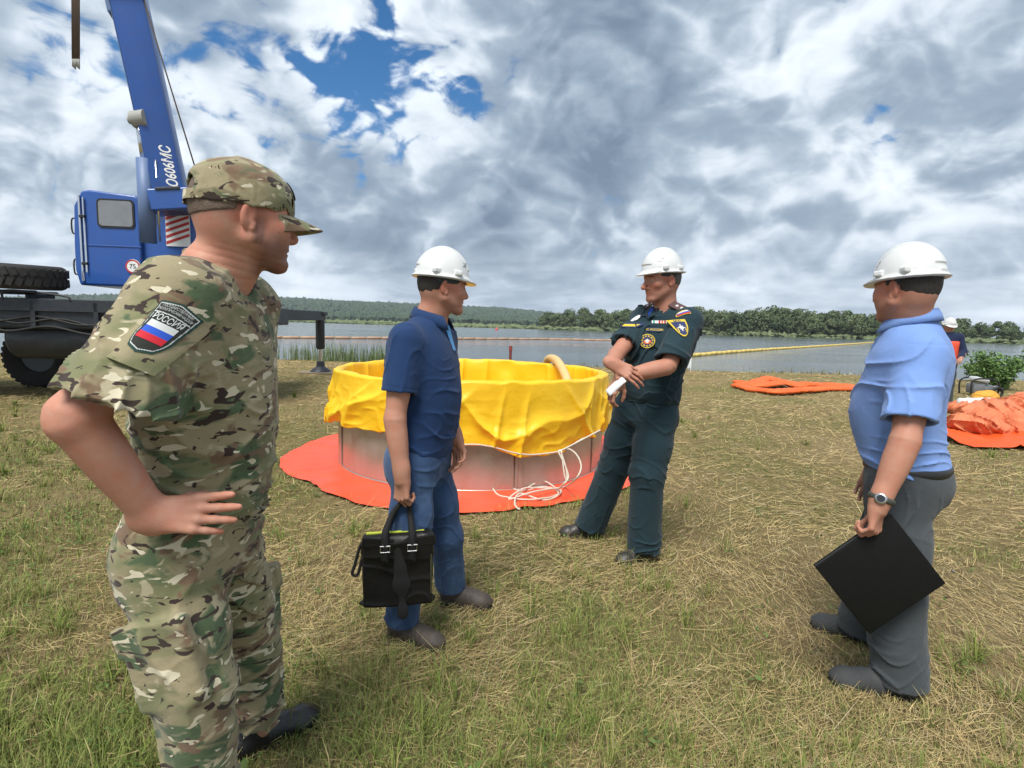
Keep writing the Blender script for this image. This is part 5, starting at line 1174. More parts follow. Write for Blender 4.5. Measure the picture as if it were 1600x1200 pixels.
def make_folder_man():
    B = V(1.52, 2.25, 0); f = nrm(V(-.70, .71, 0)); r = V(f[1], -f[0], 0); l = -r
    P = at(1414, 742, 2.20); N_ = at(1424, 497, 2.16); shL = at(1440, 556, 2.02); shR = N_ + (N_ - shL) * V(1, 1, 0) + V(0, 0, shL[2] - N_[2])
    elL = at(1414, 690, 1.92); wrL = at(1374, 786, 1.90); elR = shR + V(.03, .05, -.28); wrR = elR + V(-.02, .02, -.24)
    hipL = P + l * .095 + V(0, 0, -.02); hipR = P - l * .095 + V(0, 0, -.02)
    knL = at(1400, 925, 2.08); anL = V(1.575, 2.045, .09); knR = at(1372, 880, 2.34); anR = V(1.655, 2.42, .09)
    HM = head_frame(V(-.36, .93, -.03)); hc = at(1414, 450, 2.15)
    chk('D', upL=(shL, elL), foL=(elL, wrL), thL=(hipL, knL), snL=(knL, anL), thR=(hipR, knR), snR=(knR, anR), torso=(P, N_), neck=(N_, hc)); print(np.round([P, N_, hc, shL, shR], 3))
    skin = (.43, .222, .152); sH = 1.04
    S = Sdf(); neck_sdf(S, N_, hc, HM, .070, .066); head_sdf(S, hc, HM, sH, 1.18); hv, hF = S.mesh(.0038); ht = head_tint(hv, hc, HM, sH, skin, stubble=.2)
    S = Sdf(); arm_sdf(S, shL, elL, wrL, (.058, .049, .048, .034)); hd = nrm(V(-.12, -.05, -1)); bk = nrm(V(.55, -.75, .1)); A_, _ = hand_sdf(S, wrL + hd * .01, hd, bk, -1, [(45, 80, 50), (48, 82, 50), (50, 82, 50), (52, 82, 50)], spread=(.03, 0, -.03, -.06), thumb=((.3, .75, -.6), (-.05, .85, -.55), (-.2, .9, -.4)), s=1.0)
    av, aF = S.mesh(.0036); av = relax(av, aF, 4)
    S = Sdf(); arm_sdf(S, shR, elR, wrR, (.056, .048, .048, .034)); hand_sdf(S, wrR, V(-.3, 0, -.95), V(.5, .8, 0), 1, [(25, 35, 20)] * 4); lv, lF = S.mesh(.006)
    iv, iF = inner_body(P, N_ + V(0, 0, -.03), r, torso_tab(.9, .85, .85), (hipR, hipL), (knR, knL), (anR, anL), N_)
    t = np.asarray(skin)
    o = join_body('person', [(hv, hF, ht), (av, aF, t), (lv, lF, t), (iv, iF, t)], M_SKIN_B, B)
    tag(o, 'stout man in light blue shirt, grey trousers and white hard hat, at the right', 'person', 'men standing around the pool')
    sobj('hair', hair_sdf(hc, HM, sH, low=-.055), .004, M_HAIRB, o, B)
    hard_hat(o, B, hc + HM @ V(0, -.008, .034) * sH, HM @ np.array(Matrix.Rotation(R(-3), 3, 'X')), (M_HAT, M_BAND, M_MARK), .98, emblem=(-1, 50))
    S = Sdf(); S.loft(P, N_ + V(0, 0, -.032), r, [(max(tt, .085), w, a, b) for tt, w, a, b in torso_tab(1.08, 1.10, 1.10, .012, .060)][1:], k=.05)
    S.cone(N_ + V(0, 0, -.068), shR + V(0, 0, .0), .056, .066, k=.06); S.cone(N_ + V(0, 0, -.068), shL + V(0, 0, .0), .056, .066, k=.06)
    sL = lerp(shL, elL, .76); tub(S, shL, sL, .076, .086, k=.05, wob=.003, nrm_b=nrm(elL - shL) + V(.05, 0, .0)); sR = lerp(shR, elR, .7); tub(S, shR, sR, .072, .078, k=.05)
    hollow(S, sL, elL - shL, .076, .02)
    S.cone(N_ + V(0, 0, .04), N_ + f * .04 + V(0, 0, -.04), .066, .05, k=.012, op='s')
    S.post.append(shirt_folds(P[2] + .07, (.45, .1, 1), .9, 90))
    s0 = shL.astype(np.float32); n0 = N_.astype(np.float32)
    S.post.append(lambda P_: .0020 * np.exp(-(((P_ - s0) @ l.astype(np.float32) + .012 + (P_[:, 2] - s0[2]) * .25) / .0028) ** 2) * (np.linalg.norm(P_ - s0, axis=1) < .15) + .0016 * np.exp(-((P_[:, 2] - n0[2] + .10) / .0026) ** 2) * ((P_ - n0) @ f.astype(np.float32) < -.02))
    shirt, sv, sF = sobj('shirt', S, .0048, M_BLUE, o, B)
    collar(o, B, N_ + V(0, 0, .0), f, M_BLUE, .075, .078, .040, .085, .040, 26)
    S = Sdf(); S.loft(P, N_, r, [q for q in torso_tab(1.05, 1.12, 1.10, .004)][:4], k=.05); S.cut(lerp(P, N_, .10), nrm(N_ - P))
    S.ell(P - f * .035 + V(0, 0, -.02), (.125, .125, .13), k=.05)
    leg_sdf(S, hipL, knL, anL + V(0.01, 0, -.04), (.112, .096, .098)); leg_sdf(S, hipR, knR, anR + V(0, 0, -.03), (.110, .094, .092))
    S.post.append(trouser_folds(.07, .48, amp=.8, top_z=float(lerp(P, N_, .03)[2]), seed=9, d1=(-.3, .3, 1)))
    S.post.append(lambda P_: -.003 * np.exp(-(((P_ - hipL.astype(np.float32)) @ f.astype(np.float32) - .095) / .004) ** 2))
    sobj('trousers', S, .005, M_GREY, o, B)
    mb = MB(); up = nrm(N_ - P); cB = lerp(P, N_, .066); ring = [cB + r * math.cos(a) * .192 + f * math.sin(a) * (.140 if math.sin(a) > 0 else .150) - B for a in np.linspace(0, 2 * math.pi, 61)[:-1]]
    mb.tube(np.array(ring), .019, 8, closed=True, sx=.35); mb.build('belt', M_BELT, o, smooth=True)
    shoe(o, B, V(1.625, 2.01, 0), V(1.345, 2.11, 0), M_SHOE_GY, M_SOLE, .30, .05)
    shoe(o, B, V(1.71, 2.385, 0), V(1.52, 2.53, 0), M_SHOE_GY, M_SOLE, .29, .05)
    ax = nrm(wrL - elL); wc = lerp(elL, wrL, .93); A = frame(ax, (0, -1, 0)); mb = MB()
    ring = [wc + (A[:, 0] * math.cos(a) + A[:, 1] * math.sin(a)) * .0405 - B for a in np.linspace(0, 2 * math.pi, 29)[:-1]]
    mb.tube(np.array(ring), .010, 8, closed=True, sx=.35); w = mb.build('wristwatch', mat('watch_strap', (.05, .055, .045), .6), o, smooth=True)
    nn = nrm(V(-.55, -.75, .25)); mb = MB(); mb.lathe([(.013, .0115), (.018, .011), (.020, .007), (.020, 0)], wc + nn * .036 - B, frame(nn), 20); mb.build('watch_case', M_STEEL, w, smooth=True)
    mb = MB(); mb.lathe([(0, .0105), (.0145, .0105)], wc + nn * .036 - B, frame(nn), 20); mb.build('watch_dial', M_GLASSK, w, smooth=True)
    return wrL + hd * .10 - A_[:, 2] * .03, A_
GRIP_FOLD, HAND_FOLD = make_folder_man()
# ------------------------------------------------------------------ collapsible pool: metal ring, yellow liner, orange sheet
PC = V(-.42, 5.87, 0); PR = 1.40; PH = .93
def plastic(name, col, c2, rough=.38, sc=5, b=.35):
    return mat(name, col, rough=rough, spec=.45, var=[(sc, .6, c2)], bump=[(14, b, 6), (60, .15, 3)])
M_ORANGE = plastic('orange_sheet_plastic', (.82, .085, .028), (.86, .115, .06), .42, 2.2, .5)
M_YELLOW = plastic('yellow_liner_fabric', (.80, .47, .008), (.84, .54, .02), .42, 3, .45)
def zinc_extra(m, nt, N, L, b, tc):
    n = N.new('ShaderNodeTexNoise'); n.inputs['Scale'].default_value = 5; n.inputs['Detail'].default_value = 7; L.new(tc.outputs['Object'], n.inputs['Vector'])
    r = N.new('ShaderNodeMapRange'); r.inputs[1].default_value = .3; r.inputs[2].default_value = .7; r.inputs[3].default_value = .26; r.inputs[4].default_value = .42; L.new(n.outputs['Fac'], r.inputs[0]); L.new(r.outputs[0], b.inputs['Roughness'])
M_ZINC = mat('galvanised_sheet', (.48, .44, .38), rough=.4, metal=.72, var=[(2, .4, (.41, .37, .31)), (22, .3, (.54, .51, .46)), ((9, 9, 1.5), .4, (.58, .56, .52))], bump=[(4, .12, 3)], extra=zinc_extra)
def sheet_r(th):
    P2 = np.stack([np.cos(th), np.sin(th)], -1); return 1.90 + .10 * vnoise(P2, 1.6, 21) + .035 * vnoise(P2, 5, 22) + .02 * vnoise(P2, 14, 23) + .20 * np.exp(-((np.mod(th - R(205), 2 * np.pi)) / .4) ** 2) * 0 
pool = empty('pool', PC); tag(pool, 'round metal walled pool with a bright yellow liner draped over its rim', 'pool')
# orange ground sheet (a thing of its own: it lies under the pool)
nt_, nr_ = 240, 46; th = np.arange(nt_) * 2 * np.pi / nt_; T_, R_ = np.meshgrid(th, np.linspace(.55, 1, nr_) , indexing='ij'); rad = sheet_r(T_) * R_
X_, Y_ = PC[0] + rad * np.cos(T_), PC[1] + rad * np.sin(T_); P2 = np.stack([X_, Y_], -1)
Z_ = ground_h(X_, Y_) + .022 + .010 * np.maximum(0, vnoise(P2, 3.2, 31)) + .020 * (1 - np.abs(np.sin(T_ * 9 + 2.5 * vnoise(P2, 1.2, 33)))) ** 6 * np.clip((R_ - .72) * 6, 0, 1) + .008 * vnoise(P2, 9, 35) * np.clip((R_ - .7) * 5, 0, 1)
Z_ = np.where(rad < PR + .05, np.minimum(Z_, .03), Z_)
v_ = np.stack([X_ - PC[0], Y_ - PC[1], Z_], -1).reshape(-1, 3); i_, j_ = np.meshgrid(np.arange(nt_), np.arange(nr_ - 1), indexing='ij'); a_ = i_ * nr_ + j_; b_ = ((i_ + 1) % nt_) * nr_ + j_
o = link('ground_sheet', fmesh('ground_sheet', v_, np.stack([a_, a_ + 1, b_ + 1, b_], -1).reshape(-1, 4)), M_ORANGE); o.location = PC; tag(o, 'bright orange plastic sheet spread on the grass under the pool', 'ground sheet')
# ring panels
NP = 9
for k in range(NP):
    a0, a1 = R(-150 + k * 40), R(-150 + (k + 1) * 40) - .0005; mb = MB(); n = 16; rows = []
    for z in (.028, .05, .46, PH - .02, PH):
        for r_ in (PR,): rows.append([(r_ * math.cos(t) + .004 * math.cos(t) * math.sin(z * 9 + k), r_ * math.sin(t) + .004 * math.sin(t) * math.sin(z * 9 + k), z) for t in np.linspace(a0, a1, n + 1)])
    mb.add(np.array(rows).reshape(-1, 3), [[i * (n + 1) + j, i * (n + 1) + j + 1, (i + 1) * (n + 1) + j + 1, (i + 1) * (n + 1) + j] for i in range(4) for j in range(n)])
    p_ = mb.build('wall_panel', M_ZINC, pool, smooth=True); md = p_.modifiers.new('t', 'SOLIDIFY'); md.thickness = .006
    mb = MB(); t = a0 - .002; A = frame((0, 0, 1), (math.cos(t), math.sin(t), 0)); mb.box((PR + .005) * V(math.cos(t), math.sin(t), 0) + V(0, 0, PH / 2 + .014), (.006, .026, PH - .03), A, bev=.002); mb.build('seam', M_ZINC, p_)
mb = MB(); mb.tube([(PR * math.cos(t), PR * math.sin(t),   .030) for t in np.linspace(0, 2 * math.pi, 97)[:-1]], .008, 8, closed=True); mb.build('bottom_rim', M_ZINC, pool, smooth=True)
# liner: inside wall, over the rim, down the outside in loose folds
nt_, ns_ = 900, 92; th = np.arange(nt_) * 2 * np.pi / nt_; C1 = np.stack([np.cos(th), np.sin(th)], -1)
def rd(t, f, ph, sharp, sk, s): return (1 - np.abs(np.sin(.5 * (f * t + ph + sk * s)))) ** sharp
hem = .50 + .09 * vnoise(C1, 2.2, 41) + .05 * vnoise(C1, 6, 42) + .02 * vnoise(C1, 18, 43); hem = hem * (1 + .10 * np.exp(-((np.mod(th - R(285) + np.pi, 2 * np.pi) - np.pi) / .5) ** 2))
top = PH + .014 + .012 * vnoise(C1, 5, 44) + .008 * vnoise(C1, 16, 45)
verts = np.zeros((nt_, ns_, 3)); S_ = np.linspace(0, 1, ns_)
for j, s in enumerate(S_):
    if s < .30:                                   # inside, floor edge to rim
        u = s / .30; z = .06 + (top - .06) * u; P3 = np.stack([C1[:, 0] * 2.0, C1[:, 1] * 2.0, np.full(nt_, u * 1.2)], -1)
        r_ = PR - .035 - (.060 * rd(th, 22, 0 + 4.0 * vnoise(C1, 3, 51), 3.0, 1.2, u) + .03 * rd(th, 13, 5.0 * vnoise(C1, 2, 57), 3.0, -2.5, u)) * (1 - .55 * u) - .02 * vnoise(P3, 3.5, 52) - .03 * (1 - u)
    elif s < .38:                                 # over the rim
        u = (s - .30) / .08; r_ = PR - .035 + .075 * u; z = top + .016 * np.sin(np.pi * u); r_ = r_ + .012 * vnoise(C1, 12, 53) * u - .045 * (.060 * rd(th, 22, 4.0 * vnoise(C1, 3, 51), 3.0, 1.2, 1) + .03 * rd(th, 13, 5.0 * vnoise(C1, 2, 57), 3.0, -2.5, 1)) / .045 * .45 * (1 - u)
    else:
        u = (s - .38) / .62; ln = hem * u; P3 = np.stack([C1[:, 0] * 2.2, C1[:, 1] * 2.2, ln * 2.4], -1)
        w1 = rd(th, 9, 5.0 * vnoise(C1, 2.0, 61), 3.0, 4.5, u); w2 = rd(th, 12, 6.0 * vnoise(C1, 2.6, 62), 3.5, -6.5, u); w3 = rd(th, 21, 7.0 * vnoise(C1, 2.9, 63) + 2.2 * vnoise(P3, 1.3, 67), 3.2, 2.0, u)
        m2 = np.clip(.5 + 1.6 * vnoise(P3, .9, 64), 0, 1); m3 = np.clip(.4 + 1.8 * vnoise(P3, 1.4, 69), 0, 1)
        amp = np.clip(u * 2.6, 0, 1) * (.50 + .60 * u)
        r_ = PR + .040 + amp * (.014 + .078 * w1 * (1 - m2) + .066 * w2 * m2 + .085 * w3 * (.35 + .65 * m3) + .028 * vnoise(P3, 1.5, 65) + .010 * (1 - np.abs(vnoise(P3, 4.2, 66))) ** 3 + .012 * m3 * (1 - np.abs(vnoise(P3, 2.6, 166))) ** 7)
        r_ = np.clip(r_, PR + .014, PR + .135); z = top - ln + .018 * vnoise(P3, 3.2, 68) * u
        z = z 
    verts[:, j] = np.stack([C1[:, 0] * r_, C1[:, 1] * r_, z + np.zeros(nt_)], -1)
i_, j_ = np.meshgrid(np.arange(nt_), np.arange(ns_ - 1), indexing='ij'); a_ = i_ * ns_ + j_; b_ = ((i_ + 1) % nt_) * ns_ + j_
ln_ = link('liner', fmesh('liner', verts.reshape(-1, 3), np.stack([a_, b_, b_ + 1, a_ + 1], -1).reshape(-1, 4)), M_YELLOW, pool)
md = ln_.modifiers.new('t', 'SOLIDIFY'); md.thickness = .004; md.offset = 0
mb = MB(); mb.lathe([(0, .05), (PR - .05, .055)], n=48); mb.build('liner_floor', M_YELLOW, pool)
# white rope: tied along the liner's hem, hanging down and lying in a heap on the sheet
M_ROPE = mat('white_rope', (.62, .56, .46), .9, bump=[((160, 160, 160), .6, 2)])
def g3(px, py, dz=.03): p = onz(px, py, .02); return p + V(0, 0, dz - .02)
heap = [g3(878, 768), g3(850, 762), g3(812, 768), g3(778, 757), g3(769, 764, .05), g3(782, 776), g3(830, 786, .05), g3(872, 772), g3(846, 760, .07), g3(806, 778), g3(812, 797), g3(804, 793, .05), g3(812, 779, .06), g3(850, 783), g3(875, 776, .05), g3(868, 766), g3(822, 772, .07), g3(795, 782), g3(835, 779, .08), g3(884, 764, .04)]
fr = lambda px, py, Y: at(px, py, Y)
mb = MB(); pts = catmull(heap, 10); pts[:, 2] += .006 * vnoise(pts, 9, 3)
mb.tube(pts, .0072, 6)
hang = [g3(884, 764, .04), fr(900, 748, 4.25), fr(908, 730, 4.30), fr(902, 712, 4.36), fr(890, 702, 4.40), fr(880, 703, 4.40), fr(873, 706, 4.38), fr(882, 725, 4.34), fr(888, 745, 4.30), fr(880, 757, 4.26), g3(868, 772, .04)]
mb.tube(catmull(hang, 10), .0072, 6)
mb.tube(catmull([fr(876, 704, 4.38), fr(884, 730, 4.33), fr(886, 750, 4.29), fr(882, 742, 4.30), fr(877, 704, 4.38)], 8), .006, 6)
line = []
for t in np.linspace(R(262), R(318), 40):
    k = int(round(t / (2 * np.pi) * nt_)) % nt_; q = verts[k, -2]; line.append(PC + q * V(1.012, 1.012, 1) + V(0, 0, .012))
line = np.array(line); line[:, 2] = np.convolve(np.pad(line[:, 2], 4, 'edge'), np.ones(9) / 9, 'valid'); line[:, :2] = PC[:2] + (line[:, :2] - PC[:2]) / np.linalg.norm(line[:, :2] - PC[:2], axis=1, keepdims=True) * np.convolve(np.pad(np.linalg.norm(line[:, :2] - PC[:2], axis=1), 4, 'edge'), np.ones(9) / 9, 'valid')[:, None] * 1.01
mb.tube(line, .0068, 6); mb.tube(catmull([fr(873, 706, 4.38), fr(900, 692, 4.42), fr(938, 672, 4.50)], 8), .0068, 6)
o = mb.build('rope', M_ROPE, smooth=True, loc=(.0, 4.2, 0)); tag(o, 'loose white rope hanging from the liner and heaped on the orange sheet', 'rope')
# hose over the far rim
mb = MB(); pts = catmull([at(852, 575, 7.35), at(856, 562, 7.25), at(864, 560, 7.0), at(873, 567, 6.6), at(884, 588, 6.2), at(890, 612, 6.0), at(892, 640, 5.9)], 10)
mb.tube(pts, .050, 14); o = mb.build('hose', mat('beige_hose', (.62, .42, .17), .55, bump=[((20, 20, 20), .3, 3)], var=[(9, .4, (.70, .50, .24))]), smooth=True, loc=(.55, 7, 0)); tag(o, 'thick beige hose bending over the far rim into the pool', 'hose')
# ------------------------------------------------------------------ truck crane at the left
M_CBLUE = mat('crane_blue_paint', (.012, .075, .33), rough=.38, coat=.25, var=[(1.6, .6, (.018, .10, .38)), (9, .35, (.035, .075, .22)), (40, .2, (.06, .10, .22))], bump=[(5, .05, 2)])
M_CBLUE2 = mat('crane_grey_blue_paint', (.10, .16, .30), rough=.5, var=[(2, .5, (.13, .19, .33))])  # lighter grey-blue: boom's left face, section joint and lift cylinder
M_CHAS = mat('chassis_dark_paint', (.010, .016, .026), rough=.5, var=[(3, .6, (.025, .03, .035)), (16, .3, (.05, .045, .038))], bump=[(18, .15, 4)])
M_TYRE = mat('tyre_rubber', (.018, .018, .019), .85, bump=[(40, .3, 3)], var=[(6, .5, (.04, .038, .034))]); M_RIM = mat('wheel_steel', (.08, .09, .10), .5, metal=.4)
M_GLS = mat('cab_glass', (.16, .17, .18), .08, spec=.8, var=[(3, .5, (.26, .27, .28))]); M_CHR = mat('piston_chrome', (.65, .66, .67), .16, metal=1); M_WHT = mat('white_paint', (.75, .75, .73), .5); M_REDP = mat('red_paint', (.45, .03, .025), .5); M_CAST = mat('cast_grey', (.30, .30, .27), .6, bump=[(20, .3, 3)]); M_WOOD = mat('weathered_plank', (.24, .19, .13), .9, bump=[((4, 40, 40), .4, 4)]); M_WIRE = mat('wire_rope', (.12, .085, .06), .7, metal=.3, bump=[((300, 300, 60), .5, 2)]); M_RUBG = mat('black_seal', (.012, .012, .012), .7)
OC = V(-9.6, 8.3, 0); ca = nrm(V(1, .13, 0)); cb = V(-ca[1], ca[0], 0); CA = np.stack([ca, cb, V(0, 0, 1)], 1)
TR = empty('crane_truck', OC); tag(TR, 'truck crane with blue cab and boom and dark chassis, parked at the left', 'crane truck')
L3 = lambda s, w, z: CA @ V(s, w, z)             # local to the truck's origin
W2L = lambda p: np.asarray(p) - OC
def part(name, m, parent=TR, fn=None, smooth=False, auto=None):
    mb = MB(); fn(mb); return mb.build(name, m, parent, smooth=smooth, auto=auto)
bx = lambda mb, s, w, z, dims, bev=.02: mb.box(L3(s, w, z), dims, CA, bev=bev)
part('chassis_frame', M_CHAS, fn=lambda mb: (bx(mb, 1.4, .55, 1.25, (7.4, .16, .34)), bx(mb, 1.4, 1.75, 1.25, (7.4, .16, .34)), [bx(mb, s, 1.15, 1.25, (.2, 1.2, .24)) for s in (-1.5, .2, 1.9, 3.6, 4.9)]))
part('deck', M_CHAS, fn=lambda mb: (bx(mb, 1.9, 1.15, 1.60, (6.6, 2.5, .05), .01), bx(mb, 1.9, -.08, 1.55, (6.6, .05, .20), .01)))
part('side_box', M_CHAS, fn=lambda mb: (bx(mb, 2.7, .22, 1.36, (3.3, .55, .36), .03), bx(mb, -.5, .22, 1.36, (2.2, .5, .30), .03)))
part('fuel_tank', M_CHAS, fn=lambda mb: mb.lathe([(0, -.75), (.30, -.75), (.34, -.70), (.34, .70), (.30, .75), (0, .75)], L3(2.35, .38, 1.02), np.stack([CA[:, 1], CA[:, 2], CA[:, 0]], 1), 26), auto=35)
part('mudguard', M_CHAS, fn=lambda mb: bx(mb, 1.05, .35, 1.16, (.9, .62, .05), .01))
for s in (-.95, .40, 1.75): 
    pass
def wheel(c, axis, name='wheel', rad=.60, wid=.38, parent=TR):
    A = frame(axis, (0, 0, 1)); mb = MB(); h = wid / 2
    prof = [(rad * .52, -h * .75), (rad * .66, -h * .95), (rad * .88, -h), (rad * .965, -h * .86), (rad, -h * .70), (rad, h * .70), (rad * .965, h * .86), (rad * .88, h), (rad * .66, h * .95), (rad * .52, h * .75)]
    mb.lathe(prof, c, A, 40); o = mb.build(name, M_TYRE, parent, auto=40)
    mb = MB()
    for k in range(34):                                    # tread blocks, one mesh as they are too small to pick apart
        a = k * 2 * math.pi / 34
        for sd in (-1, 1):
            p = c + A @ V(math.cos(a + sd * .045) * (rad + .010), math.sin(a + sd * .045) * (rad + .010), sd * h * .40); B3 = A @ np.array(Matrix.Rotation(a + sd * .0, 3, 'Z')) @ np.array(Matrix.Rotation(sd * .35, 3, 'X')); mb.box(p, (.032, .072, h * .60), B3)
    tr = mb.build('tread', M_TYRE, o); tr['kind'] = 'stuff'
    mb = MB(); mb.lathe([(0, h * .30), (.10, h * .45), (.16, h * .35), (.22, h * .15), (rad * .50, h * .55), (rad * .55, h * .78)], c, A, 28); mb.lathe([(0, -h * .2), (rad * .5, -h * .5), (rad * .55, -h * .78)], c, A, 28); mb.build('rim', M_RIM, o, auto=30)
    return o
wheel(L3(-2.6, .30, .60), CA[:, 1] * -1); wheel(L3(4.05, .30, .60), CA[:, 1] * -1); wheel(L3(.75, 2.15, .60), CA[:, 1]); wheel(L3(4.05, 2.0, .60), CA[:, 1])
wheel(W2L(at(32, 432, 8.75)), (0.04, -.04, 1), 'spare_tyre', .58, .38)
part('spare_rack', M_CHAS, fn=lambda mb: (bx(mb, 1.2, .45, 1.76, (1.3, .10, .06)), bx(mb, 1.2, .95, 1.76, (1.3, .10, .06)), [bx(mb, s, .7, 1.68, (.08, .6, .12)) for s in (.7, 1.75)]))
part('step', M_CHAS, fn=lambda mb: (mb.tube(catmull([L3(.95, -.05, 1.1), L3(.95, -.12, .62), L3(.93, -.12, .42), L3(.60, -.12, .40), L3(.2, -.1, .40)], 6), .022, 8), mb.tube(catmull([L3(.5, -.05, 1.1), L3(.5, -.1, .75), L3(.2, -.1, .74)], 6), .02, 8)), smooth=True)
part('hook_bracket', M_CHAS, fn=lambda mb: (mb.tube(catmull([L3(1.45, .1, .95), L3(1.50, .05, .7), L3(1.38, 0, .55)], 6), .03, 8), bx(mb, 1.33, 0, .50, (.16, .05, .14))))
part('handrail', M_CHAS, fn=lambda mb: mb.tube(catmull([L3(1.75, -.1, 1.62), L3(1.75, -.1, 1.72), L3(1.9, -.1, 1.76), L3(2.6, -.1, 1.70), L3(2.7, -.1, 1.62)], 5), .018, 8), smooth=True)
part('yellow_strip', mat('yellow_reflector', (.45, .26, .05), .5), fn=lambda mb: bx(mb, 2.85, -.02, 1.635, (.9, .06, .02), .004))
# rear outriggers
e_ = L3(5.1, 0, 0)
part('outrigger_housing', M_CHAS, fn=lambda mb: (bx(mb, 5.0, 1.2, 1.48, (.55, 2.5, .34), .03), bx(mb, 5.05, .3, 1.64, (.75, 1.6, .06), .01)))
foot = V(-5.13, 14.5, 0); fl_ = W2L(foot); hs = L3(5.0, 2.2, 1.52)
def beam(mb):
    d = V(fl_[0], fl_[1], 1.54) - hs; A = frame(d, (0, 0, 1)); mb.box((hs + V(fl_[0], fl_[1], 1.54)) / 2, (.24, .22, np.linalg.norm(d) + .3), A, bev=.015)
    mb.box(V(fl_[0], fl_[1], 1.60), (.34, .34, .10), CA, bev=.015)
part('outrigger_beam', M_CHAS, fn=beam)
jk = part('jack', M_CHAS, fn=lambda mb: mb.lathe([(0, 1.56), (.115, 1.56), (.115, .70), (.09, .66), (0, .66)], fl_, None, 18), auto=40)
part('piston', M_CHR, jk, fn=lambda mb: mb.lathe([(.05, .68), (.05, .18)], fl_, None, 16), smooth=True)
part('foot', M_CHAS, jk, fn=lambda mb: mb.lathe([(0, .34), (.10, .34), (.11, .20), (.26, .09), (.28, .05), (0, .05)], fl_, None, 20), auto=35)
o = MB(); o.box(foot + V(0, 0, .035), (1.05, .55, .05), CA, bev=.01); tag(o.build('wooden_pad', M_WOOD, loc=tuple(foot)), 'flat wooden board under the foot of the crane jack', 'board')
part('jack', M_CHAS, fn=lambda mb: (mb.lathe([(0, 1.5), (.115, 1.5), (.115, .72), (0, .72)], L3(5.0, -.02, 0), None, 16), mb.lathe([(.05, .72), (.05, .12), (.26, .06), (.26, .02), (0, .02)], L3(5.0, -.02, 0), None, 16)), auto=35)
# operator's cab
def cabp(px, py, Y=9.7): return W2L(at(px, py, Y))
cz0, cz1 = 1.93, 3.56; s0, s1, w0, w1 = 2.10, 3.17, 1.05, 2.15
prof = [(s0 + .06, cz0), (s1, cz0), (s1, cz1 - .10), (s1 - .05, cz1 - .06), (s0 + .28, cz1), (s0 + .16, cz1 - .03), (s0 + .03, cz1 - .28), (s0, 2.6), (s0, cz0 + .25)]
def cabm(mb): mb.prism(np.array(prof), np.stack([CA[:, 0], CA[:, 2], CA[:, 1]], 1), L3(0, w0, 0), w1 - w0)
cab = part('cab', M_CBLUE, fn=cabm, auto=40); bm_ = cab.modifiers.new('b', 'BEVEL'); bm_.width = .03; bm_.segments = 3; bm_.limit_method = 'ANGLE'
def rr(x0, x1, z0, z1, r, n=5): 
    P_ = []
    for cx, cz, a0 in ((x1 - r, z1 - r, 0), (x0 + r, z1 - r, 90), (x0 + r, z0 + r, 180), (x1 - r, z0 + r, 270)):
        for k in range(n + 1): a = R(a0 + 90 * k / n); P_.append((cx + r * math.cos(a), cz + r * math.sin(a)))
    return np.array(P_)
FM = np.stack([CA[:, 0], CA[:, 2], -CA[:, 1]], 1)
wn = part('window', M_RUBG, cab, fn=lambda mb: mb.prism(rr(s0 + .40, s1 - .07, 2.93, 3.42, .07), FM, L3(0, w0 + .005, 0), .022), auto=40)
part('pane', M_GLS, wn, fn=lambda mb: mb.prism(rr(s0 + .43, s1 - .10, 2.96, 3.39, .055), FM, L3(0, w0 - .012, 0), .010), auto=40)
part('window', M_GLS, cab, fn=lambda mb: mb.prism(rr(w0 + .12, w1 - .12, 2.65, 3.2, .06), np.stack([CA[:, 1], CA[:, 2], -CA[:, 0]], 1), L3(s0 + .004, 0, 0), .012), auto=40)
dr = part('door_rail', M_CHR, cab, fn=lambda mb: (mb.tube([L3(s0 + .20, w0 - .03, 2.15), L3(s0 + .20, w0 - .03, 3.42)], .014, 8), mb.tube([L3(s0 + .13, w0 - .02, 2.0), L3(s0 + .13, w0 - .02, 3.45)], .018, 8)))
for z in (2.25, 2.95): part('grab_handle', M_RUBG, cab, fn=lambda mb: mb.tube(catmull([L3(s0 - .0, w0 + .12, z + .13), L3(s0 - .07, w0 + .10, z + .11), L3(s0 - .07, w0 + .10, z - .11), L3(s0 - .0, w0 + .12, z - .13)], 5), .013, 8), smooth=True)
for z in (2.3, 3.1): part('hinge', M_RUBG, cab, fn=lambda mb: bx(mb, s0 + .17, w0 - .02, z, (.09, .05, .05), .008))
part('skirt_line', M_CBLUE, cab, fn=lambda mb: bx(mb, (s0 + s1) / 2 + .05, w0 - .006, 2.62, (1.0, .014, .018), .003))
sg = part('round_sign', M_WHT, cab, fn=lambda mb: mb.lathe([(0, .012), (.12, .012), (.125, 0)], L3(3.04, w0 - .012, 2.28), np.stack([CA[:, 0], CA[:, 2], -CA[:, 1]], 1), 28)); part('sign_ring', M_REDP, sg, fn=lambda mb: mb.lathe([(.095, .014), (.120, .014)], L3(3.04, w0 - .012, 2.28), np.stack([CA[:, 0], CA[:, 2], -CA[:, 1]], 1), 28))
def place_text(txt, size, c, ux, uy, m, parent, name='lettering', shear=0, bold=0, sx=1):
    v, F = text_mesh(txt, size, shear, bold); v = v[:, :2] * V(sx, 1); return link(name, fmesh(name, c + np.outer(v[:, 0], ux) + np.outer(v[:, 1], uy), F, False), m, parent)
place_text('75', .11, L3(3.04, w0 - .028, 2.28), CA[:, 0], CA[:, 2], M_RUBG, sg)
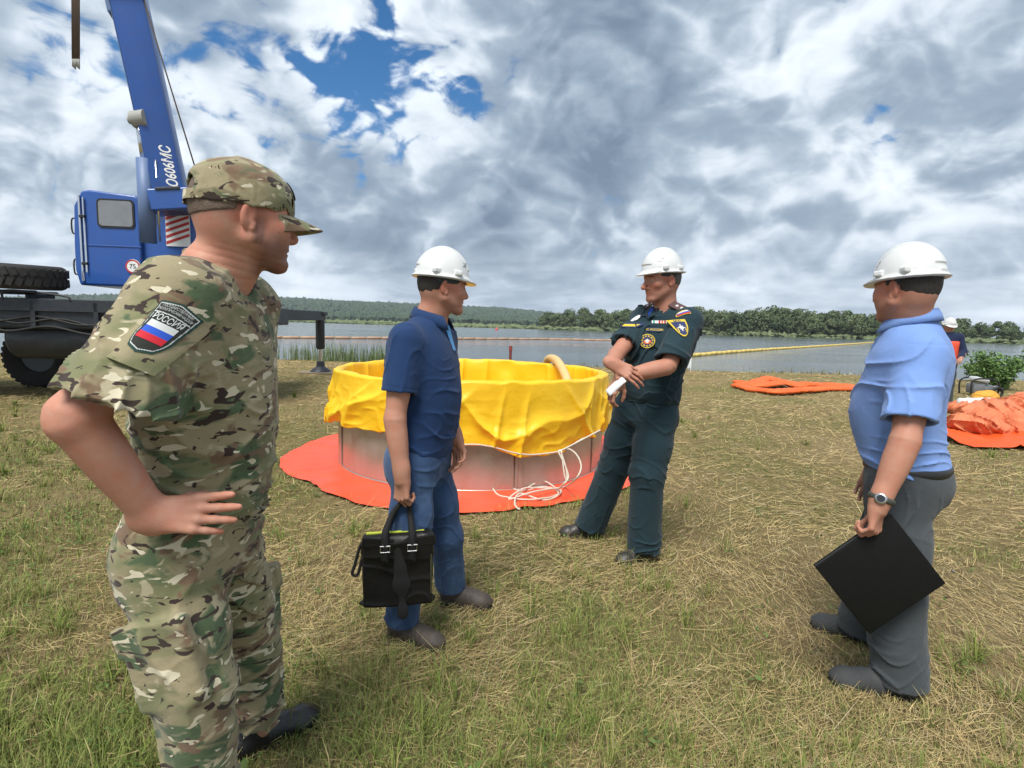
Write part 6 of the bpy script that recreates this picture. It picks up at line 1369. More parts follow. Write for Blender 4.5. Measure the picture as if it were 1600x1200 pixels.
for dx, zz in ((.0, 1.45), (.16, 1.30), (.30, 1.42)): part('air_hose', M_RUBG, fn=lambda mb: mb.tube(catmull([L3(1.1 + dx, -.06, zz), L3(1.6 + dx, -.10, zz - .16), L3(2.2 + dx, -.08, zz - .08), L3(2.9 + dx, -.10, zz - .2), L3(3.6 + dx, -.06, zz - .05)], 6), .017, 8), smooth=True)
for s_ in (1.25, 2.15, 3.05, 3.95): part('bracket', M_CHAS, fn=lambda mb: bx(mb, s_, -.075, 1.40, (.07, .06, .42), .008))
st = part('seat', M_RUBG, cab, fn=lambda mb: (bx(mb, s0 + .62, w0 + .55, 2.72, (.14, .45, .62), .04), bx(mb, s0 + .42, w0 + .55, 2.45, (.45, .45, .12), .04)))
# slewing platform and mast body
part('turntable', M_CHAS, fn=lambda mb: mb.lathe([(0, 1.62), (.68, 1.62), (.68, 1.80), (.6, 1.86), (.6, 1.95), (0, 1.95)], L3(3.6, 1.3, 0), None, 32), auto=35)
tb = part('slewing_body', M_CBLUE, fn=lambda mb: (mb.prism(np.array([(3.12, 1.95), (4.45, 1.95), (4.45, 2.8), (4.3, 3.1), (4.15, 3.34), (3.75, 3.34), (3.12, 2.75)]), np.stack([CA[:, 0], CA[:, 2], CA[:, 1]], 1), L3(0, 1.15, 0), .18), mb.prism(np.array([(3.12, 1.95), (4.45, 1.95), (4.45, 2.8), (4.3, 3.1), (4.15, 3.34), (3.75, 3.34), (3.12, 2.75)]), np.stack([CA[:, 0], CA[:, 2], CA[:, 1]], 1), L3(0, 1.95, 0), .18), bx(mb, 3.75, 1.64, 2.2, (1.2, .9, .5))), auto=40)
hz_ = part('hazard_plate', M_WHT, tb, fn=lambda mb: mb.box(L3(3.76, 1.135, 2.98), (.40, .02, .62), CA))
for k in range(6):
    z = 2.70 + k * .105; part('red_stripe', M_REDP, hz_, fn=lambda mb: mb.add(np.array([L3(3.565, 1.120, z), L3(3.955, 1.120, z + .15), L3(3.955, 1.120, min(z + .20, 3.285)), L3(3.565, 1.120, z + .05)]), [[0, 1, 2, 3]]))
# boom
b0, b1 = W2L(at(272, 318, 9.55)), W2L(at(203, 4, 9.35)); ub = nrm(b1 - b0); xr = nrm(V(1, 0, 0) - ub * ub[0]); BA = frame(ub, xr); rz_ = np.array(Matrix.Rotation(R(22), 3, 'Z')); BB = BA @ rz_
def boomm(mb):
    Lb = 9.0; mb.box(b0 + ub * (Lb / 2 - .15), (.47, .56, Lb), BB, bev=.035)
boom = part('boom', M_CBLUE, fn=boomm, auto=40)
part('boom_side_plate', M_CBLUE2, boom, fn=lambda mb: mb.box(b0 + ub * 4.7 - BB[:, 0] * .242, (.012, .50, 8.4), BB, bev=.004))
part('boom_foot', M_CBLUE, boom, fn=lambda mb: (mb.box(b0 + ub * .02, (.60, .66, .34), BB, bev=.02),)); part('boom_rib', M_CHAS, boom, fn=lambda mb: mb.box(b0 + ub * .18 - BB[:, 1] * .30, (.36, .10, .05), BB, bev=.01))
part('boom_section_joint', M_CBLUE2, boom, fn=lambda mb: mb.box(b0 + ub * 3.05 - BB[:, 0] * .26, (.10, .40, .34), BB, bev=.03))
place_text('О606МС', .215, b0 + ub * .52 - BB[:, 1] * .284 + BB[:, 0] * .09, ub, -BB[:, 0], M_WHT, boom, shear=.35, bold=.004, sx=.78)
br = part('cable_bracket', M_CHAS, boom, fn=lambda mb: (mb.box(b0 + ub * 3.15 - BB[:, 1] * .32 + BB[:, 0] * .08, (.72, .04, .04), BB, bev=.006), mb.tube([b0 + ub * 3.15 - BB[:, 1] * .32 + BB[:, 0] * .44, b0 + ub * 3.25 - BB[:, 1] * .32 + BB[:, 0] * .46], .02, 8)))
part('hoist_cable', M_WIRE, boom, fn=lambda mb: mb.tube([W2L(at(312, 285, 9.2)), W2L(at(248, 76, 9.2)), W2L(at(222, -10, 9.2)), W2L(at(180, -150, 9.2))], .011, 6), smooth=True)
# lifting cylinder beside the boom
c0, cm, c1 = W2L(at(232, 380, 9.35)), W2L(at(226, 248, 9.25)), W2L(at(217, 186, 9.2))
cy = part('lift_cylinder', M_CBLUE2, fn=lambda mb: mb.tube([c0, cm], .125, 20), smooth=True); part('rod', M_CHR, cy, fn=lambda mb: (mb.tube([cm, c1], .062, 14), mb.tube([cm + xr * .15, c1 + xr * .10], .018, 8)), smooth=True); part('pin', M_CAST, cy, fn=lambda mb: mb.tube([c1 - xr * .16, c1 - xr * .10, c1 - xr * .09, c1 + xr * .13], [.06, .06, .13, .13], 18), auto=35)
part('hydraulic_pipe', M_CHR, cy, fn=lambda mb: mb.tube([c0 + xr * .20, W2L(at(243, 250, 9.2))], .016, 8), smooth=True)
# hanging hoist ropes, upper left
def ropes(mb):
    for k in range(6):
        q0 = W2L(at(112 + k * 2.2, -160, 8.9)); q1 = W2L(at(113.5 + k * 2.0, 92, 8.9)); mb.tube([q0, q1], .013, 6)
hr = part('hoist_ropes', M_WIRE, fn=ropes, smooth=True); part('rope_socket', M_CAST, hr, fn=lambda mb: [mb.tube([W2L(at(113.5 + k * 2.0, 88, 8.9)), W2L(at(113.8 + k * 2.0, 104 + (k % 3) * 2, 8.9))], .011, 6) for k in range(6)], smooth=True)
# ------------------------------------------------------------------ things held in hands
M_BAG = mat('black_bag_leather', (.007, .0065, .0065), rough=.40, spec=.3, bump=[(140, .12, 4), (12, .2, 3)], var=[(8, .4, (.018, .016, .015))]); M_BAGD = mat('black_webbing', (.008, .007, .007), .8); M_YZ = mat('yellow_zip_lining', (.55, .62, .06), .6)
def make_bag():
    g = GRIP_BAG; D_ = g[1]; tl, tr_, bl, br_ = at(572, 830, D_ - .03), at(676, 832, D_ + .03), at(563, 941, D_ - .03), at(673, 940, D_ + .03)
    c = (tl + tr_ + bl + br_) / 4; x = nrm(tr_ - tl + br_ - bl); x[2] = 0; x = nrm(x); A = np.stack([x, np.cross([0, 0, 1.], x), V(0, 0, 1)], 1)   # y points away
    w, h = np.linalg.norm(br_ - bl) / 2, (tl[2] - bl[2]) / 2; B = V(c[0], c[1], c[2] - h); e = lambda a, b, d: c + A @ V(a, b, d)
    S = Sdf(); S.box(c + V(0, 0, -.012), (w * .98, .040, h - .012), A, rd=.016, k=.02); S.box(e(0, 0, h - .045), (w * .90, .026, .040), A, rd=.014, k=.04)
    S.cone(e(-w, 0, -h + .01), e(w, 0, -h + .01), .012, .012, k=.01); S.post.append(lambda P_: -.005 * vnoise(P_, 11, 3) - .004 * ridge(P_, (.3, 0, 1), 9, 1.2, 8, 3))
    o, v, F = sobj('handbag', S, .0042, M_BAG, None, B); tag(o, 'black leather bag hanging from the hand of the man in the navy polo', 'bag')
    def pt(name, m, fn, par=o, smooth=False, auto=None): mb = MB(); fn(mb); return mb.build(name, m, par, smooth=smooth, auto=auto)
    pt('zip', M_YZ, lambda mb: mb.box(e(-.01, 0, h - .001) - B, (w * 1.62, .012, .010), A, bev=.003))
    for sx_, yy in ((-.052, -.045), (.058, -.045)):
        gp = g + x * sx_ * .12; pts = catmull([e(sx_, yy, h - .105), e(sx_, yy - .006, h - .03), e(sx_ * .98, yy + .006, h + .015), lerp(e(sx_ * .9, 0, h + .05), gp, .35), gp + V(0, 0, -.004)], 8) - B
        hd_ = MB(); hd_.tube(pts, np.interp(np.linspace(0, 1, len(pts)), [0, .45, .6, 1], [.016, .016, .013, .010]), 10, sx=1.0); oo = hd_.build('handle', M_BAGD, o, smooth=True)
        q = e(sx_, yy - .018, h - .048) - B; bk = MB(); bk.tube([q + A @ V(a, 0, b) for a, b in ((-.019, -.013), (.019, -.013), (.019, .013), (-.019, .013))], .0035, 6, closed=True); bk.build('buckle', M_STEEL, oo)
        bk = MB(); bk.box(e(sx_, yy + .002, h - .10) - B, (.032, .012, .05), A, bev=.004); bk.build('handle_tab', M_BAG, oo)
    pt('handle', M_BAGD, lambda mb: mb.tube(catmull([e(-.05, .042, h - .09), e(-.05, .046, h - .02), lerp(e(-.04, .03, h + .05), g, .5), g, lerp(e(.05, .03, h + .05), g, .5), e(.055, .046, h - .02), e(.055, .042, h - .09)], 8) - B, .0075, 8), smooth=True)
    S = Sdf(); S.cone(e(.0, -.040, h - .05), e(.018, -.048, -h * .3), .018, .023, k=.02, flat=(A[:, 1], .32)); S.cone(e(.018, -.048, -h * .3), e(.022, -.050, -h - .028), .023, .019, k=.02, flat=(A[:, 1], .32)); S.post.append(lambda P_: -.003 * vnoise(P_, 20, 9)); v_, F_ = S.mesh(.0045); link('strap_bundle', fmesh('strap_bundle', v_ - B, F_), M_BAGD, o)
    pt('side_strap', M_BAGD, lambda mb: mb.tube(catmull([e(-w * .86, -.01, h - .02), e(-w - .006, -.01, h - .05), e(-w - .028, -.015, h - .13), e(-w - .038, -.015, h - .165), e(-w - .016, -.015, h - .170), e(-w + .002, -.01, h - .10)], 8) - B, .0065, 8), smooth=True)
    pt('flap', M_BAG, lambda mb: mb.box(e(-w * .55, -.041, h - .030) - B, (w * .86, .010, .045), A @ np.array(Matrix.Rotation(R(7), 3, 'Y')), bev=.004)); pt('flap', M_BAG, lambda mb: mb.box(e(w * .70, -.041, h - .030) - B, (w * .70, .010, .045), A @ np.array(Matrix.Rotation(R(-7), 3, 'Y')), bev=.004))
    pt('side_zip', M_STEEL, lambda mb: mb.tube(np.array([e(w - .012, -.040, h - .09), e(w - .010, -.040, -h + .05)]) - B, .0022, 6))
make_bag()
def make_folder():
    g = GRIP_FOLD; Y0 = g[1]; top, left, right, bot = at(1374, 818, Y0), at(1265, 888, Y0 + .02), at(1491, 893, Y0 - .005), at(1364, 985, Y0 + .01)
    u = nrm((left - top) + (bot - right)); v = nrm((right - top) + (bot - left)); n = nrm(np.cross(u, v)); v = np.cross(n, u); c = (top + left + right + bot) / 4; A = np.stack([u, v, n], 1)
    if n[1] > 0: A = np.stack([u, -v, -n], 1)
    hu = (np.linalg.norm(left - top) + np.linalg.norm(bot - right)) / 4; hv_ = (np.linalg.norm(right - top) + np.linalg.norm(bot - left)) / 4; B = c.copy()
    M_F = mat('black_folder_vinyl', (.006, .0065, .006), .7, spec=.2, bump=[(400, .2, 2), (9, .12, 2)])
    mb = MB(); mb.box(A[:, 2] * .007, (hu * 2, hv_ * 2, .009), A, bev=.0042); mb.box(A[:, 2] * -.007, (hu * 2, hv_ * 2, .009), A, bev=.0042)
    mb = MB(); mb.box(A[:, 2] * .0072, (hu * 2, hv_ * 2, .010), A, bev=.0045); o = mb.build('folder', M_F, auto=40); o.location = B; tag(o, 'black zip folder held corner up by the man in the light blue shirt', 'folder')
    mb = MB(); mb.box(A[:, 2] * -.0072, (hu * 2, hv_ * 2, .010), A, bev=.0045); mb.build('back_cover', M_F, o, auto=40)
    mb = MB(); mb.box(A[:, 2] * 0, (hu * 1.985, hv_ * 1.985, .0050), A, bev=.001); mb.build('zip', mat('zip_tape', (.03, .03, .03), .5), o)
    mb = MB(); q = right - c; q = q * .985; mb.box(q, (.008, .016, .008), A, bev=.002); mb.build('zip_pull', M_STEEL, o)
    mb = MB(); mb.tube([A @ V(-hu + .004, -hv_ + .01, .0), A @ V(-hu + .004, hv_ - .01, .0)], .004, 6); mb.build('piping', mat('grey_piping', (.10, .11, .11), .5), o)
make_folder()
def make_paper():
    c = at(962, 603, 2.93); A = frame(nrm(V(-.55, -.75, .35)), V(.55, -.3, .75)); mb = MB(); n = 8; vv = []
    for i in range(n + 1):
        for j in range(3): t = -1 + 2 * i / n; vv.append(c + A @ V(t * .060, (j - 1) * .022, .002 * math.sin(t * 3 + j)))
    mb.add(np.array(vv), [[i * 3 + j, (i + 1) * 3 + j, (i + 1) * 3 + j + 1, i * 3 + j + 1] for i in range(n) for j in range(2)])
    o = mb.build('paper', mat('white_paper', (.78, .79, .80), .7), smooth=True, loc=tuple(c)); md = o.modifiers.new('t', 'SOLIDIFY'); md.thickness = .002; tag(o, 'folded white paper held by the officer with crossed arms', 'paper')
make_paper()
# ------------------------------------------------------------------ floating booms on the water
M_FORA = mat('float_orange', (.42, .22, .12), .7, var=[(2, .5, (.50, .36, .24))]); M_FYEL = mat('float_yellow', (.66, .45, .07), .55, var=[(2, .5, (.72, .58, .22))]); M_FSK = mat('float_joint', (.40, .34, .22), .7)
def floating_boom(path, seg, rad, m, label, name='floating_boom'):
    path = np.asarray(path); L_ = np.concatenate([[0], np.cumsum(np.linalg.norm(np.diff(path, axis=0), axis=1))]); n = int(L_[-1] / seg)
    e = empty(name, path[0]); tag(e, label, 'boom'); mb = MB(); h = seg * .46; mb.lathe([(0, -h), (rad * .7, -h), (rad, -h * .92), (rad, h * .92), (rad * .7, h), (0, h)], n=12); me = mb.mesh('float', True); me.materials.append(m)
    mb = MB(); mb.box((0, 0, 0), (.10, seg * .12, rad * 1.9)); mj = mb.mesh('joint'); mj.materials.append(M_FSK)
    for k in range(n):
        s = (k + .5) * seg; p = np.array([np.interp(s, L_, path[:, i]) for i in range(3)]); q = np.array([np.interp(s + .2, L_, path[:, i]) for i in range(3)]); d = nrm(q - p)
        o = link('float', me, None, e); o.location = p - path[0] + V(0, 0, .015 * math.sin(k * 1.9)); o.rotation_euler = Vector(d).to_track_quat('Z', 'Y').to_euler()
        j = link('joint', mj, None, o); j.location = (0, 0, seg * .5); j.rotation_euler = (R(90), 0, 0)
    return e
wz = WATER_Z + .10
floating_boom([onz(380, 527, wz), onz(560, 528, wz), onz(700, 529, wz), onz(860, 530, wz), onz(965, 532, wz)], 1.9, .15, M_FORA, 'orange floating barrier stretched straight across the lake at the left')
floating_boom([onz(1075, 556, wz), onz(1130, 551, wz), onz(1200, 546, wz), onz(1280, 541, wz), onz(1340, 537, wz), onz(1376, 534, wz)], 1.5, .16, M_FYEL, 'yellow floating barrier running from the bank out to the right')
mb = MB(); mb.lathe([(0, -.35), (.5, -.2), (.62, .2), (.45, .6), (.15, .8), (.12, 1.2), (0, 1.25)], n=16); o = mb.build('buoy', mat('buoy_red', (.5, .07, .05), .5), smooth=True); o.location = onz(776, 514, WATER_Z) * V(.8, .8, 1) ; o.location.z = WATER_Z; tag(o, 'small red buoy floating far out on the lake', 'buoy')
# ------------------------------------------------------------------ orange fabric on the grass
M_ORF = mat('orange_fabric_bright', (.66, .10, .012), .6, var=[(3, .5, (.72, .16, .03))], bump=[(20, .4, 5)]); M_ORB = mat('orange_fabric_faded', (.60, .17, .07), .65, var=[(2.5, .6, (.66, .23, .11)), (9, .35, (.42, .11, .05))], bump=[(16, .5, 6)])
def flat_boom():
    S = Sdf(); g = lambda px, py, z: onz(px, py) * V(1, 1, 0) + V(0, 0, z)
    pts1 = [g(1155, 603, .10), g(1168, 608, .10), g(1185, 609, .11), g(1215, 606, .12), g(1260, 606, .09), g(1300, 606, .08), g(1342, 609, .07)]; pts2 = [g(1156, 607, .07), g(1180, 613, .06), g(1210, 617, .07), g(1250, 615, .08), g(1290, 611, .07), g(1340, 612, .06)]; pts3 = [g(1175, 606, .10), g(1200, 600, .16), g(1222, 604, .12), g(1250, 609, .09)]
    for P_ in (pts1, pts2, pts3): S.chain(P_, [.17] * len(P_), k=.03, flat=((0, 0, 1), .30))
    S.post.append(lambda P_: -.018 * ridge(P_, (.6, 1, .2), 4.2, 1.4, 1.5, 3, 3) - .025 * vnoise(P_, 2, 5)); o, _, _ = sobj('deflated_boom', S, .022, M_ORF, None, onz(1240, 612)); tag(o, 'long flattened orange barrier lying folded on the grass near the shore', 'barrier'); return o
flat_boom()
def heap():
    S = Sdf(); B = onz(1590, 690) * V(1, 1, 0)
    g = lambda px, py, Y: at(px, py, Y)
    for a, b, r0, r1 in (((1500, 660, 7.6), (1560, 672, 7.7), .22, .24), ((1545, 650, 7.9), (1640, 655, 8.1), .22, .26), ((1580, 632, 8.3), (1680, 628, 8.5), .20, .26), ((1505, 640, 8.0), (1600, 640, 8.2), .20, .22), ((1600, 672, 7.7), (1700, 668, 7.9), .26, .28), ((1660, 640, 8.2), (1800, 650, 8.4), .3, .35)):
        S.cone(g(*a) * V(1, 1, 0) + V(0, 0, max(.1, g(*a)[2])), g(*b) * V(1, 1, 0) + V(0, 0, max(.1, g(*b)[2])), r0, r1, k=.08, flat=((0, 0, 1), .7))
    S.cut((0, 0, 0), (0, 0, -1)); S.post.append(lambda P_: -.055 * ridge(P_, (.5, .3, 1), 3.4, 2.0, 2.2, 3, 3) - .05 * vnoise(P_, 2.2, 5) - .04 * ridge(P_, (1, -.4, .5), 3.2, 1.9, 2.5, 7, 3) - .02 * (1 - np.abs(vnoise(P_, 5, 9))) ** 6)
    S.band = .1; S.post = [lambda P_, q=S.post[0]: np.clip(q(P_) + .04, -.08, .08)]; o, _, _ = sobj('fabric_heap', S, .016, M_ORB, None, B); tag(o, 'crumpled heap of faded orange fabric on the grass at the right edge', 'fabric')
    n1, n2 = 60, 26; xs_, ys_ = np.linspace(-.75, 1.6, n1), np.linspace(-.42, .5, n2); gx, gy = np.meshgrid(xs_, ys_, indexing='ij'); P2 = np.stack([gx, gy], -1); ed = 1 + .12 * vnoise(P2, 2, 3); z = .05 + .05 * np.maximum(0, vnoise(P2, 3, 4)) + .05 * (1 - np.abs(np.sin(gx * 4 + gy * 3 + 2 * vnoise(P2, 1.5, 8)))) ** 3 + .14 * np.clip(gy + .1, 0, 1)
    c = onz(1570, 694); v = np.stack([gx * ed, gy * ed, z], -1).reshape(-1, 3); i, j = np.meshgrid(np.arange(n1 - 1), np.arange(n2 - 1), indexing='ij'); a = i * n2 + j
    o = link('fabric_sheet', fmesh('fabric_sheet', v, np.stack([a, a + n2, a + n2 + 1, a + 1], -1).reshape(-1, 4)), mat('orange_sheet_vivid', (.74, .085, .012), .5, bump=[(14, .4, 5)])); o.location = (c[0], c[1], 0); md = o.modifiers.new('t', 'SOLIDIFY'); md.thickness = .006; tag(o, 'vivid orange sheet lying in front of the faded orange fabric heap', 'fabric')
heap()
# pump with its frame, and a bundle, near the bank at the right
def pump():
    B = onz(1528, 618) * V(1, 1, 0) + V(0, 0, 0); e = empty('pump', B); e.scale = (.72, .72, .72); tag(e, 'small grey and white motor pump in a tube frame by the bushes', 'pump')
    def pt(n, m, fn, par=e, **k): mb = MB(); fn(mb); return mb.build(n, m, par, **k)
    M_PG = mat('pump_grey', (.20, .21, .22), .45, metal=.3); M_PW = mat('pump_white', (.55, .57, .58), .5)
    pt('frame', M_RUBG, lambda mb: [mb.tube(catmull([(-.45, y, .04), (-.45, y, .50), (-.1, y, .60), (.42, y, .50), (.45, y, .04)], 5), .028, 8) for y in (-.25, .25)], smooth=True)
    pt('engine', M_PG, lambda mb: (mb.box((-.12, 0, .26), (.40, .36, .34), bev=.05), mb.lathe([(0, -.2), (.14, -.2), (.16, 0), (.14, .2), (0, .2)], (.2, 0, .24), np.array([[0, 0, 1], [1, 0, 0], [0, 1, 0]]), 18)), auto=40)
    pt('fuel_tank', M_PW, lambda mb: mb.box((-.02, 0, .54), (.50, .34, .15), np.array(Matrix.Rotation(R(14), 3, 'Y')), bev=.05), auto=40)
    pt('outlet', M_PG, lambda mb: mb.tube([(.28, 0, .26), (.50, -.1, .30), (.66, -.14, .22)], .07, 12), smooth=True)
    pt('wheel', M_RUBG, lambda mb: mb.tube([(.40 + .15 * math.cos(a), -.30, .16 + .15 * math.sin(a)) for a in np.linspace(0, 6.283, 25)[:-1]], .04, 8, closed=True), smooth=True)
    S = Sdf(); c = onz(1521, 626) * V(1, 1, 0) + V(-.1, -.4, 0); S.ell(c + V(0, 0, .12), (.26, .2, .14), k=.08); S.ell(c + V(.15, .1, .1), (.2, .16, .16), k=.08); S.cut(c, (0, 0, -1)); S.post.append(lambda P_: -.03 * ridge(P_, (.5, .4, 1), 5, 1.5, 3, 6))
    o, _, _ = sobj('bundle', S, .018, mat('amber_tarp', (.62, .30, .03), .6), None, c); tag(o, 'small amber tarpaulin bundle on the grass beside the pump', 'bundle')
    S = Sdf(); c = onz(1512, 633) * V(1, 1, 0) + V(-.1, -.25, 0); S.cone(c + V(-.25, 0, .08), c + V(.28, -.1, .09), .09, .11, k=.05); S.cut(c, (0, 0, -1)); S.post.append(lambda P_: -.02 * ridge(P_, (1, .4, .2), 6, 1.5, 3, 6))
    o, _, _ = sobj('sack', S, .016, mat('white_sack', (.62, .64, .64), .7), None, c); tag(o, 'limp white sack on the grass in front of the amber bundle', 'sack')
pump()
# person farther off at the right
def far_person():
    Y0 = 10.8; B = at(1482, 520, Y0) * V(1, 1, 0); f = nrm(V(-.6, -.8, 0)); r = V(f[1], -f[0], 0); z = lambda h: B + V(0, 0, h); skin = (.40, .22, .15)
    HM = head_frame(f + V(.5, 0, -.25)); hc = z(1.63); S = Sdf(); S.cone(z(1.42), z(1.55), .06, .055); head_sdf(S, hc, HM, 1.0)
    for e in (-1, 1): sh = z(1.42) + r * e * .19; el = sh + r * e * .08 + f * .05 + V(0, 0, -.28); wr = el + f * .2 - r * e * .05 + V(0, 0, -.12); arm_sdf(S, sh, el, wr); hand_sdf(S, wr, wr - el, V(0, 0, 1), -e, [(20, 30, 20)] * 4)
    S.loft(z(.9), z(1.48), r, torso_tab(.9, .9, .9), k=.04)
    for e in (-1, 1): S.cone(z(.9) + r * e * .09, z(.08) + r * e * .11, .08, .045, k=.04)
    v, F = S.mesh(.011); o = join_body('person', [(v, F, skin)], M_SKIN_B, B); tag(o, 'distant worker in white helmet, dark blue clothes and orange vest, by the shore', 'person')
    S = Sdf(); S.loft(z(.9), z(1.5), r, torso_tab(1.05, 1.05, 1.05, .01), k=.04)
    for e in (-1, 1): sh = z(1.42) + r * e * .18; el = sh + r * e * .08 + f * .05 + V(0, 0, -.28); S.cone(z(1.43), sh, .06, .07, k=.05); S.cone(sh, el, .07, .06, k=.04); S.cone(el, el + f * .16 - r * e * .04 + V(0, 0, -.1), .06, .05, k=.04)
    sobj('jacket', S, .012, cloth('dark_blue_work_cloth', (.012, .02, .055)), o, B)
    S = Sdf(); S.loft(z(.95), z(1.46), r, torso_tab(1.10, 1.12, 1.12, .022)[1:-1], k=.04); S.ell(z(1.5) + f * .05, (.09, .09, .12), op='s'); S.cut(z(1.34), V(0, 0, 1)); sobj('vest', S, .012, mat('hi_vis_orange', (.75, .09, .04), .6), o, B)
    S = Sdf(); 
    for e in (-1, 1): leg_sdf(S, z(.9) + r * e * .09, z(.5) + r * e * .10, z(.06) + r * e * .11, (.10, .08, .075))
    S.loft(z(.85), z(1.05), r, [(0, .17, .11, .12), (1, .165, .11, .11)], k=.05); sobj('trousers', S, .012, M_GREY, o, B)
    hard_hat(o, B, hc + HM @ V(0, -.005, .036), HM, (M_HAT, M_BAND, M_MARK), 1.0)
    for e in (-1, 1): shoe(o, B, z(0) + r * e * .11 - f * .1, z(0) + r * e * .11 + f * .18, M_SHOE_BK, M_SOLE)
far_person()
# white marker board, red stake
b = onz(1073, 579) * V(1, 1, 0); e = empty('marker_board', b); mb = MB(); mb.box((0, 0, .52), (.24, .012, .85), bev=.003); mb.build('board', mat('white_board', (.66, .69, .72), .6), e); mb = MB(); mb.tube([(.13, 0, -.1), (.13, 0, 1.05)], .016, 8); mb.build('post', M_WHT, e); tag(e, 'upright white board on a thin post at the water edge behind the officer', 'board')
b = onz(797, 577) * V(1, 1, 0); e = empty('stake', b); mb = MB(); mb.tube([(0, 0, -.1), (0, 0, .62)], .045, 10); mb.build('post', mat('dark_red_paint', (.16, .035, .03), .6), e); mb = MB(); mb.tube([(0, 0, .60), (0, 0, .76)], .055, 10); mb.build('cap', mat('dark_red_cap', (.25, .04, .035), .5), e); tag(e, 'short dark red stake by the water behind the pool', 'stake')
# leafy bush on the bank at the right
def bush(pos, s, seed, label):
    rs = np.random.RandomState(seed); e = empty('bush', pos); tag(e, label, 'bush', 'bushes on the bank'); mb = MB(); cen = []
    for i in range(26):
        a = rs.rand() * 6.28; t = rs.uniform(.2, .75); h = rs.uniform(.7, 1.3) * s; p = catmull([(0, 0, -.1), (math.cos(a) * t * .35 * s, math.sin(a) * t * .35 * s, h * .5), (math.cos(a) * t * s, math.sin(a) * t * s, h)], 5); mb.tube(p, np.linspace(.012, .004, len(p)), 5)
        for q in p[3:]: cen += [q + rs.randn(3) * .10 * s for _ in range(26)]
    mb.build('stem', M_BARK, e, smooth=True); cen = np.array(cen); nn = rs.randn(len(cen), 3) + V(0, -.2, .7); nn /= np.linalg.norm(nn, axis=1, keepdims=True); v, F = quads_cloud(cen, rs.uniform(.022, .05, len(cen)), nn, rs, .5)
    me = fmesh('leaves', v, F, False); a_ = me.attributes.new('leaf_tone', 'FLOAT', 'POINT'); a_.data.foreach_set('value', np.repeat(rs.rand(len(cen)), 4).astype(np.float32)); o = link('leaves', me, M_BUSH, e); o['kind'] = 'stuff'
M_BUSH = leaf_mat('bush_leaves', (.09, .17, .045), (.19, .29, .10))
bush(onz(1590, 615) * V(1, 1, 0) + V(.3, 1.0, -.1), .85, 5, 'leafy green bush on the bank at the right edge, nearest the orange heap'); bush(onz(1556, 600) * V(1, 1, 0) + V(0, .6, -.1), .55, 6, 'low green bush on the bank just left of the bigger bush')

# ------------------------------------------------------------------ the air between here and the hills
def haze():
    mb = MB(); lo, hi = V(-2700, -40, -8), V(1600, 2700, 95); mb.box((lo + hi) / 2, hi - lo); o = mb.build('haze', None); o['kind'] = 'stuff'; o['label'] = 'thin pale summer haze over the lake'; o['category'] = 'haze'
    m = bpy.data.materials.new('haze_air'); m.use_nodes = True; nt = m.node_tree; nt.nodes.clear(); v = nt.nodes.new('ShaderNodeVolumePrincipled'); v.inputs['Color'].default_value = (.80, .88, 1, 1); v.inputs['Density'].default_value = .00014; q = nt.nodes.new('ShaderNodeOutputMaterial'); nt.links.new(v.outputs[0], q.inputs['Volume']); o.data.materials.append(m)
haze()
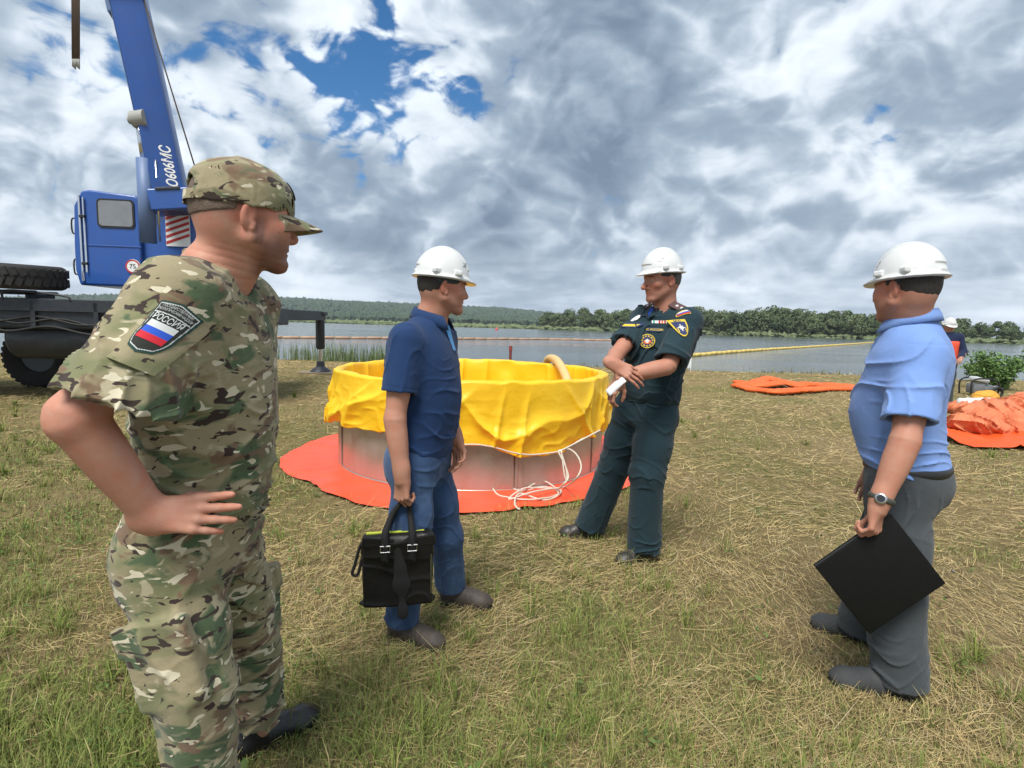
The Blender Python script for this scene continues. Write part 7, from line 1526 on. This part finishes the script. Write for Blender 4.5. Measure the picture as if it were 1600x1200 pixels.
# ------------------------------------------------------------------ cut hay, grass and weeds on the meadow
def meadow_cover():
    rs = np.random.RandomState(5)
    def pts(n, y0=.95, y1=19.4, pw=1.0):
        u = rs.rand(n); y = 1 / (1 / y0 + u * (1 / y1 - 1 / y0)) if pw == 1.0 else (y0 ** (1 - pw) + u * (y1 ** (1 - pw) - y0 ** (1 - pw))) ** (1 / (1 - pw))
        x = (rs.rand(n) * 2 - 1) * (y * 1.02 + .5); P = np.stack([x, y], -1)
        th = np.arctan2(y - PC[1], x - PC[0]); r = np.hypot(x - PC[0], y - PC[1]); return P[r > sheet_r(th) - .02]
    def greenness(P): return .50 * vnoise(P, .55, 71) + .42 * vnoise(P, 1.6, 72) + .25 * vnoise(P, 4.5, 73) - .05 * np.clip(P[:, 1] - 4, 0, 6) + .46 * np.clip((-P[:, 0] - .5) / 1.4, -.35, 1.2) * np.clip((9 - P[:, 1]) / 6, 0, 1) + .14 + .18 * np.clip((3.2 - P[:, 1]) / 1.5, 0, 1)
    def blades(P, ln, wd, lean, az, bend, col, zoff=0.0):
        n = len(P); z = ground_h(P[:, 0], P[:, 1]) + zoff; b = np.stack([P[:, 0], P[:, 1], z], -1); d = np.stack([np.cos(az), np.sin(az), np.zeros(n)], -1); s = np.stack([-np.sin(az), np.cos(az), np.zeros(n)], -1)
        up = V(0, 0, 1); hz = np.sin(lean)[:, None] * d; vt = np.cos(lean)[:, None] * up; m = b + (hz + vt) * (ln * .55)[:, None]; l2 = lean + bend; t = m + (np.sin(l2)[:, None] * d + np.cos(l2)[:, None] * up) * (ln * .45)[:, None]
        t[:, 2] = np.maximum(t[:, 2], z + .004); m[:, 2] = np.maximum(m[:, 2], z + .003)
        tw = rs.uniform(-.9, .9, n)[:, None]; sw = nrmr(s + up * tw); w = wd[:, None] * .5; v = np.stack([b - sw * w, b + sw * w, m + sw * w * .85, m - sw * w * .85, t], 1).reshape(-1, 3); i = np.arange(n) * 5
        return v, np.stack([i, i + 1, i + 2, i + 3], -1), np.stack([i + 3, i + 2, i + 4], -1), np.repeat(col, 5, 0)
    nrmr = lambda a: a / (np.linalg.norm(a, axis=1, keepdims=True) + 1e-9)
    def out(name, sets, label, cat, m):
        v, q, t, c, n = [], [], [], [], 0
        for a in sets: v.append(a[0]); q.append(a[1] + n); t.append(a[2] + n); c.append(a[3]); n += len(a[0])
        me = fmesh(name, np.concatenate(v), [np.concatenate(q), np.concatenate(t)], False); C = np.concatenate(c); at_ = me.color_attributes.new('tint', 'FLOAT_COLOR', 'POINT'); at_.data.foreach_set('color', np.concatenate([C, np.ones((len(C), 1))], 1).astype(np.float32).ravel()); tag(link(name, me, m), label, cat, kind='stuff')
    def bm_(name):
        def ex(m, nt, N, L, b, tc): a = N.new('ShaderNodeAttribute'); a.attribute_name = 'tint'; L.new(a.outputs['Color'], b.inputs['Base Color'])
        return mat(name, (.2, .2, .1), .8, spec=.2, extra=ex)
    M = bm_('grass_blades')
    # straw lying flat
    P = pts(230000, pw=1.55); g = greenness(P); y = P[:, 1]; dry = .5 + .5 * vnoise(P, 1.1, 77) + .35 * vnoise(P, 4, 78); P = P[(rs.rand(len(P)) < np.clip(.25 + 1.0 * dry - .75 * g, .06, 1))]; n = len(P); y = P[:, 1]
    k = rs.rand(n, 1); col = (V(.56, .445, .215) * (1 - k) + V(.36, .255, .115) * k) * rs.uniform(.6, 1.22, (n, 1)); grey = rs.rand(n) < .10; col[grey] = V(.47, .39, .24) * rs.uniform(.7, 1.2, (grey.sum(), 1))
    az = rs.rand(n) * 6.283 + .0; az = np.where(rs.rand(n) < .45, vnoise(P, .8, 79) * 3.0 + rs.randn(n) * .5, az)
    straw = blades(P, np.where(rs.rand(n) < .03, rs.uniform(.18, .40, n), rs.uniform(.025, .13, n)) * np.clip(.8 + y * .04, .8, 1.5), np.maximum(.0013 * rs.uniform(.7, 1.5, n), y * .00072), R(90) - np.abs(rs.randn(n)) * .18, az, rs.randn(n) * .12, col, rs.rand(n) * .022)
    out('cut_hay', [straw], 'dry cut hay strewn over the meadow', 'hay', M)
    # green and yellowing blades
    P = pts(210000, pw=1.55); g = greenness(P); P = P[rs.rand(len(P)) < np.clip(.28 + 1.6 * g, .04, 1)]; n = len(P); y = P[:, 1]; g = greenness(P)
    k = rs.rand(n, 1); col = V(.130, .190, .045) * (1 - k) + V(.285, .300, .095) * k; yl = rs.rand(n) < np.clip(.42 - .6 * g, .08, .7); col[yl] = (V(.34, .275, .12) * (.6 + .6 * rs.rand(yl.sum(), 1))); col *= rs.uniform(.7, 1.2, (n, 1))
    tall = np.clip(.6 + 1.2 * vnoise(P, 2.3, 74), .25, 1.6); ln = rs.uniform(.014, .050, n) * (.5 + .8 * tall) * np.clip(1.0 + .8 * g, .6, 1.8)
    gr = blades(P, ln, np.maximum(.0022 * rs.uniform(.7, 1.4, n), y * .0010), np.abs(rs.randn(n)) * .42 + .05, rs.rand(n) * 6.283, rs.uniform(.1, .8, n), col)
    # tufts of longer grass
    c = pts(1500, pw=1.45); gc = greenness(c); c = c[(rs.rand(len(c)) < np.clip(.15 + 1.1 * gc, .03, .9)) & (c[:, 1] < 12)]; P2, A2, L2 = [], [], []
    for p in c:
        m = rs.randint(14, 40); a = rs.rand(m) * 6.283; P2.append(p + np.stack([np.cos(a), np.sin(a)], -1) * (rs.rand(m, 1) * .035)); A2.append(a + rs.randn(m) * .3); L2.append(rs.uniform(.06, .17, m) * rs.uniform(.7, 1.2))
    P = np.concatenate(P2); n = len(P); y = P[:, 1]; k = rs.rand(n, 1); col = (V(.100, .165, .030) * (1 - k) + V(.22, .25, .06) * k) * rs.uniform(.75, 1.15, (n, 1)); yl = rs.rand(n) < .14; col[yl] = V(.36, .30, .14)
    tf = blades(P, np.concatenate(L2), np.maximum(.0030 * rs.uniform(.7, 1.3, n), y * .0010), np.abs(rs.randn(n)) * .30 + .15, np.concatenate(A2), rs.uniform(.3, 1.2, n), col)
    # reeds on the bank, left of the pool
    xr = rs.uniform(-12, -3.1, 2600); P = np.stack([xr, 18.9 + rs.rand(2600) * 1.3], -1); P = P[rs.rand(len(P)) < np.clip(.65 + .9 * vnoise(P, .9, 8), .05, 1)]; n = len(P); k = rs.rand(n, 1); rd_ = blades(P, rs.uniform(.35, .85, n), np.full(n, .020), np.abs(rs.randn(n)) * .12, rs.rand(n) * 6.283, rs.uniform(0, .4, n), (V(.075, .125, .035) * (1 - k) + V(.17, .21, .08) * k))
    xr = rs.uniform(-3, 20, 3000); P = np.stack([xr, 18.6 + rs.rand(3000) * 1.5], -1); P = P[rs.rand(len(P)) < np.clip(.25 + .9 * vnoise(P, .9, 9), .02, 1)]; n = len(P); k = rs.rand(n, 1); rd2 = blades(P, rs.uniform(.06, .22, n), np.full(n, .020), np.abs(rs.randn(n)) * .3, rs.rand(n) * 6.283, rs.uniform(0, .6, n), (V(.12, .13, .05) * (1 - k) + V(.30, .25, .12) * k))
    out('meadow_grass', [gr, tf, rd2], 'short green and yellow grass growing through the hay', 'grass', M); out('bank_reeds', [rd_], 'tall green reeds on the bank behind the crane jack', 'reeds', M)
    # broad-leaved weeds
    c = pts(5200, pw=1.5, y1=9); w = .9 * np.clip((-c[:, 0] - .9) / 1.2, 0, 1) + .05 + .5 * (vnoise(c, 1.4, 81) > .35); c = c[rs.rand(len(c)) < w * np.clip(.5 + vnoise(c, 1.1, 82) * 1.2, 0, 1)]; cen, nn, sz, cc = [], [], [], []
    for p in c:
        m = rs.randint(5, 13); a = rs.rand(m) * 6.283; r = rs.uniform(.01, .055, m); h = rs.uniform(.015, .075, m); z0 = float(ground_h(p[0], p[1])); cen.append(np.stack([p[0] + np.cos(a) * r, p[1] + np.sin(a) * r, z0 + h], -1)); q = np.stack([np.cos(a) * .5, np.sin(a) * .5, np.ones(m)], -1) + rs.randn(m, 3) * .2; nn.append(nrmr(q)); sz.append(rs.uniform(.005, .012, m)); cc.append(V(.080, .130, .038) * rs.uniform(.6, 1.25, (m, 1)) + V(.02, .01, 0) * rs.rand(m, 1))
    cen, nn, sz, cc = map(np.concatenate, (cen, nn, sz, cc)); v, F = quads_cloud(cen, sz, nn, rs, .7); me = fmesh('weeds', v, F, False); at_ = me.color_attributes.new('tint', 'FLOAT_COLOR', 'POINT'); at_.data.foreach_set('color', np.concatenate([np.repeat(cc, 4, 0), np.ones((len(v), 1))], 1).astype(np.float32).ravel()); tag(link('weeds', me, M), 'low leafy weeds scattered in the grass at the left', 'weeds', kind='stuff')
meadow_cover()
